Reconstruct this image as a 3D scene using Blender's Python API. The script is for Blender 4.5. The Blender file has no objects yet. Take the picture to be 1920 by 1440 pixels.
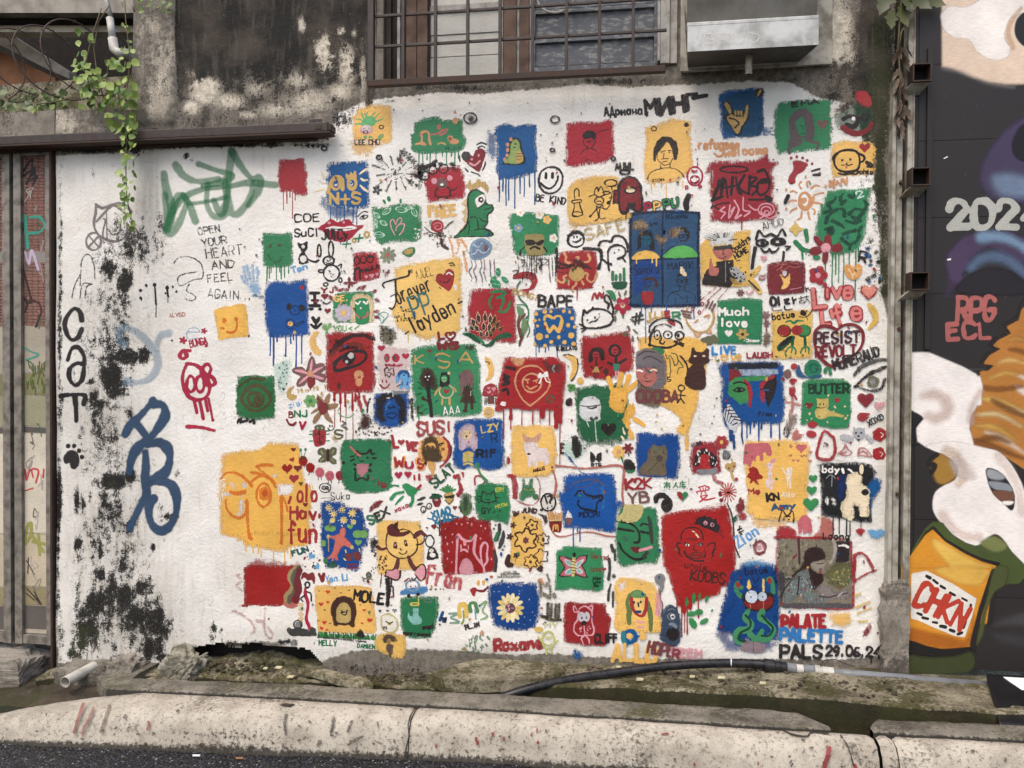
import bpy,math,random
import numpy as np
from mathutils import Vector
random.seed(7); rng=np.random.default_rng(11)
scene=bpy.context.scene
col=scene.collection
# ------------------------------------------------------------------ camera
CD,CH=4.1,1.72
cam_data=bpy.data.cameras.new("camera")
cam=bpy.data.objects.new("camera",cam_data); col.objects.link(cam); scene.camera=cam
cam_data.sensor_width=36.0; cam_data.lens=36.0*1442/1920; cam_data.clip_start=0.05; cam_data.clip_end=200
_y,_p,_r=map(math.radians,(8.2,-0.75,0.26))
cF=np.array([-math.sin(_y)*math.cos(_p),math.cos(_y)*math.cos(_p),math.sin(_p)])
R0=np.cross(cF,[0,0,1.0]); R0 /= np.linalg.norm(R0); U0=np.cross(R0,cF)
cR=R0*math.cos(_r)+U0*math.sin(_r); cU=-R0*math.sin(_r)+U0*math.cos(_r)
from mathutils import Matrix
m=Matrix.Identity(4)
for i in range(3):
 m[i][0]=cR[i]; m[i][1]=cU[i]; m[i][2]=-cF[i]
m[0][3],m[1][3],m[2][3]=0,-CD,CH
cam.matrix_world=m
# ------------------------------------------------------------------ sky, sun, exposure
world=bpy.data.worlds.new("World"); scene.world=world; world.use_nodes=True
wn=world.node_tree.nodes; wl=world.node_tree.links
sky=wn.new('ShaderNodeTexSky'); sky.sky_type='NISHITA'; sky.sun_disc=False
SUN_EL,SUN_AZ=math.radians(58),math.radians(200)
sky.sun_elevation=SUN_EL; sky.sun_rotation=SUN_AZ
sky.air_density=1.0; sky.dust_density=4.0; sky.ozone_density=0.6
bg=wn['Background']; bg.inputs['Strength'].default_value=0.14
wl.new(sky.outputs[0],bg.inputs[0])
sd=bpy.data.lights.new("sun",'SUN'); sd.energy=0.9; sd.angle=math.radians(40); sd.color=(1.0,0.98,0.95)
sun=bpy.data.objects.new("sun",sd); col.objects.link(sun)
dvec=Vector((math.sin(SUN_AZ)*math.cos(SUN_EL),math.cos(SUN_AZ)*math.cos(SUN_EL),math.sin(SUN_EL)))
sun.rotation_euler=dvec.to_track_quat('Z','Y').to_euler(); sun.location=(0,-5,8)
scene.view_settings.view_transform='Standard'; scene.view_settings.look='None'
scene.view_settings.gamma=1.0; scene.view_settings.use_curve_mapping=False
scene.view_settings.exposure=0.64
# ------------------------------------------------------------------ place measuring: photo pixel -> point on a plane of the place
def W(px,py,y=0.0):
 px=np.asarray(px,float); py=np.asarray(py,float)
 a=(px - 960)/1442; b=(720 - py)/1442
 r=[cF[i]+cR[i]*a+cU[i]*b for i in range(3)]
 t=(y+CD)/r[1]
 return r[0]*t,CH+r[2]*t
def G(px,py,z):
 a=(px - 960)/1442; b=(720 - py)/1442
 r=[cF[i]+cR[i]*a+cU[i]*b for i in range(3)]
 t=(z - CH)/r[2]
 return r[0]*t,-CD+r[1]*t
def V3(px,py,y=0.0):
 x,z=W(px,py,y); return (float(x),float(y),float(z))
def toPix(x,z):
 vx=x; vy=CD; vz=z - CH
 d=vx*cF[0]+vy*cF[1]+vz*cF[2]
 return 960+1442*(vx*cR[0]+vy*cR[1]+vz*cR[2])/d,720 - 1442*(vx*cU[0]+vy*cU[1]+vz*cU[2])/d
def L(c):  # sRGB 0..255 -> linear
 return tuple(((v/255)/12.92 if v/255 <= .04045 else ((v/255+.055)/1.055) ** 2.4) for v in c)
# ------------------------------------------------------------------ object helpers
def tag(o,label=None,cat=None,group=None,kind=None):
 if cat and not kind: kind='thing'
 if label: o['label']=label
 if cat: o['category']=cat
 if group: o['group']=group
 if kind: o['kind']=kind
 return o
def empty(name,loc,label=None,cat=None,group=None):
 o=bpy.data.objects.new(name,None); o.location=loc; o.empty_display_size=.1; col.objects.link(o)
 return tag(o,label,cat,group)
def wloc(o):
 v=Vector(o.location)
 while o.parent: o=o.parent; v += Vector(o.location)
 return v
def link(name,verts,faces,mat,parent=None,loc=None,smooth=False):
 v=np.array(verts,float).reshape(-1,3)
 if loc is None: loc=np.array([(v[:,0].min()+v[:,0].max())/2,(v[:,1].min()+v[:,1].max())/2,v[:,2].min()])
 loc=np.array(loc,float)
 me=bpy.data.meshes.new(name)
 me.from_pydata((v - loc).tolist(),[],[tuple(int(k) for k in f) for f in faces]); me.update()
 if mat: me.materials.append(mat)
 if smooth: me.polygons.foreach_set('use_smooth',[True]*len(me.polygons))
 o=bpy.data.objects.new(name,me); col.objects.link(o)
 if parent: o.parent=parent; o.location=Vector(loc) - wloc(parent)
 else: o.location=Vector(loc)
 return o
class MB:
 def __init__(s): s.v=[]; s.f=[]
 def add(s,v,f):
  n=len(s.v); s.v += [tuple(float(a) for a in p) for p in v]; s.f += [tuple(n+k for k in q) for q in f]; return s
 def box(s,x0,x1,y0,y1,z0,z1,bev=0.0):
  return s.hexa([(x0,y0,z0),(x1,y0,z0),(x1,y1,z0),(x0,y1,z0),(x0,y0,z1),(x1,y0,z1),(x1,y1,z1),(x0,y1,z1)])
 def hexa(s,p):
  return s.add(p,[(0,3,2,1),(4,5,6,7),(0,1,5,4),(1,2,6,5),(2,3,7,6),(3,0,4,7)])
 def bar(s,a,b,w,h,up=(0,0,1)):
  a=Vector(a); b=Vector(b); d=(b - a).normalized(); u=Vector(up)
  sx=d.cross(u).normalized()*(w/2); sy=sx.cross(d).normalized()*(h/2)
  p=[a - sx - sy,a+sx - sy,a+sx+sy,a - sx+sy,b - sx - sy,b+sx - sy,b+sx+sy,b - sx+sy]
  return s.hexa(p)
 def tube(s,pts,r,n=10,cap=True):
  pts=[Vector(p) for p in pts]; rs=r if isinstance(r,(list,tuple)) else [r]*len(pts)
  v=[]; prev=None
  for i,p in enumerate(pts):
   d=(pts[min(i+1,len(pts) - 1)] - pts[max(i - 1,0)]).normalized()
   u=prev if prev is not None else (Vector((0,0,1)) if abs(d.z) < .9 else Vector((1,0,0)))
   x=d.cross(u).normalized(); y=x.cross(d).normalized(); prev=y
   for k in range(n):
    t=2*math.pi*k/n; v.append(p+x*math.cos(t)*rs[i]+y*math.sin(t)*rs[i])
  f=[]
  for i in range(len(pts) - 1):
   for k in range(n):
    k2=(k+1) % n; f.append((i*n+k,i*n+k2,(i+1)*n+k2,(i+1)*n+k))
  if cap: f.append(tuple(range(n))[::-1]); f.append(tuple((len(pts) - 1)*n+k for k in range(n)))
  return s.add(v,f)
 def build(s,name,mat,parent=None,smooth=False,loc=None,bevel=0.0,seg=2):
  o=link(name,s.v,s.f,mat,parent,loc,smooth)
  if bevel:
   md=o.modifiers.new('bevel','BEVEL'); md.width=bevel; md.segments=seg; md.limit_method='ANGLE'
  return o
# ------------------------------------------------------------------ node helpers
class NT:
 def __init__(s,name):
  s.m=bpy.data.materials.new(name); s.m.use_nodes=True; s.n=s.m.node_tree.nodes; s.l=s.m.node_tree.links
  s.b=s.n['Principled BSDF']; s.geo=s.n.new('ShaderNodeNewGeometry'); s.pos=s.geo.outputs['Position']
  s.b.inputs['Specular IOR Level'].default_value=.35
 def new(s,t,**k):
  n=s.n.new(t)
  for a,b in k.items(): setattr(n,a,b)
  return n
 def put(s,sock,v):
  if hasattr(v,'links'): s.l.new(v,sock)
  else: sock.default_value=v if not (isinstance(v,tuple) and len(v) == 3 and sock.type == 'RGBA') else (*v,1)
 def math(s,op,a,b=0.0,c=0.0,clamp=False):
  n=s.new('ShaderNodeMath',operation=op); n.use_clamp=clamp
  s.put(n.inputs[0],a); s.put(n.inputs[1],b); s.put(n.inputs[2],c); return n.outputs[0]
 def noise(s,scale,detail=4,rough=.55,vec=None,stretch=None,out=0,dist=0.0):
  v=vec or s.pos
  if stretch:
   mp=s.new('ShaderNodeMapping'); s.l.new(v,mp.inputs[0]); mp.inputs['Scale'].default_value=stretch; v=mp.outputs[0]
  n=s.new('ShaderNodeTexNoise'); s.l.new(v,n.inputs['Vector']); n.inputs['Scale'].default_value=scale
  n.inputs['Detail'].default_value=detail; n.inputs['Roughness'].default_value=rough; n.inputs['Distortion'].default_value=dist
  return n.outputs[out]
 def vor(s,scale,feature='F1',out='Distance',vec=None):
  n=s.new('ShaderNodeTexVoronoi'); n.feature=feature; s.l.new(vec or s.pos,n.inputs['Vector']); n.inputs['Scale'].default_value=scale
  return n.outputs[out]
 def mix(s,f,a,b,mode='MIX'):
  n=s.new('ShaderNodeMix',data_type='RGBA'); n.blend_type=mode
  s.put(n.inputs[0],f); s.put(n.inputs[6],a); s.put(n.inputs[7],b); return n.outputs[2]
 def ss(s,x,a,b,lo=0.0,hi=1.0):
  n=s.new('ShaderNodeMapRange'); n.interpolation_type='SMOOTHSTEP'
  s.put(n.inputs[0],x); s.put(n.inputs[1],a); s.put(n.inputs[2],b); s.put(n.inputs[3],lo); s.put(n.inputs[4],hi); return n.outputs[0]
 def attr(s,name,out='Fac'):
  n=s.new('ShaderNodeAttribute'); n.attribute_name=name; return n.outputs[out]
 def bump(s,h,strength=.5,dist=.01,nrm=None):
  n=s.new('ShaderNodeBump'); n.inputs['Strength'].default_value=strength; n.inputs['Distance'].default_value=dist
  s.l.new(h,n.inputs['Height'])
  if nrm is not None: s.l.new(nrm,n.inputs['Normal'])
  return n.outputs[0]
 def base(s,c,rough=.7,nrm=None,metal=0.0):
  s.put(s.b.inputs['Base Color'],c); s.put(s.b.inputs['Roughness'],rough); s.b.inputs['Metallic'].default_value=metal
  if nrm is not None: s.l.new(nrm,s.b.inputs['Normal'])
  return s.m
def simple(name,c,rough=.6,metal=0.0,grime=.35,scale=14,dirt=(60,50,40),bumpv=.15,gscale=None):
 t=NT(name); n1=t.noise(scale,6,.6); n2=t.noise(scale*6,4,.6)
 f=t.ss(t.math('ADD',n1,t.math('MULTIPLY',n2,.3)),.52,.85,0,grime*1.6)
 cc=t.mix(f,L(c),L(dirt)); cc=t.mix(t.ss(n2,.3,.7,0,.22),cc,tuple(min(1,v*1.35) for v in L(c)))
 return t.base(cc,t.math('ADD',t.math('MULTIPLY',n1,.3),rough - .15),t.bump(n2,bumpv,.002),metal)
# plaster relief shared by the wall and by the paint that lies on it
def plaster_bump(t,strength=.55):
 a=t.noise(7,4,.5); b=t.noise(55,4,.6); c=t.noise(170,2,.5)
 h=t.math('ADD',t.math('MULTIPLY',a,.8),t.math('ADD',t.math('MULTIPLY',b,.45),t.math('MULTIPLY',c,.16)))
 return t.bump(h,strength,.009),a,b,c
def mat_paint():
 t=NT('wall_paint'); nrm,a,b,c=plaster_bump(t,.6)
 cl=t.attr('tint','Color'); d=t.attr('dist'); rag=t.attr('rag'); soft=t.attr('soft'); op=t.attr('opac')
 n1=t.noise(46,3,.6); n2=t.noise(115,3,.7); n3=t.noise(420,2,.6)
 # brushed, dry edges: distance to the edge disturbed by three sizes of noise
 bx_=t.noise(120,3,.7,stretch=(1,1,.16)); bz=t.noise(120,3,.7,stretch=(.16,1,1))      # bristle marks, upright and level
 e=t.math('ADD',t.math('MULTIPLY',t.math('SUBTRACT',n1,.5),3.0),t.math('MULTIPLY',t.math('SUBTRACT',n2,.5),4.5))
 e=t.math('ADD',e,t.math('MULTIPLY',t.math('SUBTRACT',t.math('ADD',bx_,bz),1.0),9.0))
 e=t.math('ADD',e,t.math('MULTIPLY',t.math('SUBTRACT',n3,.5),5.0))
 dd=t.math('ADD',d,t.math('MULTIPLY',e,rag))
 al=t.ss(dd,t.math('MULTIPLY',soft,-.5),t.math('MULTIPLY',soft,.5))
 # pinholes where the brush skipped the plaster's pits
 hol=t.ss(t.math('ADD',n2,t.math('MULTIPLY',n3,.5)),.95,1.03,0,1)
 al=t.math('MULTIPLY',al,t.math('SUBTRACT',1.0,t.math('MULTIPLY',hol,.65)))
 thin=t.math('MULTIPLY',t.ss(d,1.0,9.0,1,0),t.ss(t.math('ADD',bx_,t.math('MULTIPLY',n2,.6)),.76,.9))      # the brush runs dry towards the rim
 al=t.math('MULTIPLY',al,t.math('SUBTRACT',1.0,t.math('MULTIPLY',thin,t.math('MULTIPLY',rag,.6,clamp=True))))
 al=t.math('MULTIPLY',al,op,clamp=True)
 st=t.noise(30,4,.6,stretch=(1,1,5)); sv=t.noise(6,3,.5)
 k=t.math('ADD',t.math('MULTIPLY',st,.6),t.math('MULTIPLY',sv,.5))
 cc=t.mix(1.0,cl,t.new('ShaderNodeCombineColor').outputs[0],'MIX')
 vm=t.new('ShaderNodeVectorMath',operation='SCALE'); t.l.new(cl,vm.inputs[0]); t.l.new(t.math('ADD',k,.45),vm.inputs['Scale'])
 grime=t.ss(t.noise(70,5,.7),.6,.8,0,.28)
 cc=t.mix(grime,vm.outputs[0],(.11,.085,.07))
 t.base(cc,.52,nrm)
 tr=t.new('ShaderNodeBsdfTransparent'); mx=t.new('ShaderNodeMixShader')
 t.l.new(al,mx.inputs[0]); t.l.new(tr.outputs[0],mx.inputs[1]); t.l.new(t.b.outputs[0],mx.inputs[2])
 t.l.new(mx.outputs[0],t.n['Material Output'].inputs[0])
 return t.m
M_PAINT=mat_paint()
# ------------------------------------------------------------------ paint engine: shapes are laid on a plane as distance fields
PAL=dict(r=(156,44,48),R=(146,22,18),g=(46,122,78),G=(24,78,50),b=(12,80,134),B=(8,62,118),n=(20,34,62),y=(229,182,100),
     Y=(226,170,74),k=(38,32,31),w=(236,229,220),p=(192,98,108),m=(104,36,42),o=(186,152,88),O=(214,116,40),t=(204,148,104),
     h=(216,188,146),v=(98,98,72),l=(104,162,206),e=(128,128,130),a=(112,160,88),u=(92,72,52),T=(38,84,112),c=(232,212,176),
     q=(64,36,30),d=(166,34,62),z=(70,80,92),x=(122,36,40),P=(214,150,158),s=(176,104,92),i=(120,150,170),j=(118,84,80),f=(60,60,56),A=(226,160,90))
FR=dict(A=(480,240,6.4),B=(740,240,6.4),C=(1000,240,6.4),D=(1260,260,4.8),E=(340,440,4.8),F=(700,440,6.4),G=(960,440,6.4),H=(1180,420,6.4),
    I=(1420,500,7.385),J=(520,640,6.4),K=(760,640,6.4),L=(1040,620,6.4),M=(1320,640,5.647),N=(400,800,6.4),O=(680,830,6.4),P=(960,820,6.4),
    Q=(1160,820,6.4),R=(1380,800,6.4),S=(420,1000,6.4),T=(680,1000,6.4),U=(920,980,6.4),V=(1160,960,6.4),X=(1380,980,6.4),
    a=(240,0,4),b=(640,0,4),c=(1080,0,4),d=(1500,0,4),e=(0,360,4),f=(0,720,4),g=(0,1080,4),h=(480,1080,4),i=(960,1080,4),j=(1440,1080,4),
    k=(1560,360,4),l=(1560,720,4),z=(0,0,1))
cur=dict(fr=(0,0,1),plane=0.0,relief=None,parent=None,sq=None,obj=None)
occ={}
def fr(k): cur['fr']=FR[k]
def pts(p):
 if isinstance(p,str): p=[float(q)*5 for q in p.split()]   # outlines are written in steps of five
 a=np.array(p,float).reshape(-1,2); x0,y0,s=cur['fr']
 return np.stack([x0+a[:,0]/s,y0+a[:,1]/s],1)
def catmull(P,closed=False,n=5):
 if len(P) < 3: return P
 Q=np.vstack([P[-1],P,P[0],P[1]]) if closed else np.vstack([2*P[0] - P[1],P,2*P[-1] - P[-2]])
 out=[]
 for i in range(1,len(Q) - 2):
  a,b,c,d=Q[i - 1:i+3]
  for t in np.linspace(0,1,n,endpoint=False):
   out.append(.5*((2*b)+(c - a)*t+(2*a - 5*b+4*c - d)*t*t+(3*b - a - 3*c+d)*t ** 3))
 if not closed: out.append(P[-1])
 return np.array(out)
def rough(P,amp,step=5.0):
 out=[]
 for i in range(len(P)):
  a=P[i]; b=P[(i+1) % len(P)]; n=max(1,int(np.linalg.norm(b - a)/step))
  nr=np.array([-(b - a)[1],(b - a)[0]]); nr /= (np.linalg.norm(nr)+1e-6)
  for k in range(n): out.append(a+(b - a)*k/n+(nr*rng.normal(0,amp) if k else rng.normal(0,amp*.5,2)))
 return np.array(out)
def flush():
 o=cur['obj']
 if not o: return
 V=[]; Fc=[]; at=[]; nv=0
 for ly in o['layers']:
  segs=ly['segs']; polys=ly['polys']; mg=ly['rag']*3.6+1.0+ly['soft']*.5
  lo=np.array([1e9,1e9]); hi=-lo
  for a in segs: lo=np.minimum(lo,a[:,:2].min(0) - a[:,2].max()); hi=np.maximum(hi,a[:,:2].max(0)+a[:,2].max())
  for a in polys: lo=np.minimum(lo,a.min(0)); hi=np.maximum(hi,a.max(0))
  lo -= mg+1; hi += mg+1
  st=ly['step']; nx=int((hi[0] - lo[0])/st)+2; ny=int((hi[1] - lo[1])/st)+2
  gx=lo[0]+np.arange(nx)*st; gy=lo[1]+np.arange(ny)*st
  X,Y=np.meshgrid(gx,gy); D=np.full(X.shape,-1e3)
  for a in segs:
   for k in range(max(1,len(a) - 1)):
    p=a[k]; q=a[min(k+1,len(a) - 1)]; w=max(p[2],q[2])+mg+st
    i0=max(0,int((min(p[0],q[0]) - w - lo[0])/st)); i1=min(nx,int((max(p[0],q[0])+w - lo[0])/st)+2)
    j0=max(0,int((min(p[1],q[1]) - w - lo[1])/st)); j1=min(ny,int((max(p[1],q[1])+w - lo[1])/st)+2)
    if i1 <= i0 or j1 <= j0: continue
    xs=X[j0:j1,i0:i1]; ys=Y[j0:j1,i0:i1]; dx=q[0] - p[0]; dy=q[1] - p[1]; L2=dx*dx+dy*dy+1e-9
    t=np.clip(((xs - p[0])*dx+(ys - p[1])*dy)/L2,0,1)
    dd=p[2]+(q[2] - p[2])*t - np.hypot(xs - p[0] - dx*t,ys - p[1] - dy*t)
    D[j0:j1,i0:i1]=np.maximum(D[j0:j1,i0:i1],dd)
  for a in polys:
   ins=np.zeros(X.shape,bool); dm=np.full(X.shape,1e6)
   for k in range(len(a)):
    p=a[k]; q=a[(k+1) % len(a)]; dx=q[0] - p[0]; dy=q[1] - p[1]; L2=dx*dx+dy*dy+1e-9
    t=np.clip(((X - p[0])*dx+(Y - p[1])*dy)/L2,0,1)
    dm=np.minimum(dm,np.hypot(X - p[0] - dx*t,Y - p[1] - dy*t))
    cr=((p[1] > Y) != (q[1] > Y)) & (X < dx*(Y - p[1])/(dy if abs(dy) > 1e-9 else 1e-9)+p[0]); ins ^= cr
   D=np.maximum(D,np.where(ins,dm,-dm))
  keep=np.maximum.reduce([D[:-1,:-1],D[1:,:-1],D[:-1,1:],D[1:,1:]]) > -mg
  jj,ii=np.nonzero(keep)
  if not len(jj): continue
  oc=occ.setdefault(cur['plane'],np.zeros((560,720),int)); oy=np.clip((Y[jj,ii]/3).astype(int)+40,0,558); ox=np.clip((X[jj,ii]/3).astype(int)+30,0,718); fp_=[(oy+a,ox+b) for a in (0,1) for b in (0,1)]
  lev=max(int(oc[q].max()) for q in fp_)+1
  for q in fp_: oc[q]=lev
  idx=np.full(X.shape,-1); used=np.zeros(X.shape,bool)
  for a,b in ((0,0),(0,1),(1,0),(1,1)): used[jj+a,ii+b]=True
  n=int(used.sum()); idx[used]=np.arange(n)+nv
  off=.0007+lev*.000025
  if cur.get('map'):
   x,y,z=cur['map'](X[used],Y[used]); y=y - off
  else:
   x,z=W(X[used],Y[used],cur['plane']); y=np.full(n,cur['plane']) - off
   if cur['relief'] is not None: y=y+cur['relief'](x,z)
  V.append(np.stack([x,y,z],1)); nv += n
  Fc.append(np.stack([idx[jj+1,ii],idx[jj+1,ii+1],idx[jj,ii+1],idx[jj,ii]],1))
  at.append((D[used],np.full(n,ly['rag']),np.full(n,max(.02,ly['soft'])),np.full(n,ly['op']),np.tile(np.array([*ly['col'],1.]),(n,1))))
 cur['obj']=None
 if not V: return
 V=np.vstack(V); Fc=np.vstack(Fc)
 loc=V.mean(0); me=bpy.data.meshes.new(o['name'])
 me.vertices.add(len(V)); me.vertices.foreach_set('co',(V - loc).ravel())
 me.loops.add(Fc.size); me.loops.foreach_set('vertex_index',Fc.ravel().astype(np.int32))
 me.polygons.add(len(Fc)); me.polygons.foreach_set('loop_start',np.arange(0,Fc.size,4,dtype=np.int32))
 me.update(calc_edges=True)
 for k,nm in enumerate(('dist','rag','soft','opac')):
  A=me.attributes.new(nm,'FLOAT','POINT'); A.data.foreach_set('value',np.concatenate([q[k] for q in at]))
 A=me.attributes.new('tint','FLOAT_COLOR','POINT'); A.data.foreach_set('color',np.vstack([q[4] for q in at]).ravel())
 me.materials.append(M_PAINT); me.polygons.foreach_set('use_smooth',[True]*len(Fc))
 ob=bpy.data.objects.new(o['name'],me); col.objects.link(ob)
 ob.parent=o['parent']; ob.location=Vector(loc) - wloc(o['parent'])
 if o['label']: ob['label']=o['label']
 o['holder'].append(ob)
def mo(name,label=None,sub=True):
 """start a painted motif: a sub-part of the current square, or a part of the wall"""
 flush(); h=[]
 par=cur['sq'][0] if (sub and cur['sq']) else cur['parent']
 cur['obj']=dict(name=name,label=label,parent=par,layers=[],holder=h)
 if not sub: cur['sq']=None
 return h
def part(name,label=None): return mo(name,label,sub=False)
def pt(name,label=None): return mo('painted_'+name,label,sub=False)
def mp(name,label=None): return mo('painted_'+name,label)
mixed=None
def mx(on):      # strokes in several colours laid side by side share one coat per colour
 global mixed
 mixed=len(cur['obj']['layers']) if on else None
def layer(c,kind,geo,w,rag,soft,op):
 c=L(PAL[c]) if isinstance(c,str) else L(c)
 st=max(.95,min(3.6,w*.3)) if kind == 'segs' else max(1.1,min(3.6,w*.12))
 ls=cur['obj']['layers']
 if ls and ls[-1]['col'] == c and ls[-1]['rag'] == rag and ls[-1]['soft'] == soft and ls[-1]['op'] == op and (ls[-1][kind] or abs(ls[-1]['step'] - st) < .6):
  ls[-1][kind].append(geo); ls[-1]['step']=min(ls[-1]['step'],st); return
 if mixed is not None:
  for q in ls[mixed:]:
   if q['col'] == c and q['rag'] == rag and q['op'] == op: q[kind].append(geo); return
 ly=dict(col=c,segs=[],polys=[],rag=rag,soft=soft,op=op,step=st); ly[kind].append(geo); ls.append(ly)
def s(c,w,p,cl=0,sm=True,g=.3,soft=.5,op=1.0,tp=0.0):
 closed,rag,taper=cl,g*.4,tp
 P=pts(p); w=w*1.14/cur['fr'][2]
 if closed: P=np.vstack([P,P[:1]]) if not sm else P
 if sm: P=catmull(P,closed); P=np.vstack([P,P[:1]]) if closed else P
 P=P+rng.normal(0,.12,P.shape)
 hw=np.full(len(P),w/2)*(1+rng.normal(0,.06,len(P))+.2*np.sin(np.arange(len(P))*rng.uniform(.15,.5)+rng.uniform(0,6)))
 if taper: hw *= 1 - taper*np.abs(np.linspace(-1,1,len(P))) ** 2
 layer(c,'segs',np.column_stack([P,hw+.15]),w,rag,soft,op)
def f(c,p,sm=False,g=.35,soft=.5,op=1.0,am=.4):
 rag=g
 P=pts(p)
 if sm: P=catmull(P,True,4)
 P=rough(P,am) if am else P
 ext=min(P.max(0) - P.min(0)); layer(c,'polys',P,ext,rag,soft,op)
def l(*a,**k): s(*a,sm=False,**k)
def F(*a,**k): f(*a,sm=True,**k)
def e(c,x,y,rx,ry=None,rot=0,g=.3,soft=.5,op=1.0,n=14):
 ry=ry or rx; a=np.linspace(0,2*math.pi,n,endpoint=False); r=math.radians(rot)
 ex=rx*np.cos(a); ey=ry*np.sin(a)
 f(c,np.stack([x+ex*math.cos(r) - ey*math.sin(r),y+ex*math.sin(r)+ey*math.cos(r)],1).ravel().tolist(),sm=False,g=g,soft=soft,op=op,am=.15)
def ring(c,x,y,rx,ry,w,**k):
 a=np.linspace(0,2*math.pi,14,endpoint=False)
 s(c,w,np.stack([x+rx*np.cos(a),y+ry*np.sin(a)],1).ravel().tolist(),cl=1,**k)
def heart(c,x,y,r,rot=0,**k):
 a=np.linspace(0,2*math.pi,18,endpoint=False)
 hx=16*np.sin(a) ** 3/16*r; hy=-(13*np.cos(a) - 5*np.cos(2*a) - 2*np.cos(3*a) - np.cos(4*a))/16*r; t=math.radians(rot)
 q=np.stack([x+hx*math.cos(t) - hy*math.sin(t),y+hx*math.sin(t)+hy*math.cos(t)],1).ravel().tolist()
 if k.pop('line',0): s(c,k.pop('w',6),q,cl=1,**k)
 else: f(c,q,am=.2,**k)
def flower(c,x,y,r,n=5,cc=None,pr=.48,rot=0,**k):
 for i in range(n):
  a=rot+2*math.pi*i/n; e(c,x+r*.55*math.cos(a),y+r*.55*math.sin(a),r*.5,r*pr*.62,math.degrees(a),**k)
 if cc: e(cc,x,y,r*.3)
def smile(c,x,y,w,lw,eyes=True):
 s(c,lw,[x - w,y,x - w*.5,y+w*.6,x+w*.1,y+w*.72,x+w*.7,y+w*.4,x+w,y - w*.1])
 if eyes: s(c,lw*1.2,[x - w*.45,y - w*.9,x - w*.45,y - w*.5]); s(c,lw*1.2,[x+w*.4,y - w*.9,x+w*.42,y - w*.5])
def dots(c,x0,y0,x1,y1,n,r,**k):
 for i in range(n):
  x=random.uniform(x0,x1); y=random.uniform(y0,y1); q=r*random.uniform(.5,1.3); s(c,q*1.6,[x,y,x+random.uniform(-q,q),y+random.uniform(-q,q)*1.3],sm=False,**k)
def drips(c,y0,xs,w=7):
 mx(1)
 for d in xs:
  x,ln=d[0],d[1]; yy=d[2] if len(d) > 2 else y0; k=w*random.uniform(.8,1.2)
  s(c,k,[x,yy - 14,x+random.uniform(-1,1)*2,yy+ln*.5,x+random.uniform(-2,2),yy+ln],g=.12)
  e(c,x,yy+ln,k*.62,k*.9,g=.048)
 mx(0)
def sq(label,c,p,dr=None,dw=7,g=1.1,thin=None,name='painted_square'):
 label=label.replace('@','painted square with ')
 cur['sq']=None
 flush(); h=[]; cur['obj']=dict(name=name,label=label,parent=cur['parent'],layers=[],holder=h); cur['sq']=h
 if thin: f(c,thin,g=2.4,soft=2.2,op=.6,am=1.5)
 f(c,p,g=g,soft=.6,am=.5)
 if dr: drips(c,dr[0],dr[1],dw)
GL={'A': '02 39 62|14 54','B': '02 09~09 39 58 57 36 16|16~16 46 65 63 42 02','C': '~68 49 19 07 04 12 42 63','D': '09 02~02 32 54 67 48 09','E': '59 09 02 52|06 46','F': '59 09 02|06 46',
   'G': '~68 49 19 07 04 12 42 64|65 35','H': '09 02|69 62|06 66','I': '32 39','J': '~59 54 42 12 03','K': '09 02|69 05 62','L': '09 02 52','M': '02 09 35 69 62','N': '02 09 62 69',
   'O': '~39 19 07 04 12 42 64 67 49 29','P': '02 09~09 49 68 66 45 05','Q': '~39 19 07 04 12 42 64 67 49 29|34 61','R': '02 09~09 49 68 66 45 05|35 62','S': '~68 49 19 07 16 45 64 42 12 03',
   'T': '09 69|39 32','U': '~09 04 12 42 64 69','V': '09 32 69','W': '09 12 36 52 69','X': '09 62|69 02','Y': '09 35 69|35 32','Z': '09 69 02 62',
   'a': '56 52|~55 36 16 04 12 32 54','b': '09 02|~05 26 46 54 42 12 03','c': '~55 36 16 04 12 42 53','d': '59 52|~55 36 16 04 12 32 53','e': '04 54~54 46 16 04 12 42 53','f': '~58 39 27 22|06 46',
   'g': '56 51~51 40 10|~55 36 16 04 12 42 54','h': '09 02|~05 26 46 55 52','i': '26 22|28 27','k': '09 02|56 04 52','l': '29 22','m': '02 06|~05 16 35 32|~35 56 65 62','n': '02 06|~05 26 46 55 52',
   'o': '~36 16 04 12 42 54 46 26','p': '00 06|~05 26 46 54 42 12','r': '02 06|~04 26 46','s': '~55 36 16 05 44 53 32 03','t': '~29 23 32 42|06 46','u': '~06 03 12 32 53|56 52','v': '06 32 56',
   'w': '06 12 35 52 66','x': '06 52|56 02','y': '06 33|56 10','z': '06 56 02 52','0': '~39 19 07 04 12 42 64 67 49 29','2': '~07 19 49 67 56 02|02 62','4': '59 04 64|59 51','6': '~58 28 05 03 22 42 63 54 25 04',
   '9': '~57 45 15 07 29 48 57 43 22','3': '~08 29 48 46 35 55 53 32 03','1': '17 39 32','5': '59 19 16~16 46 54 42 02','.': '22 23',',': '23 21','!': '39 35|33 32',"'": '39 37','#': '12 39|32 59|07 67|04 64','+': '05 65|38 32',
   '-': '05 55','~': '~05 16 34 55','?': '~08 29 58 45 34|32 31','И': '09 02 69 62','Г': '02 09 69','Н': '09 02|69 62|06 66','Д': '12 39 52|00 02 62 60','и': '06 02 56 52','н': '06 02|56 52|04 54','П': '02 09 69 62',' ': ''}
NAR=set("iIl.,!'1")
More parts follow.
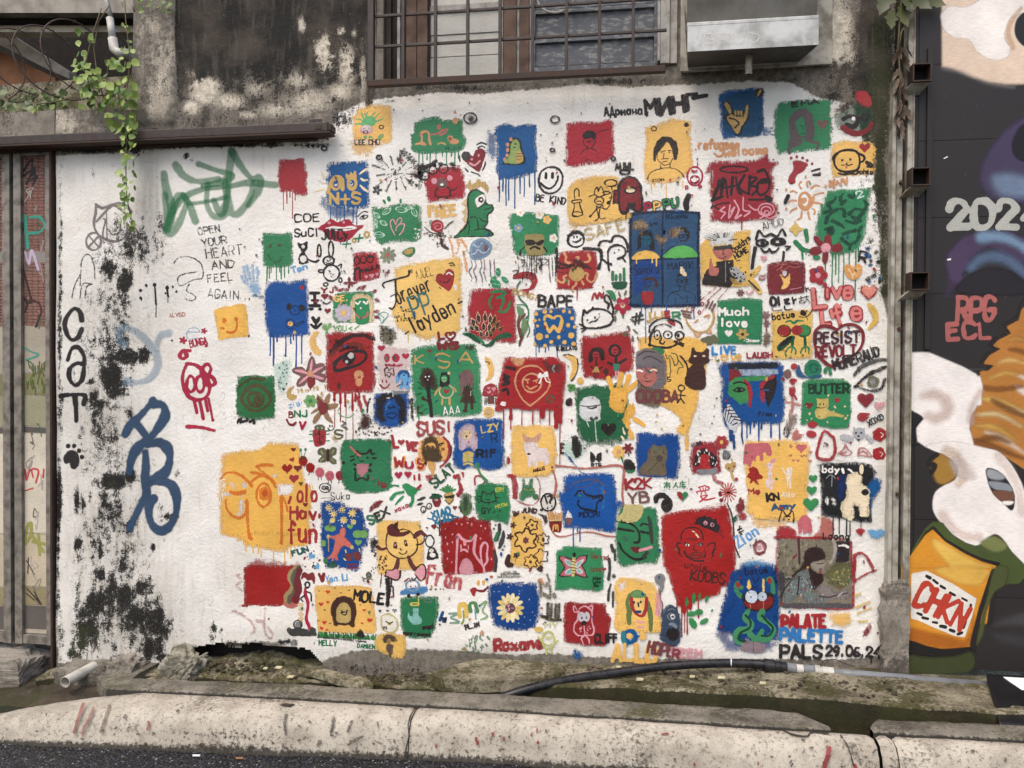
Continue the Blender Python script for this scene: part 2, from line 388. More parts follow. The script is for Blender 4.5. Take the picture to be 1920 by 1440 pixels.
def T(txt,x1,y1,x2,y2,h,c,w,**k):
 """handwritten line of text: baseline from (x1,y1) to (x2,y2), cap height h"""
 adv=[]; X=0
 for ch in txt:
  adv.append(X); X += 5.4 if ch in NAR else 8.2
 tot=X - 2.0; d=np.array([x2 - x1,y2 - y1],float); ln=np.hypot(*d); d /= ln; up=np.array([d[1],-d[0]]); ux=ln/tot; uy=h/7
 for ch,a in zip(txt,adv):
  if ch == ' ' or ch not in GL: continue
  sh=-1.5 if ch in NAR else 0; jy=random.uniform(-.3,.3)
  for st in GL[ch].replace('~','|~').split('|'):
   smn=st.startswith('~'); st=st.strip('~').split()
   if not st: continue
   q=[]
   for g in st:
    gx=(a+sh+int(g[0])+random.uniform(-.16,.16))*ux; gy=(int(g[1]) - 2+jy+random.uniform(-.16,.16))*uy
    v=np.array([x1,y1])+d*gx+up*gy; q += [v[0],v[1]]
   s(c,w,q,sm=smn,**k)
# ================================================================== ground geometry helpers
GK=0.035                       # the lane falls a little towards the left
def GP(px,py,z0):
 a=(px - 960)/1442; b=(720 - py)/1442
 r=[cF[i]+cR[i]*a+cU[i]*b for i in range(3)]
 t=(z0 - CH)/(r[2] - GK*r[0])
 return r[0]*t,-CD+r[1]*t,z0+GK*r[0]*t
def snoise(x,y,sc,seed=0):    # cheap smooth value noise for displacement
 r=np.random.default_rng(seed); t=r.random((64,64)); x=np.asarray(x)*sc; y=np.asarray(y)*sc
 xi=np.floor(x).astype(int); yi=np.floor(y).astype(int); fx=x - xi; fy=y - yi; fx=fx*fx*(3 - 2*fx); fy=fy*fy*(3 - 2*fy)
 g=lambda a,b: t[a % 64,b % 64]
 return (g(xi,yi)*(1 - fx)+g(xi+1,yi)*fx)*(1 - fy)+(g(xi,yi+1)*(1 - fx)+g(xi+1,yi+1)*fx)*fy - .5
def interp(px,tab): return np.interp(px,[t[0] for t in tab],[t[1] for t in tab])
# ------------------------------------------------------------------ materials
def mat_wall():
 t=NT('stained_plaster'); nrm,a,b,c=plaster_bump(t,1.0)
 wh=t.attr('white'); mo_=t.attr('mould'); pa=t.attr('pale'); gr=t.attr('green'); di=t.attr('dirt')
 n1=t.noise(26,5,.65); n2=t.noise(110,4,.7); n3=t.noise(4,4,.6); n4=t.noise(300,2,.6)
 ns=t.noise(9,5,.6,stretch=(3.5,1,.5))
 mixn=t.math('ADD',t.math('MULTIPLY',n1,.6),t.math('MULTIPLY',n2,.4))
 dwh=t.math('ADD',wh,t.math('MULTIPLY',t.math('SUBTRACT',mixn,.5),26))
 fwh=t.ss(dwh,-1.5,2.0)
 cem=t.mix(t.ss(n1,.3,.7),L((92,86,78)),L((140,132,120))); cem=t.mix(t.ss(n2,.45,.75,0,.6),cem,L((58,52,46)))
 pal=t.mix(t.ss(n1,.35,.65),L((222,212,192)),L((172,162,144)))
 n0=t.noise(8,5,.7,stretch=(1.5,1,.45)); mx3=t.math('ADD',t.math('MULTIPLY',n0,.42),t.math('ADD',t.math('MULTIPLY',n1,.33),t.math('ADD',t.math('MULTIPLY',n2,.3),t.math('MULTIPLY',n4,.2))))
 fpa=t.ss(t.math('ADD',pa,t.math('MULTIPLY',t.math('SUBTRACT',mx3,.62),3.4)),.34,.74)
 cem=t.mix(fpa,cem,pal)
 wcol=t.mix(t.ss(n3,.35,.7),L((240,236,228)),L((231,225,214))); wcol=t.mix(t.ss(ns,.56,.82,0,.45),wcol,L((196,178,158)))
 sp=t.ss(t.math('ADD',n2,t.math('MULTIPLY',n4,.35)),.86,.95,0,.75)
 wcol=t.mix(t.math('MULTIPLY',sp,t.math('ADD',t.math('MULTIPLY',di,1.0),.10,clamp=True)),wcol,L((84,74,66)))
 # hairline pits
 pit=t.ss(t.vor(46),.05,.085); pg=t.ss(t.noise(3.2,2,.5),.56,.64)
 wcol=t.mix(t.math('MULTIPLY',t.math('SUBTRACT',1,pit),pg),wcol,L((110,100,90)))
 cr=t.new('ShaderNodeTexVoronoi'); cr.feature='DISTANCE_TO_EDGE'; cr.inputs['Scale'].default_value=3.0
 wv=t.new('ShaderNodeVectorMath',operation='ADD'); t.l.new(t.pos,wv.inputs[0]); nv=t.noise(5,5,.7,out=1); sc_=t.new('ShaderNodeVectorMath',operation='SCALE'); t.l.new(nv,sc_.inputs[0]); sc_.inputs['Scale'].default_value=.35; t.l.new(sc_.outputs[0],wv.inputs[1]); t.l.new(wv.outputs[0],cr.inputs['Vector'])
 crk=t.math('MULTIPLY',t.ss(cr.outputs['Distance'],.002,.008,1,0),t.math('MULTIPLY',t.ss(t.noise(1.6,2,.5),.54,.62),t.ss(n1,.4,.55)))
 wcol=t.mix(t.math('MULTIPLY',crk,.6),wcol,L((96,84,74)))
 colr=t.mix(fwh,cem,wcol)
 colr=t.mix(t.math('MULTIPLY',di,t.math('ADD',t.math('MULTIPLY',ns,.9),.1)),colr,L((112,106,88)))
 fm=t.ss(t.math('ADD',mo_,t.math('MULTIPLY',t.math('SUBTRACT',mx3,.62),3.6)),.42,.66)
 fm2=t.math('MULTIPLY',fm,t.math('SUBTRACT',1,t.ss(t.math('ADD',n2,t.math('MULTIPLY',n4,.5)),.88,.99,0,.6)))
 mc=t.mix(t.ss(t.math('ADD',gr,t.math('SUBTRACT',n1,.5)),.35,.7),L((31,29,25)),L((50,54,30))); sxz=t.new('ShaderNodeSeparateXYZ'); t.l.new(t.pos,sxz.inputs[0]); hi_=t.ss(sxz.outputs[2],2.6,3.0); mc=t.mix(t.math('MULTIPLY',t.ss(n3,.42,.66,0,.7),hi_),mc,L((78,69,60))); mc=t.mix(t.math('MULTIPLY',t.ss(ns,.5,.7,0,.5),hi_),mc,L((92,86,76)))
 colr=t.mix(fm2,colr,mc)
 return t.base(colr,.86,nrm)
def mat_concrete(name,c1,c2,dark,spk=.5,moss=None,mossv=.5,bumpd=.006,edge=None,bs=.7):
 t=NT(name); n1=t.noise(7,6,.65); n2=t.noise(60,5,.7); n3=t.noise(240,2,.6); n4=t.noise(2.4,4,.6)
 cc=t.mix(t.ss(n1,.35,.68),L(c1),L(c2)); cc=t.mix(t.ss(n2,.5,.72,0,spk),cc,L(dark)); cc=t.mix(t.ss(n3,.62,.72,0,spk),cc,L(dark)); cc=t.mix(t.ss(n3,.3,.38,.4,0),cc,tuple(min(1,v*1.4) for v in L(c1)))
 bl=t.ss(t.math('ADD',n4,t.math('MULTIPLY',t.math('SUBTRACT',n2,.5),.5)),.55,.68,0,.75); cc=t.mix(bl,cc,L(dark))
 if moss: cc=t.mix(t.ss(t.math('ADD',t.noise(5,5,.7),t.math('MULTIPLY',t.math('SUBTRACT',n2,.5),.6)),mossv - .08,mossv+.1,0,.9),cc,L(moss))
 at=t.attr('grime'); cc=t.mix(t.ss(t.math('ADD',at,t.math('MULTIPLY',t.math('SUBTRACT',n2,.5),1.2)),.45,.75,0,.9),cc,L((38,35,30)))
 h=t.math('ADD',t.math('MULTIPLY',n2,.6),t.math('ADD',n1,t.math('MULTIPLY',n3,.25)))
 return t.base(cc,.85,t.bump(h,bs,bumpd))
def mat_asphalt():
 t=NT('wet_asphalt'); v=t.vor(95,out='Color'); d=t.vor(95); n=t.noise(4,4,.6)
 sx=t.new('ShaderNodeSeparateColor'); t.l.new(v,sx.inputs[0])
 c=t.mix(t.ss(sx.outputs[0],.3,1.0),(.014,.014,.017),(.075,.075,.085)); c=t.mix(t.ss(sx.outputs[1],.93,.97),c,(.28,.27,.26)); c=t.mix(t.ss(d,.35,.6),c,(.008,.008,.009))
 return t.base(c,t.ss(n,.4,.65,.45,.75),t.bump(t.math('SUBTRACT',1,d),.9,.008))
M_WALL=mat_wall()
M_KERB=mat_concrete('kerb_concrete',(190,181,165),(158,149,134),(78,70,60),.85,bumpd=.005)
M_SLAB=mat_concrete('drain_slab_concrete',(134,127,114),(92,87,77),(52,48,41),.7,moss=(76,74,46),mossv=.58)
M_LEDGE=mat_concrete('mossy_concrete',(172,162,136),(108,99,80),(36,31,26),.8,moss=(74,70,34),mossv=.5,bumpd=.02,bs=1.0)
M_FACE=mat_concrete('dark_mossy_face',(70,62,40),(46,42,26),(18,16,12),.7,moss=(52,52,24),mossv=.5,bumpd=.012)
M_CHAN=mat_concrete('drain_mud',(44,38,28),(30,27,20),(12,11,9),.5,moss=(40,42,20),mossv=.5,bumpd=.01)
M_RUB=mat_concrete('rubble',(88,76,64),(52,42,34),(28,23,20),.6,moss=(60,58,34),mossv=.52,bumpd=.015)
M_BARE=mat_concrete('bare_render',(150,142,130),(118,110,98),(66,60,52),.6,bumpd=.008)
M_ASPH=mat_asphalt()
M_BARS=simple('grey_painted_steel',(66,60,56),.5,.2,.45,20,(60,40,30))
M_RUST=simple('rusty_steel',(58,48,42),.7,.1,.5,24,(84,56,40))
M_GATE=simple('worn_gate_steel',(142,135,124),.45,.2,.5,16,(62,54,46))
M_WPOST=simple('flaky_white_steel',(176,170,156),.6,0,.6,12,(92,84,66),.4)
M_WOODW=simple('flaky_white_wood',(176,172,164),.7,0,.5,18,(110,100,90),.5)
M_WOOD=simple('weathered_brown_wood',(112,90,76),.8,0,.6,9,(66,52,44),.4)
M_WOODD=simple('dark_wood',(66,56,50),.8,0,.5,9,(44,36,32),.4)
M_DARK=simple('dark_void',(26,24,22),.9,0,.3)  # near-black colour for the shade in hollows and gaps, also the dark gutter
M_CREAM=simple('cream_paint',(236,224,204),.7,0,.5,5,(120,106,86))
M_GREYB=simple('grey_board',(162,154,142),.8,0,.4,5,(70,62,54))
M_ORANGE=simple('terracotta_sheet',(172,120,86),.8,0,.4,5,(100,62,44))
M_PVC=simple('grey_white_pvc',(198,194,184),.4,0,.4,10,(120,112,98),.1)
M_GPIPE=simple('grey_pvc',(120,123,126),.35,0,.5,16,(96,92,84),.05)
M_BLACK=simple('black_plastic',(26,26,30),.28,0,.12,24,(92,86,78),.08)
M_BBOX=simple('matt_black_plastic',(20,20,22),.4,0,.3,12,(40,38,36),.05)
M_HOOD=simple('galvanised_sheet',(196,196,190),.38,.25,.5,7,(96,92,84),.12)
M_HOODD=simple('darker_galvanised_sheet',(104,102,96),.5,.4,.5,7,(76,70,62),.12)  # darker sheet colour for the underside, sides and upper part
M_WIRE=simple('barbed_wire_steel',(86,76,70),.6,.4,.5,40,(90,56,40))
M_DEADL=simple('withered_leaf',(112,96,82),.85,0,.5,30,(66,54,44),.5)
def mat_leaf(name,c1,c2):
 t=NT(name); oi=t.new('ShaderNodeObjectInfo'); c=t.mix(oi.outputs['Random'],L(c1),L(c2)); n=t.noise(60,4,.6)
 c=t.mix(t.ss(n,.5,.75,0,.35),c,L((70,84,40))); t.base(c,.45,t.bump(n,.2,.002)); t.b.inputs['Transmission Weight'].default_value=0
 return t.m
M_LEAF=mat_leaf('vine_leaf',(150,168,84),(84,112,54)); M_LEAFD=mat_leaf('dull_leaf',(112,122,72),(74,88,50)); M_STEM=simple('vine_stem',(112,100,76),.8)
def mat_pane(name,c1,c2,sc=30,st=(1,1,6),rough=.35):
 t=NT(name); n=t.noise(sc,5,.7,stretch=st); n2=t.noise(6,3,.6)
 c=t.mix(t.ss(n,.5,.6),L(c1),L(c2)); c=t.mix(t.ss(n2,.3,.7,0,.25),c,L(tuple(v*.7 for v in c1))); return t.base(c,rough,t.bump(n,.1,.002))
M_PANEL=mat_pane('frosted_pane',(204,200,188),(190,186,176)); M_PANED=mat_pane('peeling_painted_pane',(104,107,112),(156,156,150),22,(1,1,2.4),.6)
M_BOARD=simple('charcoal_painted_board',(42,38,37),.5,0,.2,6,(44,38,36),.06)
M_MIRROR=simple('gate_panel_sheet',(190,180,160),.35,.1,.4,4,(120,108,92),.05)
M_WHITE=simple('white_label',(226,226,224),.4,0,.1)
M_STONEW=simple('paint_splashed_stone',(150,144,128),.85,0,.7,18,(66,62,48),.6)
# ------------------------------------------------------------------ the plastered wall
_rp=[(2*math.pi/l,p,q,a) for l,p,q,a in ((.95,.3,1.1,.0035),(.62,2.1,.4,.0025),(.41,4.0,2.2,.0018),(.27,1.3,5.0,.0011),(1.7,5.1,.7,.005))]
def wall_relief(x,z):
 y=0
 for k,p,q,a in _rp: y=y+a*np.sin(k*x+p+.7*np.sin(k*.6*z+q))*np.cos(k*z*.9+q)
 px,py=toPix(x,z)
 y=y - .03*np.exp(-(((px - 240)/160) ** 2+((py - 1150)/110) ** 2))      # the bulging foot of the wall on the left
 y=y - .022/(1+np.exp(-(px - 252)/2.5))/(1+np.exp((px - 331)/1.5))/(1+np.exp((py - 232)/3))   # pilaster above the rail
 return y
WHITE=[(104,292),(125,290),(180,288),(240,283),(330,278),(420,272),(470,268),(580,262),(622,258),(628,214),(655,203),(690,188),(760,180),(830,173),(900,176),(1000,168),(1100,158),(1180,163),(1250,160),(1300,158),(1400,152),(1470,152),(1500,162),(1530,182),(1560,186),(1600,198),(1624,260),(1640,330),(1648,430),(1655,560),(1666,600),(1672,700),(1672,1160),(1660,1228),(1600,1236),(1440,1236),(1300,1236),(1100,1232),(1040,1226),(960,1228),(900,1222),(800,1218),(720,1216),(660,1222),(630,1230),(600,1240),(560,1215),(520,1206),(480,1202),(430,1210),(400,1224),(340,1238),(300,1255),(240,1250),(180,1240),(112,1242),(106,1100),(100,600)]
def polysd(X,Y,a):
 ins=np.zeros(X.shape,bool); dm=np.full(X.shape,1e6)
 for k in range(len(a)):
  p=a[k]; q=a[(k+1) % len(a)]; dx=q[0] - p[0]; dy=q[1] - p[1]; L2=dx*dx+dy*dy+1e-9
  t=np.clip(((X - p[0])*dx+(Y - p[1])*dy)/L2,0,1); dm=np.minimum(dm,np.hypot(X - p[0] - dx*t,Y - p[1] - dy*t))
  ins ^= ((p[1] > Y) != (q[1] > Y)) & (X < dx*(Y - p[1])/(dy if abs(dy) > 1e-9 else 1e-9)+p[0])
 return np.where(ins,dm,-dm)
def blobs(X,Y,bl):
 o=np.zeros(X.shape)
 for x,y,rx,ry,s_ in bl:
  rx *= 1.12; ry *= 1.12; o=np.maximum(o,s_*np.exp(-(((X - x)/rx) ** 2+((Y - y)/ry) ** 2) ** .85))
 return o
BOT=[(0,1252),(104,1250),(180,1246),(250,1248),(305,1240),(345,1216),(420,1206),(440,1213),(480,1207),(560,1211),(590,1224),(606,1250),(640,1290),(2000,1290)]
xs=np.arange(-3.30,1.345,.0115); zs=np.arange(-.10,4.3,.0115)
Xw,Zw=np.meshgrid(xs,zs); Yw=wall_relief(Xw,Zw); PX,PY=toPix(Xw,Zw)
cx=(PX[:-1,:-1]+PX[1:,1:])/2; cy=(PY[:-1,:-1]+PY[1:,1:])/2
ragb=snoise(cx,cy,.12,5)*8+snoise(cx,cy,.4,6)*4
keep=cy < np.interp(cx,[b[0] for b in BOT],[b[1] for b in BOT])+ragb*((cx > 300) & (cx < 640))
keep &= ~((cx < 251) & (cy < 205)); keep &= ~((cx > 704) & (cx < 1268) & (cy < 150 - (cx - 704)*.045))
jj,ii=np.nonzero(keep); used=np.zeros(Xw.shape,bool)
for a,b in ((0,0),(0,1),(1,0),(1,1)): used[jj+a,ii+b]=True
idx=np.full(Xw.shape,-1); idx[used]=np.arange(used.sum())
Vw=np.stack([Xw[used],Yw[used],Zw[used]],1); Fw=np.stack([idx[jj,ii],idx[jj,ii+1],idx[jj+1,ii+1],idx[jj+1,ii]],1)
wall=empty('plastered_wall',(-1.0,0,0.1),'whitewashed plaster wall covered in small painted squares, mouldy at its top and left side','wall')
wf=link('wall_plaster',Vw,Fw,M_WALL,wall,smooth=True)
pX,pY=PX[used],PY[used]
A=wf.data.attributes.new('white','FLOAT','POINT'); A.data.foreach_set('value',np.clip(polysd(pX,pY,WHITE),-40,40))
MOULD=[(205,505,26,24,.95),(236,528,18,26,1.05),(180,482,14,20,.6),(275,470,46,44,.56),(300,430,26,40,.42),(190,672,16,26,.7),(232,668,48,16,1.1),(268,664,16,14,1),(208,702,24,34,1.15),(220,728,26,30,.9),(235,640,20,26,.6),(228,604,12,12,.6),(196,602,12,12,.6),
   (188,758,26,14,.75),(242,772,10,16,.9),(176,745,14,22,.7),(172,715,10,10,.8),(213,903,36,16,1.15),(242,893,18,14,1.1),(192,935,13,26,.75),(145,940,6,28,1),(157,945,5,20,.85),(170,930,5,16,.8),(190,962,8,16,.85),(148,820,8,14,.6),(147,1020,8,14,.9),(190,1032,6,26,1),(190,985,18,12,.6),(245,985,14,16,.85),(240,1032,12,36,.55),(220,1020,8,26,.55),(290,1026,5,8,.9),(318,968,24,8,.65),(330,890,10,9,.55),
   (192,1075,12,20,1),(232,1058,22,24,.75),(182,1132,26,34,1.05),(163,1148,20,34,.85),(242,1118,26,34,.9),(272,1100,26,26,.85),(268,1155,28,36,.95),(215,1100,18,50,.65),(160,1205,18,28,.85),(286,1212,30,26,1.1),(306,1232,28,14,.9),(187,1170,20,28,.7),(145,1225,30,16,.7),(250,1075,20,20,.6),(395,1198,28,14,.5),(402,1178,7,10,.9),(413,1182,5,6,.9),(370,1215,30,10,.8),(440,1208,40,7,.7),(530,1203,50,6,.6),(700,1255,120,12,.5),
   (113,600,5,300,.75),(110,1000,6,240,.85),(118,1190,10,60,.6),(1640,130,44,160,1.15),(1600,150,42,34,.85),(1560,128,30,20,.55),(1645,60,40,130,1.1),(1652,230,20,80,1.0),(1652,340,13,70,1.05),(1658,430,10,50,.95),(1655,500,9,40,.85),(1658,545,14,14,1.0),(1568,168,42,14,.75),(1640,300,10,40,.6),(1630,470,6,30,.4),(1668,700,5,80,.6),(1668,950,5,140,.7),(1665,1090,10,14,.9),
   (205,640,40,60,.5),(215,800,50,60,.45),(200,850,46,40,.4),(195,1000,50,60,.42),(230,1160,70,80,.62),(220,480,60,40,.5),(160,1090,20,60,.5),(355,560,14,8,.3),(280,880,16,30,.4),
   (1645,90,56,110,.85),(1590,140,60,40,.78),(1648,250,30,80,.8),(1655,380,22,90,.72),(1655,500,18,70,.7),(1480,150,80,8,.6),(1560,180,40,16,.8),(1615,215,20,30,.6),(720,190,40,8,.5),(860,165,120,8,.7),(1150,152,100,8,.7),(700,175,14,20,.7),(235,560,20,30,.7),(205,560,14,20,.5),(250,620,14,20,.5),(300,260,60,18,.8),(460,262,120,9,.95),(600,250,26,8,.95),(440,245,160,9,.8),(160,280,60,8,.9),
   (205,640,64,150,.57),(200,820,62,140,.55),(212,990,74,150,.54),(222,1150,80,110,.64),(240,1240,60,20,.8),(150,1130,14,60,.6),(285,1170,46,70,.85),(170,1180,36,60,.8),(250,450,60,60,.62),
   (650,225,18,16,.6),(630,222,10,18,.7),(610,255,16,10,.7),(660,210,10,10,.5),(350,292,8,7,.8),(360,300,5,8,.8),(980,158,300,5,.45),(380,272,260,5,.95),(180,284,90,4,.7),(250,284,30,8,.6)]
PALE=[(385,168,32,26,1.2),(360,200,20,16,.9),(425,190,44,20,.8),(480,165,46,30,.62),(560,150,46,34,.7),(610,100,26,46,1.1),(585,190,50,34,.8),(650,120,22,54,1.0),(640,58,12,14,.9),(663,62,9,12,.8),(567,48,12,22,.95),(590,76,10,10,.7),(520,205,60,22,.6),(680,130,12,80,.75),(300,140,40,130,.56),(285,60,30,60,.5),(1570,70,34,70,1.1),(1625,160,22,20,.8),(1600,110,30,26,.8),(465,215,30,10,.6),(450,150,60,60,.42),(560,190,120,50,.5),(500,80,120,40,.22),(630,30,50,40,.25),(400,100,50,50,.26),(340,60,6,90,.5),(420,30,6,14,.5),(360,135,16,20,.7),(60,230,90,30,.9),(140,235,60,22,.5),(640,170,40,24,.8)]
top=(pY < np.interp(pX,[0,250,620,700,1500,1700],[0,262,240,205,0,0])) & (pX > 250) & (pX < 700)
md=blobs(pX,pY,MOULD); pl_=blobs(pX,pY,PALE)
dark=np.where(top,np.clip(1.15 - np.clip((pY - 120)/150,0,1)*.75,0,1.2),0); dark=np.where((pX < 332) & top,.42,dark)
dark=np.where(top,dark - pl_*.85,0); md=np.maximum(md,dark)
for nm,vv in (('mould',md),('pale',pl_),('green',blobs(pX,pY,[(245,1150,90,120,.35),(235,528,20,30,.4),(1650,200,40,340,.7),(400,1190,30,30,1.0),(150,1200,60,60,.6),(215,905,20,20,.5),(1658,500,30,120,.8)])),
      ('dirt',blobs(pX,pY,[(275,370,26,110,.95),(225,600,100,100,.7),(200,800,90,160,.8),(220,1040,100,240,.85),(250,1150,110,120,1.0),(130,330,40,30,.3),(1050,160,500,10,.6),(800,1225,500,16,.6),(1650,900,14,400,.35),(500,1190,160,20,.4),(430,1050,120,120,.3),(450,300,90,24,.4),(1240,190,200,16,.25),(300,640,120,160,.22),(1600,200,60,40,.6),(190,290,90,30,.4)]))):
 A=wf.data.attributes.new(nm,'FLOAT','POINT'); A.data.foreach_set('value',vv)
# body of the wall behind its face, hollow foot, sill
MB().box(-3.30,float(W(250,205)[0]) - .02,.03,.22,-.3,float(W(150,205)[1]) - .004).build('wall_core',M_BARE,wall)
# ================================================================== paint on the wall
cur['parent']=wall; cur['relief']=wall_relief; cur['plane']=0.0
# ---- soft sprayed graffiti on the left
part('sprayed_tag','large pale green sprayed tag of looping letters'); fr('a')
gk=dict(g=.5,soft=3.5)
S0=s
def s(c,w,p,**k):
 if c == 'g' and 'op' not in k: k['op']=random.uniform(.5,.6)
 S0(c,w,p,**k)
s('g',46,'54 260 58 284 66 312 60 344',**gk); s('g',44,'71 247 84 264 104 272 136 269',**gk); s('g',40,'106 246 128 254 156 264 138 274 112 279',**gk)
s('g',44,'156 228 152 260 149 296 140 320 128 300',**gk); s('g',42,'155 226 170 250 186 268 197 266 196 284 180 308',**gk); s('g',38,'56 348 66 320 84 296 112 284 152 280 180 274 220 277',**gk)
fr('e'); s('g',44,'248 4 250 30 255 62 268 50 276 30 280 12 268 6 258 32 256 60',**gk); s('g',42,'274 4 284 18 294 44',**gk); s('g',40,'312 -12 310 16 320 36 336 34 340 16 338 -16 344 12 348 32 360 30 374 10 380 -14',**gk)
s('g',30,'284 18 312 14 340 8',**gk)
s=S0
for nm,lb,P3 in (('sprayed_letter','black sprayed letter c above the other letters','123 192 120 180 112 175 103 184 98 198 102 214 109 222 118 218 123 206'),('sprayed_letter','black sprayed letter a in the middle of the word','103 252 108 236 118 233 127 246 127 266 124 282 114 290 106 280 106 266 116 257 126 258')):
 part(nm,lb); fr('e'); s('k',27,P3,g=.4,soft=2.2)
part('sprayed_letter','black sprayed letter t with a hooked bar'); fr('f'); s('k',26,'92 18 106 16 128 17 126 30',g=.4,soft=1.8); s('k',34,'113 18 114 36 114 55',g=.4,soft=1.8)
part('sprayed_paw_print','black sprayed paw print with four toes'); F('k','100 102 108 99 115 103 119 112 118 122 112 128 106 125 104 118 98 120 95 111',soft=1.5)
for x,y in ((508,465),(552,465),(590,500),(613,548)): e('k',x,y,17,soft=1.5)
part('sprayed_tag','dark blue sprayed tag of stacked capital B shapes'); bk=dict(g=.5,soft=3.4,op=.9)
Cb=(44,70,98)
s(Cb,48,'188 75 197 60 212 46 224 32 229 24',**bk); s(Cb,56,'230 30 244 32 248 46 240 62 226 80 208 94 198 112 194 132',**bk); s(Cb,44,'200 54 212 68 224 84',**bk)
s(Cb,60,'222 90 240 88 253 100 254 118 246 134 226 146 220 152',**bk); s(Cb,50,'218 102 219 124 218 144 220 164 212 180 204 198 196 216',**bk)
s(Cb,54,'222 148 240 146 258 152 266 172 264 196 254 214 242 220 230 212 224 196 225 178 231 172',**bk)
part('sprayed_tag','faint pale blue sprayed loops beside the black mould'); fr('e'); fk=dict(g=.8,soft=5,op=.42)
for p in ('178 212 184 204 196 206 212 216 226 232 234 250','252 212 240 216 234 234 236 260 224 280 204 286 190 284','178 212 180 222 186 230'): s('i',46,p,**fk)
part('sprayed_face','grey sprayed cat face with crossed round paws'); ek=dict(g=.5,soft=1.6,op=.65); Cg=(96,86,88)
s(Cg,16,'144 18 143 32 140 46 144 60 156 70 172 74 188 68 192 52',**ek); s(Cg,16,'144 19 154 24 168 19 180 17 192 22 198 30',**ek); s(Cg,16,'144 44 156 32 170 20 184 28 192 36',**ek)
ring(Cg,700,370,55,65,13,**ek); ring(Cg,998,330,45,62,13,**ek); s(Cg,12,'133 66 147 82',**ek); s(Cg,12,'147 66 133 82',**ek); s(Cg,12,'194 58 205 74',**ek); s(Cg,12,'205 58 194 74',**ek)
s(Cg,12,'164 58 169 64 178 62 182 57',**ek); s('k',9,'155 40 158 43 154 60 154 66',**ek); s(Cg,9,'160 32 160 70',**ek)
part('ink_drawing','sketchy black ink outline of a bent hand'); kk=dict(g=1.1,soft=.5,op=.85)
for p in ('262 107 268 100 280 97 292 100 302 108 305 122 302 130 290 132 274 140 268 138 268 128 280 122 296 120','284 138 280 148 290 154 294 160 284 163 279 160','120 160 124 138 138 138','120 140 121 120 122 104 128 94 136 96 141 112 142 130','108 158 112 140 120 124','128 158 130 142 138 138'): s('k',6,p,**kk)
part('ink_writing','scratchy black capitals reading open your heart and feel again')
for tx,x1,y1,x2,y2,h in (('OPEN',1495,322,1650,296,50),('YOUR',1525,412,1700,378,56),('HEART',1550,498,1815,462,70),('AND',1590,580,1760,566,60),('FEEL',1560,680,1750,660,60),('AGAIN...',1560,790,1890,810,62)): T(tx,x1,y1,x2,y2,h,'k',6,g=1.0,op=.85)
part('dot_marks','row of black dots with long drips'); fr('e')
for x,y,r,dl in ((1056,738,13,0),(1097,700,10,12),(1056,795,12,20),(1162,697,14,240),(1254,718,15,110),(1298,712,9,0),(1325,748,10,0),(1240,758,8,0),(1287,1112,8,0)):
 e('k',x,y,r)
 if dl: l('k',11,[x,y,x+3,y+dl*.5,x+5,y+dl*.6]); l('k',5,[x+5,y+dl*.5,x+3,y+dl])
part('marker_writing','small red marker name with flowers'); T('BUNGA',1425,1165,1555,1135,50,'d',7); flower('d',1368,1112,30,5); flower('d',1530,1042,24,5); flower('d',1545,1150,16,5); s('l',4,'280 212 284 205 294 204 299 210 280 210 282 220 296 219',op=.6); T('ALVSO',1265,940,1385,930,28,'s',4)
part('sprayed_face','crimson sprayed round face with bow and drips'); dk=dict(g=.4,soft=1.0)
s('d',22,'285 238 274 238 269 246 274 250 280 246 277 240',**dk); s('d',24,'280 258 274 272 274 288 282 306 296 312 310 306 314 290 306 270 294 260 282 257',**dk)
s('d',22,'306 280 302 268 310 258 316 264 314 274 320 280 322 288 310 290 306 282',**dk); ring('d',1430,1440,30,60,18,**dk); ring('d',1500,1440,30,60,18,**dk)
fr('f')
for x,y,ln in ((1450,110,105),(1492,120,140),(1535,110,90),(1560,110,160)): l('d',18,[x,y,x+ln*.2,y+ln],**dk); e('d',x+ln*.2,y+ln,11,14)
s('d',24,'280 64 300 65 321 70',**dk)
# ---- top row
fr('b'); sq('mustard @a green tufted creature over a capital name','y','17 176 26 163 50 156 75 158 77 180 76 212 68 216 40 212 18 211',g=1.3,thin='12 210 74 212 52 222 46 232 26 236 16 224')
mp('creature'); Pg=(96,170,110)
for p in ('38 186 30 180 22 179','38 184 32 174 30 168','40 184 38 174 40 168','43 184 46 174 52 168','44 185 50 178 58 170','45 187 52 183 64 178','36 188 26 186 21 188'): s(Pg,9,p,tp=.7)
F(Pg,'30 188 34 178 42 174 50 178 52 186 42 190'); e('P',190,975,50,38); e('w',190,965,38,28,op=.7); l('k',3,'33 194 37 192'); l('k',3,'40 192 44 194'); ring('k',185,992,16,10,4); e(Pg,180,1030,14,10); e(Pg,220,1030,14,10); e((130,160,100),295,1030,30,18,-40); ring('k',302,955,16,14,6)
T('LEE.CHU',103,1087,288,1085,36,'k',6)
sq('green @pink dinosaurs and long green drips','g','109 186 124 177 146 174 152 180 176 178 183 180 182 200 188 208 186 220 176 228 140 231 120 231 105 227 104 202 108 200',(1150,[(585,100),(612,90),(645,50),(668,70),(712,60),(790,80),(852,90),(880,40),(760,25),(825,20)]),7)
mp('dinosaurs'); s('t',15,'112 217 120 214 121 206 120 200 126 197 131 200 132 210 134 217',tp=.3); F('t','118 216 122 212 128 217 124 219'); s('s',14,'134 202 144 200 152 195 159 194 154 200 148 202',tp=.4); e('s',730,950,16,22); e('t',855,905,22,24); e('t',845,1060,36,22); e('t',815,1035,22,22); ring('m',815,1040,8,8,4); s('o',10,'145 216 150 214 156 216'); l('s',6,'120 202 118 200 118 204')
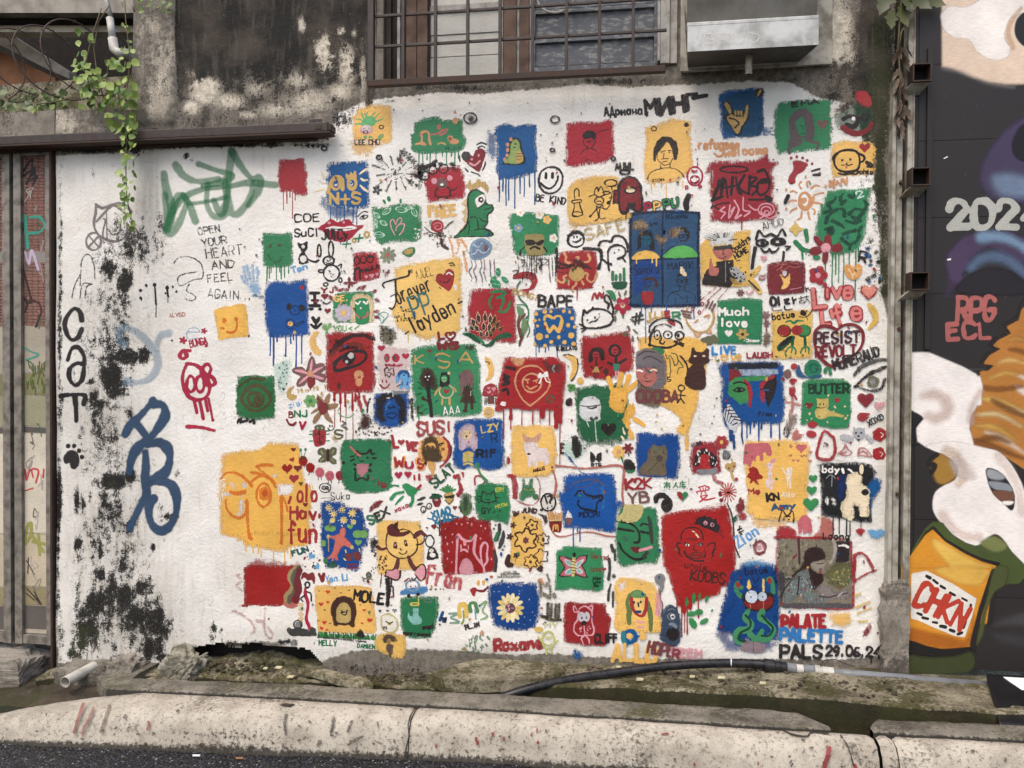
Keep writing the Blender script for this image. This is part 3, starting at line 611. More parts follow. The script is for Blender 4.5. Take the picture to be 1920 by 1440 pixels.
T('M.J.W',785,1125,900,1115,22,'G',5); l('t',6,'169 170 170 166 172 170'); l('t',6,'178 174 179 171')
pt('heart','smiling dark red heart with short lines around it'); F('x','181 230 185 227 192 229 197 235 201 226 208 222 214 225 216 232 213 242 207 257 197 252 186 243 181 237'); F('f','181 230 186 227 193 230 191 240 185 241 181 236'); s('P',12,'193 245 200 248 208 241'); e('P',978,1195,10); e('P',1030,1165,8,12)
for p in ('203 217 210 214 218 217','205 222 210 219 215 221','212 255 216 246','195 258 204 261 208 264','177 234 178 242','186 253 190 257','215 248 216 243'): s('k',8,p)
sq('tall blue @a green toy dinosaur','b','229 193 246 185 260 189 272 186 293 186 292 212 294 236 293 258 280 262 260 269 236 269 232 256 233 220',(1340,[(1185,170),(1212,90),(1255,160),(1302,220),(1340,110),(1372,130),(1410,80,1320),(1450,230,1300),(1235,200)]),8,thin='217 200 234 196 234 234 224 240 218 226')
mp('dinosaur'); F('k','241 245 250 233 252 216 255 209 263 207 269 212 271 222 276 238 275 245 260 248 248 247'); F((138,160,92),'243 244 252 233 254 217 257 211 263 209 267 214 268 222 272 234 272 243 260 246 250 245'); F('o','260 240 261 232 266 226 271 230 273 238 270 244 263 244')
for y in (1155,1175,1195): l('v',5,[1310,y,1350,y - 4])
for x,y in ((1272,1045),(1247,1085),(1247,1125),(1243,1165),(1225,1195)): e('t',x,y,13,15)
e('k',1305,1080,8); l('k',4,'258 221 261 221')
pt('smile','black brushed smiling face above be kind'); fr('C'); s('k',20,'40 94 56 96 68 108 70 126 64 144 52 154 38 157 24 152 15 138 13 122 18 106 30 96',cl=1,g=.8); l('k',26,'30 109 30 119'); l('k',26,'46 109 46 118'); s('k',22,'17 132 26 140 38 145 50 138 58 124 59 116')
T('BE KIND',30,875,385,915,80,'k',13)
fr('B'); pt('crown','mustard crown and spikes above the green dinosaur'); f('o','170 140 181 124 186 138 200 122 208 132 217 126 225 138 226 160 218 152 208 140 198 146 190 148 181 152',am=1,g=.8)
f('h','174 168 160 182 172 192 161 202 170 212 160 220 170 230 156 248 178 240 180 200',am=.5)
pt('crocodile','green cartoon crocodile with big white eye sitting down'); Cd=(40,120,74)
F('k','141 264 154 251 170 234 176 210 174 180 176 160 186 149 200 147 216 158 222 180 236 184 237 200 226 210 226 228 218 240 232 246 237 260 200 262 170 262')
F(Cd,'145 262 158 251 173 237 179 212 178 182 180 162 188 152 200 151 213 160 218 182 233 187 234 198 222 208 223 226 214 240 228 248 232 259 200 260 170 260')
F('w','194 172 202 164 215 160 218 172 210 184 200 192 195 180'); e('k',1035,865,32,36); e('w',1040,862,10)
for p in ('215 197 226 194 233 191','182 216 194 214 200 226 201 242','204 214 210 222 222 226','176 256 180 240 178 226','192 246 210 243 226 248 228 258','200 194 212 186 222 182'): s('k',9,p)
fr('c'); sq('red @a dark haired portrait drawn in black',(160,34,46),'-15 185 6 181 30 183 52 178 58 183 57 202 58 236 42 246 26 247 -4 251 -16 248 -15 216',g=1.5)
mp('portrait'); F('k','10 205 12 199 18 196 26 197 30 202 29 209 22 207 14 209')
for p in ('12 209 11 214 15 220 20 223 26 218 29 210','15 212 18 213 20 211 24 212 26 210','17 220 18 225','24 220 24 225','7 232 11 226 18 222','25 223 30 226 34 232','21 211 20 216','14 242 17 239 19 241','32 198 50 194'): s('k',4,p)
pt('writing','bold black cyrillic name beside a smaller one'); T('АДриана'.replace('А','A').replace('р','p').replace('а','a'),215,868,500,852,62,'k',11,g=.9); T('МИНГ'.replace('М','M'),530,862,920,815,108,'k',26,g=1.2); l('k',22,'176 147 196 143',g=1.0)
sq('tall mustard @a shoulder length haired portrait','y','103 190 120 186 144 177 160 180 174 181 172 204 175 224 176 252 164 266 152 272 128 276 104 275 100 240 104 220',(1370,[(565,70),(590,30),(640,40),(676,120),(800,40)]),6,g=1.5)
mp('portrait'); f('k','116 242 116 224 121 212 130 204 142 205 151 212 154 226 151 241 146 240 144 224 137 212 128 224 121 230 120 243',sm=0)
for p in ('122 230 122 238 128 245 134 248 141 245 145 238','127 228 134 226','138 226 143 226','132 230 131 237','128 239 132 238 138 238','130 243 136 242','126 247 127 253 120 255 111 260 107 269','141 247 142 252 150 254 158 260 162 266','126 253 134 252 141 252'): s('k',5,p)
e('k',645,1145,8,5); e('k',700,1143,8,5); ring('k',585,965,18,16,6); e('k',828,933,18); T('ZION',570,1365,660,1355,18,'q',4)
pt('writing','tan handwritten words refugees welcome'); T('refugees',920,1115,1225,1118,66,'t',14); T('welcome',1115,1175,1440,1150,62,'t',14); s('t',14,'222 224 220 232 214 235 207 230')
sq('blue @a mustard hand making horns','b','214 140 226 135 248 133 266 131 280 132 283 140 281 160 284 202 260 207 240 207 220 210 216 198 217 176 213 160',g=1.4,thin='280 191 295 192 294 203 281 204')
mp('hand'); F('T','222 154 230 144 274 140 278 200 236 204 220 188',op=.6,soft=3); F('k','220 156 226 151 232 158 237 170 254 168 255 158 260 157 258 180 250 192 243 205 232 192 221 176 224 172 228 171'); F('o','222 157 226 153 231 161 236 174 251 174 255 158 258 160 256 178 247 192 242 202 230 186 225 176 231 174')
for x in (1195,1218,1240): e('o',x,850,9,22); l('k',5,[x+11,830,x+11,880])
s('k',12,'230 178 238 180 244 186 238 192'); f('k','269 134 280 131 282 140 276 148 269 142'); f('o','272 146 277 140 279 134 276 134 272 140')
dots('n',1280,870,1400,1000,22,5)
sq('green @a long haired woman in grey','g','304 154 320 150 344 149 370 148 384 149 383 170 385 200 382 224 360 226 320 230 303 232 298 220 296 192 297 168',g=1.6)
mp('portrait'); Ch=(92,78,78); f(Ch,'318 218 321 204 319 180 328 166 344 162 355 172 358 188 357 208 346 210 345 192 343 180 340 172 330 182 329 194 336 206 332 216 320 220',sm=0); s(Ch,22,'320 230 320 222 336 214 332 202 328 192'); s(Ch,20,'345 208 352 212 363 215 362 223'); s(Ch,10,'333 204 340 206 348 200')
for p in ('336 188 341 190','343 189 347 187','342 191 340 195','338 200 342 201 344 199'): s('G',4,p)
heart('j',1850,930,44); T('EMA',1620,800,1820,775,34,'k',11,g=1.2)
fr('d'); pt('face','dark smudged face with white eyes and red grin'); F('r','83 140 90 136 100 138 107 150 106 160 96 161 86 152'); F('G','52 172 70 156 90 154 110 166 109 190 100 202 76 204 56 192',g=2.4,soft=3,op=.45); f('q','52 164 68 150 82 152 70 166 56 172',g=2.2,op=.8); s('k',26,'66 178 74 174 86 176 86 184 80 190 70 186'); ring('k',485,880,25,24,16); e('w',402,888,14,15); s('x',34,'65 191 74 197 86 200 100 196 107 186')
sq('mustard @a black outlined puppy and red heart','y','50 214 66 210 108 212 115 224 112 240 114 260 80 264 48 267 44 240',g=1.3)
mp('puppy'); s('k',15,'56 230 64 226 76 225 86 228 90 240 88 252 80 257 62 257 53 250 51 238',cl=1); s('k',13,'56 230 49 236 50 242'); s('k',13,'86 229 96 234 96 240 90 244'); s('k',13,'57 260 66 262 74 260 84 261 88 257'); e('k',318,1202,9); e('k',378,1195,9); s('k',6,'62 248 69 247 70 244 72 248 79 246'); e('s',348,1255,9,13); heart('r',487,1105,42); s('k',22,'100 243 108 248 102 249',g=1); T('chia',450,1300,550,1305,34,'k',8)
# ---- second row
fr('A'); sq('plain red @dark red drips, nothing on it',(158,42,48),'54 75 76 74 96 73 114 70 118 90 123 112 120 128 124 152 120 160 98 161 84 152 70 153 60 154 52 136 51 112 53 96',(770,[(322,210),(365,130),(402,60),(432,310),(465,90)]),9,g=1.1)
sq('blue @two mustard ringed eyes and initials','b','172 82 198 80 228 77 240 79 270 79 270 100 275 124 272 152 274 176 268 192 240 194 200 192 174 188 166 160 172 138 164 120 174 112 166 98',(960,[(895,180),(972,150),(1012,430),(1065,140),(1105,50),(1165,170),(1210,200)]),9,g=1.6,thin='150 166 172 160 174 180 240 192 248 216 180 216 152 180')
mp('eyes'); Co=(196,160,92); s(Co,38,'172 154 176 140 182 124 192 117 204 120 207 136 208 148'); ring(Co,958,670,50,66,26); ring(Co,1155,665,48,68,34); l(Co,24,'219 120 217 112 226 118 228 108 232 118 238 106 240 118'); F('w','186 124 197 123 197 138 192 140 187 136',op=.0); s('w',8,'188 134 191 138 195 134'); s('w',8,'226 135 230 138 233 134'); e('w',1140,650,8); e('w',948,632,7)
T('N+S',890,915,1260,905,125,Co,26);
for p in ('249 111 258 104 267 98','252 122 260 126 269 125','251 138 260 147 270 153'): s('c',22,p,tp=.4)
for p in ('156 105 166 118','148 125 164 134','138 153 152 149 164 147','156 112 163 122'): s('c',20,p,tp=.4)
pt('writing','black square lettered words beside the red lips'); T('COE',460,1130,770,1115,90,'k',15); T('SuCI',465,1305,745,1290,90,'k',15)
pt('lips','glossy red painted lips with black writing over them'); F((160,26,50),'147 241 164 230 180 219 192 224 200 226 212 219 224 220 238 233 262 233 246 246 230 264 214 273 192 272 174 262 160 248'); F('w','166 241 186 236 210 237 230 235 242 239 228 245 204 248 186 246'); e('P',880,1140,18); e('P',1055,1130,16); s('q',6,'178 241 192 243 212 242 230 242'); T('JUiCy',790,1330,1110,1330,110,'k',20,g=1)
pt('eye','small black lashed eye right of the lips'); s('k',9,'245 212 252 204 260 200 268 202'); s('k',9,'248 217 256 210 268 211 260 218 250 218'); e('k',1282,1065,22,18)
pt('writing','green and mustard letters xoxo'); T('X',1080,1440,1140,1385,60,'g',16); ring('o',1180,1350,20,24,15); T('X',1230,1370,1285,1320,55,'g',15); ring('o',1330,1280,26,34,18)
part('ink_firework','black and grey ink burst of dotted rays and flowers')
for i in range(13):
 a=i*.483+.1; r1=130; r2=random.uniform(190,300)
 s('k',10,[1680+r1*math.cos(a),540+r1*.8*math.sin(a),1680+r2*math.cos(a),540+r2*.9*math.sin(a)],sm=0,g=1.5,op=.85); e('k',1680+(r2+12)*math.cos(a),540+(r2+12)*.9*math.sin(a),13,g=1)
for r in (30,60,90,110): dots('v' if r < 70 else 'k',1680 - r,540 - r*.8,1680+r,540+r*.8,16,5)
flower('f',1455,745,60,5,'e',op=.9); flower('f',1770,300,52,5,g=1); flower('f',1840,350,46,5,g=1); flower('f',1890,405,42,5,g=1); flower('f',1735,390,50,5,'d',g=1); e('e',1480,450,70,26,-20,g=3,soft=3,op=.35)
mx(1)
for x,y in ((1900,560),(1860,650),(1950,690),(1990,620),(1930,480)): flower(random.choice(['f','j','k']),x,y,46,5,g=1.2,op=.85)
mx(0)
sq('green @a white leaf wreath and pink heart','g','278 191 314 189 340 181 384 183 398 192 396 210 400 240 396 266 380 274 356 272 324 275 300 280 288 270 282 250 280 220',g=1.3)
mp('wreath'); Cw=(186,214,190)
for x,y,r,an in ((1450,1050,50,40),(1440,1130,40,80),(1530,1140,50,30),(1570,1000,60,-35),(1745,980,70,10),(1480,1280,66,8),(1830,960,40,-20),(1900,1010,60,60),(1430,1180,34,20)):
 t=math.radians(an); dx,dy=r*math.cos(t),r*math.sin(t); s(Cw,6,[x - dx,y - dy,x - dy*.5,y+dx*.5,x+dx,y+dy,x+dy*.5,y - dx*.5],cl=1); l(Cw,4,[x - dx,y - dy,x+dx,y+dy])
s('P',10,'334 257 325 240 323 224 330 220 336 232 340 220 348 216 349 226 338 238 336 250'); s('P',10,'338 240 344 232 356 231 354 244 345 257')
dots('w',1900,1200,1975,1330,14,8,g=1)
pt('leaf_marks','three small green leaf dabs above the wreath square'); e('g',1540,885,18,32,-25); e('g',1595,850,24,36,-15); e('g',1735,875,16,24)
fr('B'); sq('red @a mauve bear face and body outline',(158,32,44),'69 130 80 108 104 94 130 92 156 91 164 100 166 120 172 140 170 168 160 172 128 174 96 178 79 182 77 160 74 144',g=1.5)
mp('bear'); e('P',480,640,38,36); e('P',665,605,34,34); e('j',575,665,72,66); e('w',572,685,20,16); e('q',545,640,10,6); e('q',600,630,10,6); s('q',7,'108 141 115 143 122 140'); s('q',22,'104 146 98 154 100 164'); s('q',22,'128 143 134 150 134 162'); s('q',12,'98 164 112 166 136 164'); s('q',12,'136 149 144 149 151 144'); l('q',14,'104 166 106 170'); l('q',14,'126 165 126 170')
mp('faces');
for x,y,r in ((370,575,52),(465,510,50),(590,495,54)): ring('k',x,y,r,r,14,g=.8); s('k',6,[x - 14,y,x - 10,y+12,x+8,y+12]); e('k',x - 30,y - 62,34,26,g=1)
for x,y in ((335,455),(495,400),(690,440),(280,580)): e('k',x,y,32,30,g=1)
s('k',36,'60 100 80 92 96 84',g=1.2); e('q',730,500,60,40,op=.5,g=2)
pt('writing','faded mustard capitals FREE'); T('FREE',420,1065,740,1050,120,'y',32,g=1.8,op=.85)
pt('flower','red rose over grey green foliage'); e('g',440,1140,30,40,-20,op=.5)
mx(1)
for i in range(34): a=random.uniform(.2,2.9); r=random.uniform(40,170); e(random.choice(['v','f','v','s']),520+r*math.cos(a)*1.1,1230+r*math.sin(a)*1.1,18,10,random.uniform(0,180),g=.8)
mx(0)
F('r','87 234 94 222 108 221 118 232 116 244 104 251 90 246'); s('P',6,'92 234 100 228 112 230 112 240 102 244 96 238 104 234'); s('q',30,'108 252 112 266 114 280 128 290',g=1.5); s('f',10,'72 238 86 250 100 254'); s('v',14,'120 242 132 230 140 224',g=1)
fr('F'); pt('jellyfish','grey blue jellyfish with wavy tentacles')
for i,x in enumerate((1170,1220,1290,1330,1400,1450)):
 s((150,128,140) if i % 2 else (120,116,124),12,[x,300,x+20 - i*3,380,x - 20+i*6,440,x+15,520,x+5+i*8,560+(i % 3)*30],tp=.6,g=.6)
F('i','232 42 234 24 246 12 262 9 278 16 286 30 280 46 264 58 244 62 234 56'); F((128,140,160),'238 40 246 20 264 16 278 28 274 44 256 56 240 54',op=.7,soft=2); s((190,200,214),9,'238 48 246 44 252 36 262 44 272 42 278 34'); s((160,180,196),16,'240 24 252 30 262 20')
pt('spray','mustard scribble dripping above the mustard square');
for p in ('182 10 188 24 192 40 194 52','202 12 206 28 200 46','212 12 222 26 224 38','216 40 222 66 226 92'): s('A',22,p,g=2,op=.8)
sq('large mustard @black script and a smiling red heart',(228,186,104),'48 80 76 71 104 66 144 58 172 57 200 51 212 56 214 84 212 124 214 160 210 200 212 224 196 240 160 246 120 252 96 242 76 238 58 228 48 200 40 182 52 164 50 120',(1210,[(420,80),(560,60),(630,50),(680,60),(760,40)]),9,g=1.7)
mp('script'); s('k',18,'86 86 84 98 66 104 46 109 28 114 22 120 26 127',g=.25); s('k',18,'53 112 55 140 54 164 47 178 39 176'); s('k',11,'41 148 60 139')
T('orever',305,835,720,660,200,'k',16); T('PP',505,1010,720,930,260,(60,110,108),20); T('layden',505,1175,1000,925,190,'k',19); l('k',14,'204 165 213 160'); l('k',14,'77 238 85 232')
mp('heart'); F('r','150 104 154 95 164 94 170 98 174 86 184 82 194 90 194 108 190 124 182 136 172 130 160 122 151 114'); s('w',14,'176 95 182 91 189 96'); s('q',10,'168 115 178 114 184 106'); e('q',808,560,6,12); s('k',13,'182 70 190 68 195 74'); s('k',8,'185 74 189 74 190 76'); l('k',9,'158 126 162 129'); f('w','192 121 200 119 203 132 197 135',am=.2)
T('AJUEL',520,535,720,490,110,'q',4); dots('k',240,900,500,1050,40,7,g=1.2)
pt('writing','dark red letters L and heart above us'); T('L',790,1255,860,1245,80,'x',22); heart('x',925,1215,55,line=1,w=22); T('US',790,1355,1020,1345,60,'x',24,g=1)
fr('E'); sq('green @a faint smiling face and drips','g','144 -2 200 -4 200 24 202 48 200 57 172 59 156 58 147 55 146 30',(285,[(770,130),(790,105),(805,55),(856,120),(885,50),(900,110),(928,100),(967,60)]),8,g=1.1)
mp('smile'); Cs=(84,76,50); e(Cs,800,100,13,20); e(Cs,882,95,16,14); s((50,96,60),14,'156 36 160 43 168 49 176 48 181 40')
pt('cat','black cat shaped like an ampersand with a long tail'); f('k','208 12 215 16 220 15 227 12 228 24 222 32 227 40 229 50 222 53 212 52 210 44 212 36 217 31 211 22',sm=0); e('w',1097,107,17); e('w',1097,218,30,32); s('k',14,'228 44 233 47 241 49 247 46')
pt('rabbit','black outlined rabbit snowman with tall ears'); ring('k',1240,145,16,55,12,g=.6); ring('k',1345,130,22,70,12,g=.6); ring('k',1325,235,48,40,13,g=.6); ring('k',1350,345,72,72,13,g=.6)
s('k',7,'262 46 265 48 269 44'); s('k',7,'260 50 265 52 270 50'); e('k',1330,325,6); e('k',1345,350,6); e('k',1350,375,6); s('k',10,'256 64 248 63 247 67 254 68'); s('k',10,'282 56 288 53 287 60'); ring('k',1300,448,20,16,9); ring('k',1432,410,14,20,9)
pt('writing','pale blue script name between green and blue squares'); T('Ten',1000,345,1140,305,50,'l',12,op=.85)
pt('handprint','pale blue handprint left of the blue square')
for p in ('118 84 114 70 112 58','124 80 121 66 118 56','130 80 129 64 128 56','136 82 138 70 136 60','120 90 114 86 110 76'): s('l',26,p,g=2.6,soft=1.5,op=.55)
F('l','120 86 138 84 146 100 140 112 130 112 122 100',g=3,soft=2,op=.55); s('b',24,'130 108 140 112 148 112',g=3,op=.6)
sq('tall blue @a small dog face and drips',(12,74,140),'152 86 172 82 192 85 220 80 227 82 229 112 230 152 232 180 220 182 192 184 160 187 154 180 150 152 149 112',(915,[(800,170),(830,260),(940,180),(985,60),(1035,280),(1085,240),(860,45),(1010,30)]),10,g=1.5)
mp('dog_face'); e('k',968,650,24,32,10); e('k',1085,660,28,32,-30); ring('n',1020,680,46,42,5); e('k',1008,665,5); e('k',1038,668,5); e('k',1022,685,7,5); e('y',980,803,24,22); ring('n',980,803,40,42,5); e('O',975,800,10); e('r',1085,475,20,20); ring('y',1020,880,10,10,5); T('CHIM',1040,830,1110,790,26,'n',4)
pt('marks','thick black stacked shapes right of the blue square'); l('k',26,'233 105 248 105'); l('k',30,'240 106 241 126'); l('k',20,'235 118 247 118'); l('k',24,'232 128 249 128'); e('k',1170,670,20,16); e('k',1250,670,18,14); s('k',24,'237 150 243 158 248 150'); l('k',26,'243 158 242 166'); s('k',18,'234 162 242 168 252 160')
sq('small red @linked people and a capital name',(158,36,44),'309 33 328 31 352 32 357 44 359 66 357 78 344 82 324 85 314 88 309 80',g=1.0)
mp('people'); ring('k',1580,235,24,36,8); ring('k',1640,225,26,34,8); ring('k',1700,220,30,32,9); s('k',16,'336 40 346 40');
for x in (1580,1640,1700): e('k',x - 8,225,4); e('k',x+8,225,4); s('k',4,[x - 8,245,x,250,x+8,244])
s('k',14,'313 82 312 66 320 60 322 80'); T('HAULA',1635,345,1785,295,34,'k',8); heart('P',1665,380,18); heart('P',1715,370,24); heart('P',1765,355,18)
pt('heart','speckled dark red heart right of the small red square'); f('x','360 64 366 61 369 65 375 60 377 68 368 77',g=1.6)
pt('lips','small crimson kiss mark and hearts beside the black shapes'); T('Y',1262,520,1310,520,40,'x',14); T('J',1340,520,1370,520,40,'x',12); heart('x',1292,555,34); heart('x',1320,685,32); s('f',12,'256 122 262 125 269 121')
sq('green @a lilac flower and a long haired mask',(38,128,78),'276 108 290 103 340 102 346 108 346 156 330 160 280 158 274 152 273 124',g=1.0)
mp('mask'); f('h','304 120 310 109 324 105 338 108 346 120 347 158 336 158 304 158',g=.8); F((38,128,78),'312 120 320 115 332 115 338 124 338 158 316 160 313 148',g=.3); s('w',12,'314 122 318 125 322 120'); s('w',12,'328 121 333 124 336 120'); s('s',14,'315 144 322 150 332 148 336 140'); e('w',1615,660,10,8)
flower((188,176,184),1463,705,82,9,'y',.5); T('GE.',1385,600,1510,590,46,'y',10)
pt('leaf_marks','dark red leaf dabs in an arch over the mask square')
for x,y,a in ((1390,480,60),(1440,500,-20),(1490,500,10),(1600,480,-40),(1640,475,-40),(1740,510,-30),(1760,590,20),(1760,690,0),(1760,740,10),(1345,570,50),(1515,440,70)): e('x',x,y,30,15,a,g=1)
flower('x',1510,435,50,4,g=.6)
pt('writing','green broccoli and pale green word with arrow'); e('a',1300,830,34,30,g=1.4); e('a',1340,815,24,24,g=1.4); s('a',18,'262 170 262 176',g=1); T('YOU',1375,870,1490,865,44,(150,190,140),10,op=.9); l('a',8,'308 166 302 169 308 172'); l('a',10,'313 170 320 164')
pt('flower','small grey green daisy with an orange centre'); fr('F'); flower((130,140,112),175,245,100,9,'s',.36,g=.5)
pt('fruit','small avocado half in green and tan'); F('g','69 43 80 33 98 30 99 44 88 53 76 51'); F('o','72 43 82 35 93 33 93 43 84 48')
pt('leaf','dark speckled leaf at the lower left of the mustard square'); F('v','12 218 30 217 50 228 58 246 46 262 30 266 18 250',g=2,op=.85); dots('q',90,1110,260,1300,46,8,g=1)
pt('leaf','small teal leaf outline beside the mustard square'); s((90,160,140),7,'12 192 24 186 36 190 30 202 20 212 16 200',cl=1); s((90,160,140),5,'16 192 26 200 22 210')
pt('moon','mustard crescent moon beside the red eye square'); fr('E'); F('y','238 175 248 174 243 186 244 198 253 212 246 217 234 206 231 190',g=.8)
fr('E'); sq('large red @a big black outlined eye',(152,32,34),'260 178 284 174 312 176 328 174 347 176 347 210 349 240 351 268 344 284 280 286 262 280 260 240 261 210',None,g=1.1)
fr('J'); drips((152,32,34),640,[(690,60),(760,90),(820,130),(905,180),(940,70),(985,30)],26); drips((140,30,34),700,[(692,330),(760,260),(828,480),(908,560)],7)
mp('eye'); fr('E'); s('k',34,'270 212 284 196 304 184 328 181 347 188',g=1.3,op=.85); s((120,50,40),26,'268 218 280 208 296 200 320 198 330 206',g=1.2,op=.8); s('k',22,'274 232 284 224 300 214 320 209 333 214 332 224 320 234 300 240 280 245 277 236 284 224'); F('k','291 222 302 212 314 216 313 226 304 235 294 232'); e((200,190,190),1530,1090,28,28); e((200,190,190),1492,1145,14,15); s('k',20,'286 210 300 204 318 203',op=.7,g=1)
e('t',1598,1265,44,46); e('t',1600,1325,30,42); e('r',1605,1280,18,14); l('h',4,'311 254 329 255'); dots('q',1330,940,1400,960,2,12); heart('q',1368,1290,10); f('q','285 264 289 272 284 280 281 272'); heart('q',1585,1395,12);
pt('flower','mauve six petalled lily beside the red eye square'); fr('J')
for P5 in ('70 76 74 52 84 34 92 50 92 60 84 76','78 76 92 56 108 52 118 62 114 70 96 80','80 80 98 76 116 80 118 94 108 98 90 88','78 80 68 104 50 109 47 100 56 86','76 80 60 84 36 72 44 62 62 62'): F('j',P5);
for p in ('80 74 82 58 84 44','82 78 96 68 110 62','82 80 98 86 112 90','76 82 64 92 54 102','74 78 60 72 44 70'): s('P',26,p,tp=.6)
f('x','72 88 80 85 92 88 92 102 79 118 73 104'); e('t',395,385,34,40)
pt('panel','pale pink scratched panel with cartoon eyes and a smile'); f((214,190,186),'240 8 316 14 318 120 246 120 239 60',g=2.4,op=.75,soft=2); e('d',1320,200,34,54); e('d',1425,200,46,54); e('g',1310,205,14,22); e('G',1410,195,14,22); s('q',10,'260 84 259 68 265 63 269 70 274 65 279 66 281 82 274 78 270 86 264 80',g=.7); s('q',8,'264 76 269 74 274 77'); smile('x',1290,520,56,14); dots('d',1290,275,1500,300,26,7); s('d',30,'262 58 280 58',g=2,op=.7)
heart('d',1252,80,45); heart('d',1540,175,45)
pt('puppy','light blue long eared puppy'); e('l',1450,440,26,70,12); e('l',1580,440,26,70,-14); e('b',1520,400,74,62,op=.85); e('l',1520,430,50,50); e('n',1540,385,9); e('n',1522,408,12,9); F('l','298 94 314 94 318 112 312 115 304 110 298 115 294 112'); s('n',10,'300 98 301 104'); s('n',10,'313 98 312 104'); s('z',12,'288 108 296 104')
sq('dark blue @a black and blue sleeping face',(22,76,142),'232 128 250 122 280 120 314 119 318 140 315 170 312 196 288 206 266 210 244 204 231 192 230 160',g=1.4)
mp('face'); f('k','236 140 250 124 280 122 296 128 308 144 310 170 308 196 294 200 288 180 292 160 280 140 266 138 258 152 256 176 266 192 250 196 236 180',g=1.2); s('n',12,'264 154 270 160 278 158'); s('n',12,'278 154 284 160'); s('n',12,'262 176 274 172 286 176 276 185 264 181'); s('l',10,'260 166 264 154 272 144',op=.5); f('e','278 119 314 118 315 124 280 128'); e('w',1335,680,26,8,op=.8); l('w',7,'278 120 278 132')
pt('mark','black rectangle dab between the blue face and green square'); f('k','318 136 327 134 326 176 328 192 320 182',g=.9)
# ---- centre
fr('K'); sq('large green @three figures and capital letters',(48,128,82),'14 20 40 10 84 7 124 5 168 6 172 24 178 50 180 84 180 112 184 140 185 168 176 178 140 180 100 181 60 180 26 181 20 152 16 100 12 60',(900,[(160,50),(160,250)]),8,g=1.4)
mp('girl'); f('q','34 84 40 66 54 62 68 70 74 86 76 104 78 116 66 118 60 112 48 116 36 104',g=1.2); e('k',268,440,48,58); e('w',245,425,12,11); e('w',285,422,12,11); f('P','51 91 57 91 54 96'); s('k',34,'55 100 56 128 60 152 63 178',g=.7); s('q',30,'56 144 44 138 42 136',g=.7)
for p in ('28 128 40 124','30 98 42 100','32 112 42 115','60 125 70 123','72 146 78 141','32 160 42 154','30 170 34 172 42 170','44 166 52 162'): s('G',12,p)
mp('child'); ring('h',490,600,82,80,8); e('h',0,0,1) if 0 else None; F('k','83 108 85 80 92 74 100 76 105 86 104 106 94 109'); e((60,150,96),463,450,38,45); e('w',448,440,7); e('w',478,440,7); s('h',6,'88 94 92 96 97 93'); heart('r',492,600,38); s('o',18,'82 112 74 122 71 130',tp=.3); s('o',18,'114 110 119 116 121 121',tp=.3); l('o',22,'89 138 88 151'); l('o',22,'106 138 106 151'); e('h',520,380,18)
mp('woman'); f('j','131 124 128 80 138 69 154 68 164 80 165 112 160 116 156 104 138 108 136 128',g=.8); e((112,84,84),730,445,50,72); f('q','138 108 156 106 160 120 166 136 172 148 130 148 138 128',g=.8); l('q',30,'146 148 145 166'); l('q',28,'159 146 160 160'); e('q',715,835,32,18); e('w',782,620,4,38); s('j',16,'138 112 131 130')
mp('letters'); T('K',120,265,220,260,100,'o',16); s('o',16,'106 36 92 30 76 31 74 40 88 48 104 50 103 60 92 64 79 60'); T('A',640,255,810,260,130,'o',18); T('AAA',460,885,660,865,95,'w',8); heart('x',292,118,26); s('q',20,'30 156 30 170 40 174',op=.7); T('WS',390,95,640,90,80,'x',28,g=1); e('q',770,75,60,34,g=1.5)
pt('banana','mustard banana with black edge between green and red squares'); F('y','189 38 200 40 210 52 213 70 208 86 196 95 192 94 198 80 197 60'); s('q',8,'192 48 202 52 200 56')
pt('mushroom','red spotted mushroom'); F('r','185 128 188 110 200 102 214 103 222 114 221 128 216 133 192 132'); dots('P',940,550,1090,640,12,9); F((112,70,60),'198 132 212 132 211 148 198 149')
for x in (955,975,1060,1080): s('f',10,[x,680,x+random.uniform(-8,8),760],sm=0,tp=.4)
pt('coin','small mustard round smiling face'); e('y',1000,850,68,66); e('h',1000,850,46,44,op=.7); s('o',6,'193 172 200 176 206 171')
fr('F'); sq('red @a dark lotus bud and green leaves',(156,36,42),'232 134 250 130 280 128 312 126 336 128 340 152 342 200 344 260 280 258 250 248 228 240 226 180',g=1.4)
mp('lotus'); s('g',34,'216 238 236 242 256 252 268 266',tp=.4); F('G','216 236 240 240 268 264 300 240 320 234 332 240 328 248 300 252 272 270')
for x,y,w2,h2,a in ((1260,1000,40,140,-8),(1340,990,42,130,0),(1400,1010,40,120,6),(1450,1020,40,120,14),(1200,1050,40,120,-22),(1180,1120,34,90,-38),(1490,1080,34,110,26),(1530,1130,30,80,42),(1240,1120,42,110,-18),(1320,1100,42,110,-4),(1390,1110,40,110,8),(1440,1140,40,100,20),(1290,1190,36,80,-10),(1360,1190,36,80,6),(1410,1200,30,70,18)):
 t=math.radians(a); c0,s0=math.cos(t),math.sin(t); q=[]
 for u,v in ((0,-h2*.6),(w2*.7,-h2*.1),(w2*.5,h2*.35),(0,h2*.5),(-w2*.5,h2*.35),(-w2*.7,-h2*.1)): q += [x+u*c0 - v*s0,y+u*s0+v*c0]
 f(('c' if a < 10 else 'o'),q,am=.1); q2=np.array(q).reshape(-1,2); q2=(q2 - [x,y+4])*.82+[x,y+6]; f('q',q2.ravel().tolist(),am=.1)
mp('leaves');
for p in ('288 144 280 156 278 168','280 140 296 136 318 138','308 144 312 160 304 180','328 160 324 176 312 186 298 184','296 152 308 148 320 140','278 166 284 178'): s('g',28,p,tp=.5)
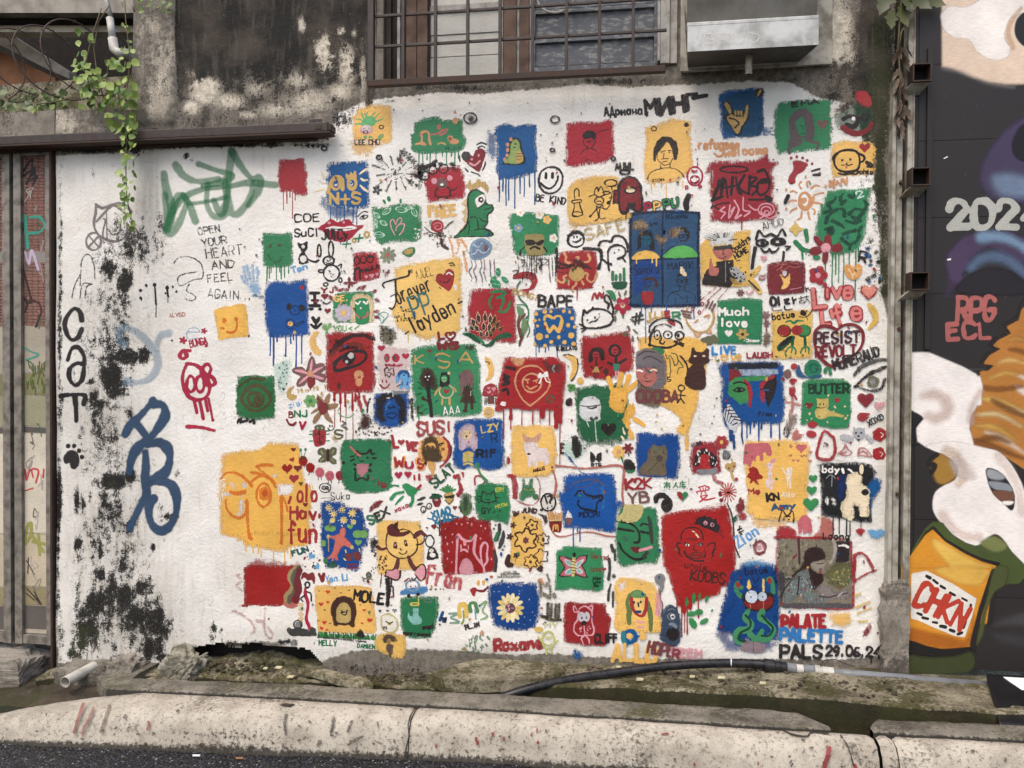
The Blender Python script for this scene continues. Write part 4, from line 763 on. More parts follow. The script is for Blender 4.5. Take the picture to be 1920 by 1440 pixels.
fr('G'); pt('plant','curling green and brown vine beside the lotus square'); s((60,110,84),16,'20 112 12 128 18 152 36 172 40 192 34 200'); s('v',26,'26 180 16 200 15 220 26 240 18 260',g=.6); s((110,60,50),24,'30 192 18 208 16 224 22 250 18 266'); F((100,140,96),'12 170 26 178 30 190 18 194 12 184'); F((110,140,96),'26 200 36 206 38 226 30 238 22 224'); s('g',10,'12 168 32 170 40 188 38 210 42 230 36 246')
pt('shrimp','pink striped shrimp curled downward'); F('r','0 104 12 94 32 89 48 90 59 100 60 116 52 130 40 132 46 120 44 108 30 104 12 106'); F('d','32 130 44 128 40 138 37 146 33 138 20 132'); s('s',8,'40 92 38 102'); s('s',8,'50 96 46 106'); s('s',8,'58 108 48 112'); s('q',10,'2 88 12 86 14 92 4 98')
pt('letters','mustard fading word with small yellow letters'); T('BONG!',5,700,300,790,60,'o',12,op=.8)
sq('green @a sunglasses dog and white blossoms',(44,126,80),'-8 -40 2 -52 40 -54 80 -51 112 -46 114 -20 112 12 110 40 100 48 60 50 12 50 4 44 0 0',None,g=1.2)
s('G',0,'0 0 0 0') if 0 else None
mp('dog'); F((150,134,84),'30 6 28 -2 36 0 60 -2 74 0 77 12 76 26 80 42 70 50 44 52 34 40 30 22'); F('k','32 14 50 12 58 18 74 12 76 18 68 26 60 26 56 21 48 26 36 24'); s('k',22,'44 34 54 29 66 34'); s('k',16,'30 30 22 38 20 48',g=.8); s('k',16,'76 30 84 40',g=.8)
fr('C'); mp('blossoms')
for x,y,c1 in ((75,1040,'w'),(165,1100,'y'),(240,1320,'w'),(-155,1015,'w'),(-180,1200,'i')): flower(c1,x,y,52,5,'y' if c1 != 'y' else 'h',.75)
fr('G'); pt('drips','tangle of black drips under the green dog square')
for i in range(15): x=random.uniform(60,560); s('k',7,[x,250,x+random.uniform(-12,12),330,x+random.uniform(-25,25),random.uniform(380,600)],g=.8,op=.85)
for i in range(12): x=random.uniform(60,400); s('k',5,[x,260+random.uniform(0,60),x+60,300+random.uniform(0,60),x+20,350+random.uniform(0,70)],g=1,op=.8)
pt('face','round black and white smiling head'); ring('k',765,60,98,88,20,g=.8); f('k','132 14 133 0 142 -10 158 -12 170 -6 176 4 160 -2 148 0 140 6 138 18',g=.9); e('k',742,30,11,15); e('k',780,25,11,15); F('k','144 13 150 16 160 12 166 6 166 14 158 19 148 19')
sq('red @a mustard sun and curling rays',(152,34,36),'112 44 128 39 152 38 180 36 202 40 206 70 205 88 200 112 194 130 160 132 108 132 106 96 110 66',(655,[(780,130)]),8,g=1.1)
mp('sun'); e('o',775,470,96,92); s('t',22,'125 43 130 54 128 62 136 68 140 66'); s('t',22,'183 48 187 58 182 65 174 66'); s('t',22,'176 92 182 96 180 106 190 114 200 106 204 92'); s('t',22,'108 108 120 116 126 110 124 102 130 98'); s('t',22,'154 116 152 122 146 126 146 136'); s('t',20,'136 110 136 120'); s('t',20,'168 112 172 120'); s('t',18,'154 54 160 54 158 60'); f('k','112 92 140 88 144 80 156 72 140 58 160 60 180 72 198 86 174 84 160 76 148 90 128 94',g=1.2); s('k',14,'112 66 128 74 152 70',g=1.4); s('k',14,'112 80 128 80 148 74',g=1.4); s('k',12,'112 74 120 70 140 76',g=1.4)
pt('black_corner','thick black brushed corner behind the red sun square'); s('k',34,'172 33 196 34 212 38 214 60 208 80',g=1.1); s('k',22,'107 34 108 60 106 88',g=1.2)  # black brush strokes on the wall around the red sun square
pt('ghost','black outlined ghost figures beside the dark blue square'); s('k',22,'208 26 214 16 228 14 238 16 244 4 256 2 268 8 276 22 278 40',g=.7); s('k',20,'232 80 230 52 232 36 244 26 258 25 270 32 272 46 264 54 254 58',g=.7); e('k',1228,215,12); e('k',1283,180,11); s('k',24,'216 58 226 66 238 71',g=.9); s('k',20,'230 70 233 86'); s('k',14,'266 56 272 64')
pt('cactus','dark green cactus row on a bowl');
for x,y0 in ((1208,440),(1248,480),(1298,470),(1345,400)): l((60,116,80),34,[x,y0+10,x,540])
F('G','240 114 274 112 275 124 266 131 246 130 241 122')
fr('F'); pt('plant','bright green leafy sprig above the lotus square');
for x,y,a in ((1440,540,130),(1500,450,90),(1580,540,40),(1500,600,80),(1460,590,120)): e((40,140,92),x,y,52,30,a); l('w',4,[x - 20,y - 10,x+20,y+10])
fr('G'); pt('writing','black blocky capitals BAPE'); T('BAPE',320,860,740,870,130,'k',24,g=.8)
sq('blue @mustard dots and a W shape','b','54 182 80 178 112 176 148 177 154 190 152 210 157 230 155 266 140 269 100 268 64 270 53 266 52 230',(1345,[(290,110),(325,60),(400,60),(440,40),(545,120),(600,50)]),9,g=1.0)
mp('dots'); Cy=(224,176,90)
for x,y,r in ((292,950,26),(395,925,28),(468,922,20),(622,918,24),(692,928,20),(722,1005,24),(675,1088,26),(752,1110,22),(712,1210,38),(738,1310,28),(630,1290,26),(563,1230,24),(472,1288,24),(398,1332,24),(420,1220,22),(328,1225,44),(275,1315,22),(308,1095,20),(272,1035,24),(328,1020,14)): e(Cy,x,y,r)
s(Cy,26,'78 204 80 197 88 195 96 200'); s(Cy,26,'102 201 106 196 115 196 120 202'); l(Cy,36,'80 212 84 224 90 233 100 220 112 232 118 218 120 207')
mp('writing'); T('W.GELATO',535,1390,780,1380,40,'k',9)
pt('cat','black outlined round cat raising one paw'); s('k',20,'173 182 180 188 190 180 208 178 226 182 240 192 242 204 234 216 216 222 192 225 176 222 169 210 170 192',cl=1,g=.9); s('k',18,'172 192 171 181 178 186'); s('k',18,'192 180 194 174 198 179'); s('k',20,'240 196 243 180 238 162 230 146 222 148 224 160 232 166 230 178',g=.8); e('k',905,1025,12); e('k',995,995,14); s('k',9,'184 213 192 208 200 207 206 203'); s('k',9,'200 207 210 198',g=1); l('k',16,'163 215 172 220'); l('k',16,'166 226 176 224'); l('k',16,'168 233 178 226'); e('w',1145,770,12)
pt('writing','crimson scribble and green leaf above the raised paw'); s('r',22,'192 156 198 140 204 152 210 140 216 150 220 138',g=1); F('g','223 136 236 133 246 140 250 160 240 156 230 140')
pt('flower','pink flower with grey green leaves');
for x,y,a in ((1290,720,70),(1360,700,110),(1410,760,140),(1250,920,120),(1330,970,80),(1240,1010,90),(1400,1120,60),(1450,1250,80),(1480,1160,40),(1520,1260,60),(1450,1030,30)): e('v',x,y,42,15,a,op=.85)
flower('d',1330,850,105,5,'h',.6,.3); s('s',30,'258 166 266 168');
fr('L'); sq('red @two stick children and a small dog',(150,30,34),'62 19 68 11 90 12 112 8 128 6 152 3 180 1 186 20 192 56 190 96 176 100 160 108 140 114 128 121 108 120 88 114 72 113 62 86 63 50',None,g=1.6)
mp('children'); f('k','81 76 82 56 90 42 104 39 118 46 122 70 112 73 108 60 96 60 88 80',sm=0); e('r',495,295,42,50); e('k',475,290,7); e('k',510,285,7); s('k',7,'95 64 100 66 103 63'); ring('k',722,240,62,66,24); e('r',722,240,40,48); e('k',710,230,7); e('k',735,225,7); e('k',725,262,12,10); l('k',26,'147 62 147 76'); l('k',22,'144 84 128 77'); l('k',22,'152 80 170 69'); l('k',14,'100 70 100 86'); s('k',12,'86 86 100 94 114 88'); f('o','98 86 102 86 109 100 90 100'); f((60,120,96),'140 80 156 79 157 88 152 98 142 97'); l('P',16,'147 98 147 114'); l('P',16,'153 98 153 112'); e('q',615,490,34,36); s('q',20,'124 104 126 114 132 114',g=.8); l('m',14,'96 101 96 112'); l('m',14,'103 101 103 112'); e('v',840,40,30,34)
pt('banana','mustard banana with a black edge left of the green square'); F('y','20 60 36 58 50 62 55 76 54 96 46 114 36 120 39 104 42 86 36 70'); s('k',11,'54 68 56 84 53 100 46 114 40 120',g=.7); s('k',12,'22 59 32 57 44 60',g=1); e('y',308,605,42,44)
pt('clover','small green clover');
for x,y in ((180,660),(220,660),(190,710),(230,700)): e('a',x,y,30,26,g=.6); e('g',x,y,14)
sq('dark green @a white dome shaped face',(30,92,56),'49 138 66 134 96 128 124 132 152 124 170 132 174 152 180 180 180 220 178 260 152 264 120 266 84 266 60 260 54 240 52 200 48 170',(1320,[(388,60),(685,60)]),8,g=1.3,thin='60 258 176 260 160 276 80 278')
mp('dome_face'); F((208,208,204),'60 194 61 174 70 162 86 157 102 162 110 174 111 190 109 204 112 212 100 217 94 208 86 217 70 214 61 204',g=.6); s('f',10,'61 179 80 182 109 178'); s('f',16,'80 185 88 187 100 183',g=.6); e('f',440,1055,20); e('f',500,1050,20); l((200,206,202),10,'77 216 82 230'); l((200,206,202),10,'97 216 101 266');
mp('heart'); heart('k',648,1180,98)
pt('handprint','mustard open handprint between the green and red squares');
for p in ('138 144 134 128 129 114','153 138 157 120 160 104','166 140 174 124 178 110','172 148 186 134 197 124'): s('Y',44,p,g=.5)
F('Y','136 144 152 134 170 142 176 160 170 180 164 197 148 195 132 182 132 162',g=.6);
pt('handprint','smaller mustard smeared handprint below the open one'); F('Y','174 180 190 174 192 200 180 212 184 220 172 226 162 216 166 206',g=.7); s('Y',40,'172 224 180 240 186 256'); s('Y',38,'192 212 202 218 214 226'); s('c',20,'164 234 168 248',g=.8); s('c',18,'161 254 166 262',g=.8)
pt('blot','black rounded blot left of the dark green square'); F('k','28 166 38 161 43 170 39 180 26 178')
sq('large mustard painted field behind the dark portrait',(226,176,86),'202 18 240 12 264 18 290 22 316 14 340 16 356 22 366 34 364 100 358 138 346 146 344 170 340 192 328 222 322 240 322 288 312 288 311 252 300 248 288 236 304 222 296 204 278 192 268 186 250 178 230 160 200 80',None,g=1.0,name='painted_field')
mp('portrait'); F((106,98,100),'193 66 197 52 212 43 232 42 250 48 262 60 269 80 268 104 270 120 258 140 240 146 202 140 197 100',g=1.0); F((104,92,70),'194 144 202 132 240 140 266 140 258 172 240 186 208 176 192 160',g=1.0,op=.9); F('s','195 94 208 86 226 88 246 90 248 106 242 122 226 136 214 134 200 118')
s((92,86,90),30,'216 86 222 96 230 100',tp=.5); s((92,86,90),30,'200 84 208 88'); s((92,86,90),30,'236 86 242 94 246 104',tp=.4); s('w',14,'197 96 204 95 210 98'); s('c',14,'230 96 238 93 244 96'); s('q',6,'218 104 215 112 222 114'); s('q',7,'216 121 224 122 232 120'); s('q',6,'200 120 214 134 226 136'); s((70,66,70),12,'200 60 216 50 240 52',op=.6); s((70,66,70),12,'212 68 230 62 256 76',op=.6)
mp('letters'); T('ODOBA',990,850,1480,850,130,(118,62,66),30,op=.85)
mp('stick_figure'); ring('k',1520,688,38,36,12); l('k',14,'303 146 302 162'); s('k',12,'294 154 313 156'); s('k',12,'302 162 294 174'); s('k',12,'302 162 311 174'); s('G',8,'266 56 270 68 276 60 284 70 288 84 296 76 292 58 280 54'); s('G',7,'276 68 278 94 276 112'); s('G',7,'296 70 304 80 308 88 298 90 294 104'); T('S',1360,610,1400,600,50,'k',10)
pt('cat','black sitting cat with a long raised tail'); F('q','312 120 318 94 332 82 344 79 358 86 362 104 364 124 358 140 340 143 324 138 314 130'); F('q','320 74 326 60 328 43 334 40 340 50 356 50 364 41 370 44 370 64 372 74 360 82 344 84 330 81'); e('c',1685,305,20,12); e('c',1788,305,20,12); s('q',22,'318 112 318 86 308 68 300 60',tp=.5); l('q',5,'368 70 379 69'); l('q',5,'318 72 310 75')
pt('portrait','black outlined bespectacled face with cap over the mustard field'); s('k',22,'228 36 230 12 238 0 240 -8',g=.8); ring('k',1355,50,52,46,10); ring('k',1495,60,52,50,16,g=.8); ring('k',1230,50,36,56,9); e('k',1230,55,14); e('k',1360,50,16); e('k',1480,55,22); s('k',14,'253 6 256 18 252 28 260 32 264 26'); s('k',26,'226 34 240 38 260 41 280 39 294 30 288 26',g=1); f('k','298 24 312 30 308 40 296 34'); F('g','232 42 250 41 264 48 258 58 248 50')
fr('H'); s('k',16,'48 260 50 244 64 232 80 226 100 228 120 236 128 250',g=.9); s('k',14,'54 254 66 244 86 240 100 248',g=1)
f('k','88 230 104 230 112 240 100 240'); f('r','90 232 112 238 108 245 96 240',am=.3)
pt('writing','hash sign and coloured letters JUER'); T('#',50,1200,180,1170,120,'f',18); T('J',215,1175,270,1165,100,'o',20); T('U',310,1130,400,1125,70,'o',20); T('E',435,1115,495,1110,60,'r',20); T('R',525,1140,610,1130,80,'g',20)
pt('circle','ochre ring with small figures and red sparks'); s('o',20,'138 236 152 254 170 260 188 254 200 236 202 216 196 202',g=.6); s('o',16,'138 236 134 216 140 200 138 192'); s('t',16,'156 236 164 230'); s('t',14,'180 222 192 218 188 226'); s('t',18,'156 262 164 270 172 260'); s('t',14,'184 260 196 262 194 254')
for x,y in ((760,1020),(875,960),(840,1060)): ring('r',x,y,16,20,9)
for p in ('156 200 180 174 208 152','172 216 192 180 220 154','180 190 190 180','212 182 236 154'): s('r',5,p,g=.6)
for p in ('184 200 190 188','192 202 200 186','198 208 206 192','126 208 148 212','128 216 146 220','130 222 148 226'): s('j',18,p,g=.8)
# ---- dark blue portrait square
fr('H'); sq('dark teal painted square split in four portrait panes edged in black',(38,72,104),'1 -24 80 -31 168 -28 167 40 168 100 169 192 164 197 80 197 2 197 2 100',None,g=.5)
s('n',30,'1 -22 40 -28 80 -30 120 -29 166 -26',g=1.4); s('n',30,'167 -26 165 40 166 100 167 194',g=1.4); s('n',26,'2 196 80 197 166 195',g=1.4); s('n',26,'3 -20 2 60 3 120 2 196',g=1.4); s('n',18,'80 -28 79 80 80 196',g=.6); s('n',14,'4 88 80 84 166 82'); F((28,70,150),'12 96 40 88 76 94 74 128 50 144 24 168 10 166',g=1.5,soft=3,op=.6)
drips('b',985,[(145,110),(195,440),(262,70),(445,60),(775,150)],9)
mp('portrait'); f('k','19 60 20 32 30 18 42 15 54 24 60 44 62 62 48 62 50 36 40 26 28 34 28 60',am=.2); e((44,110,130),205,200,62,68,op=.6); s('k',5,'32 38 38 39'); s('k',5,'44 38 50 37'); s('k',5,'38 48 43 49'); F((232,184,92),'7 85 12 74 26 66 44 64 60 68 70 76 71 82 40 84'); drips((232,184,92),420,[(85,50),(275,40),(325,80)],13)
mp('portrait'); ring('k',650,130,66,78,9); f('k','120 10 132 6 142 16 143 32 140 38 136 22 124 14',am=.2); ring('k',620,150,24,22,5); ring('k',680,150,24,22,5); s('k',5,'120 41 126 42 130 40'); F((88,168,82),'83 81 90 68 104 58 124 52 144 55 156 64 161 80'); s('k',7,'115 42 114 51 100 56 88 68')
mp('portrait'); s('q',26,'35 134 46 131 58 132 64 140 64 148 68 146',g=.4); ring('k',215,710,40,50,6); s('k',5,'40 152 41 160'); F('r','28 164 40 162 56 162 58 172 54 192 36 193 29 180'); s('k',6,'28 164 30 180 35 193'); T('Sandra',60,605,360,585,110,'n',9)
mp('portrait'); ring('k',630,685,62,70,6); s('k',16,'116 124 126 120 138 124'); ring('k',600,685,24,16,5); ring('k',665,682,24,16,5); s('k',5,'126 138 126 144'); s('k',6,'120 150 120 160 104 164 94 172 89 192'); s('k',6,'133 150 134 160 148 164 158 172 156 192'); s('k',6,'110 176 112 192'); s('k',6,'140 174 138 190'); s('k',5,'104 166 120 172 128 180 140 172'); T('MAPIK',465,550,770,530,80,'n',8); f('c','124 100 130 108 140 124 134 127 121 118')
mo('peeled_patch');
for P5 in ('6 4 12 -8 30 -10 42 -6 46 6 38 12 36 26 30 30 26 18 12 20','60 26 66 22 80 30 92 24 88 38 76 54 68 46','94 16 96 10 120 8 128 12 118 20 116 28 104 36 98 32'): f((112,90,64),P5,g=1.6,am=2); f((160,136,104),[float(v)*5+8 for v in P5.split()][:12],g=2.5,am=2,op=.8)
mp('letters'); T('Ann',250,30,350,0,44,'n',8); T('Bikachu',440,-60,700,-70,54,'n',8)
fr('C'); pt('writing','four outlined letters and a thick black bar above the teal square');
for ch,x,y,c1 in (('P',1345,1000,'d'),('P',1455,985,'y'),('P',1570,960,'g'),('U',1670,950,'g')): T(ch,x,y,x+68,y - 8,92,'k',34); T(ch,x,y,x+68,y - 8,92,c1,18)
s('k',50,'372 164 366 180 368 194',g=.6); s('b',30,'338 200 356 200',g=3,op=.6)
# ---- mustard square with hat man and red shape
fr('C'); sq('mustard @black ink figures, one in a wide hat',(226,180,98),'86 136 100 124 120 119 140 116 164 114 206 115 210 160 236 212 220 222 180 226 152 230 120 233 100 234 84 228 80 200 80 150',(1100,[(1112,40)]),6,g=1.3,thin='88 226 140 230 112 240 86 238')
mo('ink_figures')
for p in ('100 170 98 160 99 150 104 146 109 150 110 164','93 174 114 172 114 178 94 180 93 174','98 182 98 192 94 210 106 212 118 206 114 192 110 178','134 164 148 160 156 166 172 160 186 156 176 152 166 154','146 160 148 148 154 142 156 152 162 140 168 150 170 160'): s('k',11,p)
ring('k',530,1030,64,26,8); ring('k',790,870,54,46,11); e('k',760,855,6); e('k',815,850,6); s('k',8,'153 176 158 175 163 177'); s('k',8,'152 186 158 190 166 184 166 192 158 189 152 194 151 186')
for p in ('152 194 140 208 136 212','166 192 176 194 184 184','152 192 156 216 148 222','160 192 158 208 162 218 172 216','180 178 186 172 189 152 188 140'): s('k',10,p)
e('k',685,1055,20,16,-30); e('k',905,895,30,22,-30); ring('k',930,660,74,40,13)
mp('red_figure','rounded dark red figure with thick black outline'); f('k','202 136 212 120 230 113 248 118 260 136 265 170 265 200 254 206 242 200 232 194 228 204 218 210 206 200 202 180 190 183 191 148 202 147',sm=0,am=.8); F('x','210 140 218 124 232 119 246 124 254 140 258 170 258 194 250 198 243 192 240 182 230 181 224 198 214 200 209 188'); f('x','195 152 202 152 202 178 195 176'); s('k',26,'228 184 242 183'); F('k','216 152 224 143 240 141 249 146 242 156 226 158'); e('c',1165,750,55,24); l('k',10,'224 192 222 218')
part('ink_writing','black marker name over a small dark halo'); T('AUWL',985,500,1210,490,75,'k',14,g=1); ring('k',1098,525,58,26,18)
pt('writing','ochre sketched capitals SAFE'); T('SAFE',640,1350,1110,1210,130,'o',10,op=.85); T('SAFE',660,1335,1120,1200,130,(150,140,70),7,op=.7)
# ---- right upper
fr('D'); pt('creature','small crimson outlined bell creature'); ring('d',205,340,68,84,12); ring('d',205,370,40,34,9); s('d',9,'46 51 46 44'); e('d',180,350,8); e('d',218,348,8); s('d',8,'33 77 40 80 48 76'); ring('d',130,440,12,14,8); ring('d',250,432,12,10,8); s('d',12,'36 58 40 60 45 58')
sq('red @black and white sprayed tags',(148,36,46),'66 43 84 39 112 41 140 38 160 34 172 28 178 41 193 41 180 58 184 84 180 112 190 120 190 138 180 148 152 148 120 150 96 151 69 149 71 120 66 90 70 60 58 66',(750,[(625,70)]),8,g=1.9)
mo('sprayed_tag'); ring('k',555,280,125,28,12); l('k',22,'72 112 90 105'); s('k',20,'84 76 80 94 74 108 92 72 88 100',g=.5)
for p in ('96 74 100 106','109 70 106 102','88 90 112 86','115 70 118 94 124 100','130 66 120 88 136 100','140 68 138 100','138 70 152 72 140 84 154 88 144 102','174 74 160 76 152 88 158 102 172 94 174 80 160 80','154 60 166 58 176 78','72 112 80 90','138 110 174 110','168 104 178 110 168 116'): s('k',19,p)
s('k',13,'70 124 86 118 102 116'); s('k',13,'72 120 84 128')
l('P',13,'94 124 86 130 96 134 88 144'); s('P',11,'104 120 102 144 112 124 106 132'); s('P',13,'112 112 120 128 114 144 124 138'); s('P',11,'128 106 128 128 140 132 130 140'); s('P',11,'138 120 148 128 154 128'); ring('P',845,640,70,55,9); ring('P',845,650,45,36,8); ring('P',850,670,20,20,8); s('P',9,'158 144 166 140 176 144 184 140')
pt('map','red painted landmass shape with small dots'); F('r','217 41 230 40 243 45 241 54 232 62 222 69 222 80 212 82 208 74 213 64 218 56',g=.5)
for x,y in ((1072,175),(1122,165),(1175,175),(1215,200),(1258,230)): e('r',x,y,13,14)
pt('marks','two short grey black dashes beside the landmass'); l('f',18,'251 59 265 55'); l('f',20,'254 66 265 65')
pt('sun','peach spiral sun with wavy rays'); s('t',21,'237 115 240 112 238 109 233 112 233 120 240 124 247 118 248 106 240 98 231 102 229 116 232 124 242 128 252 118 254 106')
for p in ('232 90 228 84 232 78','244 88 242 80 247 77','250 90 258 85 265 86','256 102 264 99 273 98','255 115 262 116 270 118','253 126 257 130 256 136','245 132 246 140 248 146','233 132 232 142 226 146','224 126 216 129 212 134','223 112 214 112 210 116','224 98 218 95 213 96'): s('t',13,p)
for x,y in ((1200,345),(1025,460),(1380,430),(1025,630)): e('t',x,y,12)
pt('flower','peach blossom and letters under the puppy square'); flower('t',1445,405,45,5); T('VV',1500,430,1590,400,50,'t',16)
pt('mark','short black bar between the red and sun paintings'); l('k',24,'208 104 203 115')
sq('green @dark swirling brush marks and drips',(44,124,80),'278 95 300 90 358 88 356 112 352 140 348 170 340 192 328 204 300 212 290 216 284 204 268 186 256 176 257 156 264 128 274 108',(1040,[(1375,290),(1440,320,1060),(1497,250),(1540,400),(1590,100),(1648,420,1030),(1670,60,1000),(1470,180)]),8,g=1.6)
mp('swirls')
for p in ('294 108 288 114 280 120 286 128 274 134','308 100 302 108 306 118','318 102 324 106 328 100','284 136 296 128 308 128 310 140','318 136 328 128 344 130 336 142','276 152 280 140','312 148 328 152 338 148','308 172 320 168 332 166','304 180 316 190 330 186 336 176','346 112 350 120 346 128','324 142 332 146','288 148 300 154 308 160','276 164 288 160','340 158 336 166','312 112 304 118','318 200 320 192'): s((30,70,52),26,p,g=1.2,op=.85)
e((24,54,42),1425,835,40,40,g=1); T('2',1670,540,1725,520,56,(190,214,196),12)
pt('flower','dark red five petalled flower with green stem'); s('g',34,'258 202 244 202 234 198 222 186',g=.4); s('g',34,'240 166 242 176 243 184'); s('g',22,'234 200 235 216'); e('g',1300,1070,36,22);
for P5 in ('254 176 262 176 274 192 268 196 258 188','274 176 284 174 287 192 280 197 274 192','284 196 298 189 306 194 303 204 290 205','280 202 280 218 274 226 269 216 272 204','270 198 256 194 246 204 258 211 270 204'): F('x',P5)
e('P',1380,985,44,44)
pt('star','mustard four pointed star'); f((216,182,104),'221 148 228 158 238 163 228 168 223 178 218 168 207 164 216 158')
pt('letters','dark dotted letters scattered by the mossy edge'); T('R',1675,1110,1740,1120,90,'k',18)
mx(1)
for i in range(15): e(random.choice(['k','k','b']),1790+random.uniform(-60,80),random.uniform(940,1290),16,20,random.uniform(0,90),g=.7)
mx(0)
sq('mustard @a white haired person in a dark coat',(220,176,88),'50 190 70 174 100 170 140 164 141 200 140 240 138 266 90 266 54 264 51 230',g=.8)
mp('person'); F('k','54 262 58 244 66 234 84 228 108 226 112 250 106 266 86 266 64 264'); f('k','78 222 110 218 111 232 102 236 100 266 86 266 84 240',am=.3); F('s','74 197 108 196 108 210 100 218 86 219 77 210'); f((214,212,206),'56 174 68 169 84 170 100 169 114 170 112 184 108 192 80 194 70 198 68 188',sm=0,am=2.5,g=.9); f('f','74 195 108 191 109 199 76 201'); F('s','66 234 70 212 74 230 84 234 82 246 68 246'); s('k',5,'84 214 91 216 97 212'); s('k',4,'92 202 91 209 94 208'); s('e',5,'96 222 96 258')
for i in range(14): a=random.uniform(3.3,6.1); s((90,88,86),4,[450+60*math.cos(a),930+40*math.sin(a),450+140*math.cos(a),930+80*math.sin(a)],sm=0)
T('Daddys',560,1030,710,905,52,'k',8); T('HOME',575,1085,690,1015,46,'k',9); l('k',7,'116 221 122 219')
mp('fish'); F((170,170,166),'104 234 114 231 124 238 134 248 130 258 120 258 108 246'); dots('k',530,1160,660,1290,26,7); F('o','104 250 112 264 128 262 118 256',op=.6)
pt('star','mustard starfish arms reaching past the square'); s((216,176,92),42,'140 248 150 240 158 230',tp=.4); s((216,176,92),46,'138 252 150 264 158 276'); s('f',14,'138 256 148 266 156 274',g=.6); dots('k',690,1180,750,1245,5,6)
pt('cat','black outlined cat face with masked eyes'); s('k',17,'151 181 156 166 166 176 178 172 189 176 198 163 204 174'); ring('k',808,940,50,28,17); ring('k',955,928,62,26,20); e('k',815,942,22,22); e('k',985,925,24,20); e('k',910,932,24,20); s('k',15,'160 198 166 204 173 202 175 198 179 204 186 203 192 197'); l('k',24,'149 197 146 216 144 232'); l('k',16,'201 204 199 222'); s('k',13,'204 194 213 194 206 200'); heart('P',825,1075,30)
T('AHUD',820,820,1010,770,60,'f',4)
sq('dark red @a peeled banana',(112,34,38),'171 226 188 222 212 219 238 222 240 240 238 278 212 280 174 280 170 260',g=.7)
mp('banana'); F('y','192 244 197 245 202 252 208 248 212 242 212 254 210 264 202 271 195 270 200 262 197 252'); e((200,196,200),1012,1215,20,26); s('s',4,'184 230 200 226 220 232 236 228'); s('s',4,'188 238 206 224 228 226'); s('s',4,'200 222 196 238 212 230'); s('P',4,'212 272 232 268')
pt('flower','pink red flower outline above live'); flower('r',1312,1230,85,5,'P',.72); e('r',1375,1318,22,24)
pt('heart','peach tulip heart on a thin green drip'); F('A','309 230 318 226 324 232 332 226 341 230 340 244 328 255 314 248'); s('c',8,'316 234 324 246 324 252'); s('c',8,'334 234 326 246')
pt('eye','small mauve eye between the person and banana squares'); e('j',808,1255,34,28,g=1); e('P',815,1255,20,10)
pt('flower','two tiny mauve flowers above the much love square'); flower('j',615,1385,34,6); s('P',10,'134 275 138 280 146 274')
fr('H'); sq('green @white words and a daisy',(36,120,76),'212 183 240 180 280 178 319 180 320 220 318 260 319 288 211 288 211 230',g=.7)
mp('words'); T('Much',1080,1095,1440,1090,85,'w',18); T('love',1110,1225,1420,1225,85,'w',18); heart('w',1190,1310,50); flower('o',1355,1325,72,6,'q',.5)
T('-Chiesa',1370,1415,1555,1415,34,'w',6)
pt('cloud','olive brown cloud left of the green words square');
for x,y in ((900,1390),(950,1375),(1010,1360),(1030,1400),(960,1420)): e('v',x,y,42,34)
pt('flower','mauve grey flower stalk between green and mustard squares'); fr('I'); flower('j',120,670,60,6,op=.85); flower('j',125,790,50,6,op=.85); F((110,92,72),'15 188 26 180 36 190 36 216 22 222 15 210',g=1.6); s('j',14,'24 144 25 180')
pt('writing','black brushed characters above the bottle green insect'); T('OI',190,540,320,525,110,'k',30); s('k',26,'74 92 86 90 76 100 88 102'); s('k',26,'96 86 100 102'); s('k',26,'100 94 106 90'); s('k',18,'40 116 44 122 66 120',op=.7); s('k',16,'74 110 78 120 96 118')
for p in ('114 88 128 86','120 82 120 92','116 96 128 94 127 100 117 101 116 96','130 84 142 84','136 80 134 94 128 102','138 90 146 100','132 66 140 58','138 60 146 66','132 56 136 70'): s('k',8,p)
sq('mustard @a green long legged insect and red eyes',(222,180,94),'38 124 80 122 153 118 154 160 152 200 154 254 100 256 36 256 39 220 38 160',g=1.2)
mp('insect'); e('G',640,890,105,92); e((60,130,70),640,880,88,78); F('G','94 190 106 198 86 216 68 233 56 234 54 222 66 208'); F('k','90 192 96 198 80 214 62 224 66 212'); ring('k',370,890,88,78,12); e('r',370,890,84,72); e('r',550,880,80,70); e('k',548,882,10); s('G',30,'98 200 97 218'); s('G',30,'132 196 133 218')
for p in ('97 220 86 226 78 238 80 248','97 220 96 232 94 238','97 220 106 230 106 244','133 220 124 228 120 240','133 220 134 236','133 220 142 226 143 240'): s('g',18,p)
s('g',26,'78 154 90 150 100 156 112 150 128 151',tp=.5); T('botus',210,740,520,700,90,'k',15); F('k','120 120 130 122 136 132 128 138 118 132'); s('k',11,'154 118 140 136 128 140 114 138'); s('k',9,'130 124 140 148')
pt('writing','pink bubble words live life'); Rk=dict(g=.5)
for ch,x,y,x2,y2,h in (('L',790,560,980,540,250),('I',950,420,990,420,100),('V',1040,430,1160,430,130),('e',1200,440,1330,440,230),('L',900,800,1020,790,170),('I',1015,700,1065,690,90),('f',1110,800,1220,770,260),('e',1310,720,1460,720,250)): T(ch,x,y,x2,y2,h,'r',62,**Rk)
for ch,x,y,x2,y2,h in (('L',790,560,980,540,250),('I',950,420,990,420,100),('V',1040,430,1160,430,130),('e',1200,440,1330,440,230),('L',900,800,1020,790,170),('I',1015,700,1065,690,90),('f',1110,800,1220,770,260),('e',1310,720,1460,720,250)): T(ch,x,y,x2,y2,h,(218,128,122),36,**Rk)
pt('heart','pink and peach fuzzy heart right of live'); heart('r',1540,350,132,g=1.4); heart((220,140,120),1540,345,100)
pt('banana','mustard banana at the right wall edge'); F((218,178,84),'304 104 314 102 328 116 335 132 334 152 326 162 310 174 306 168 314 156 320 140')
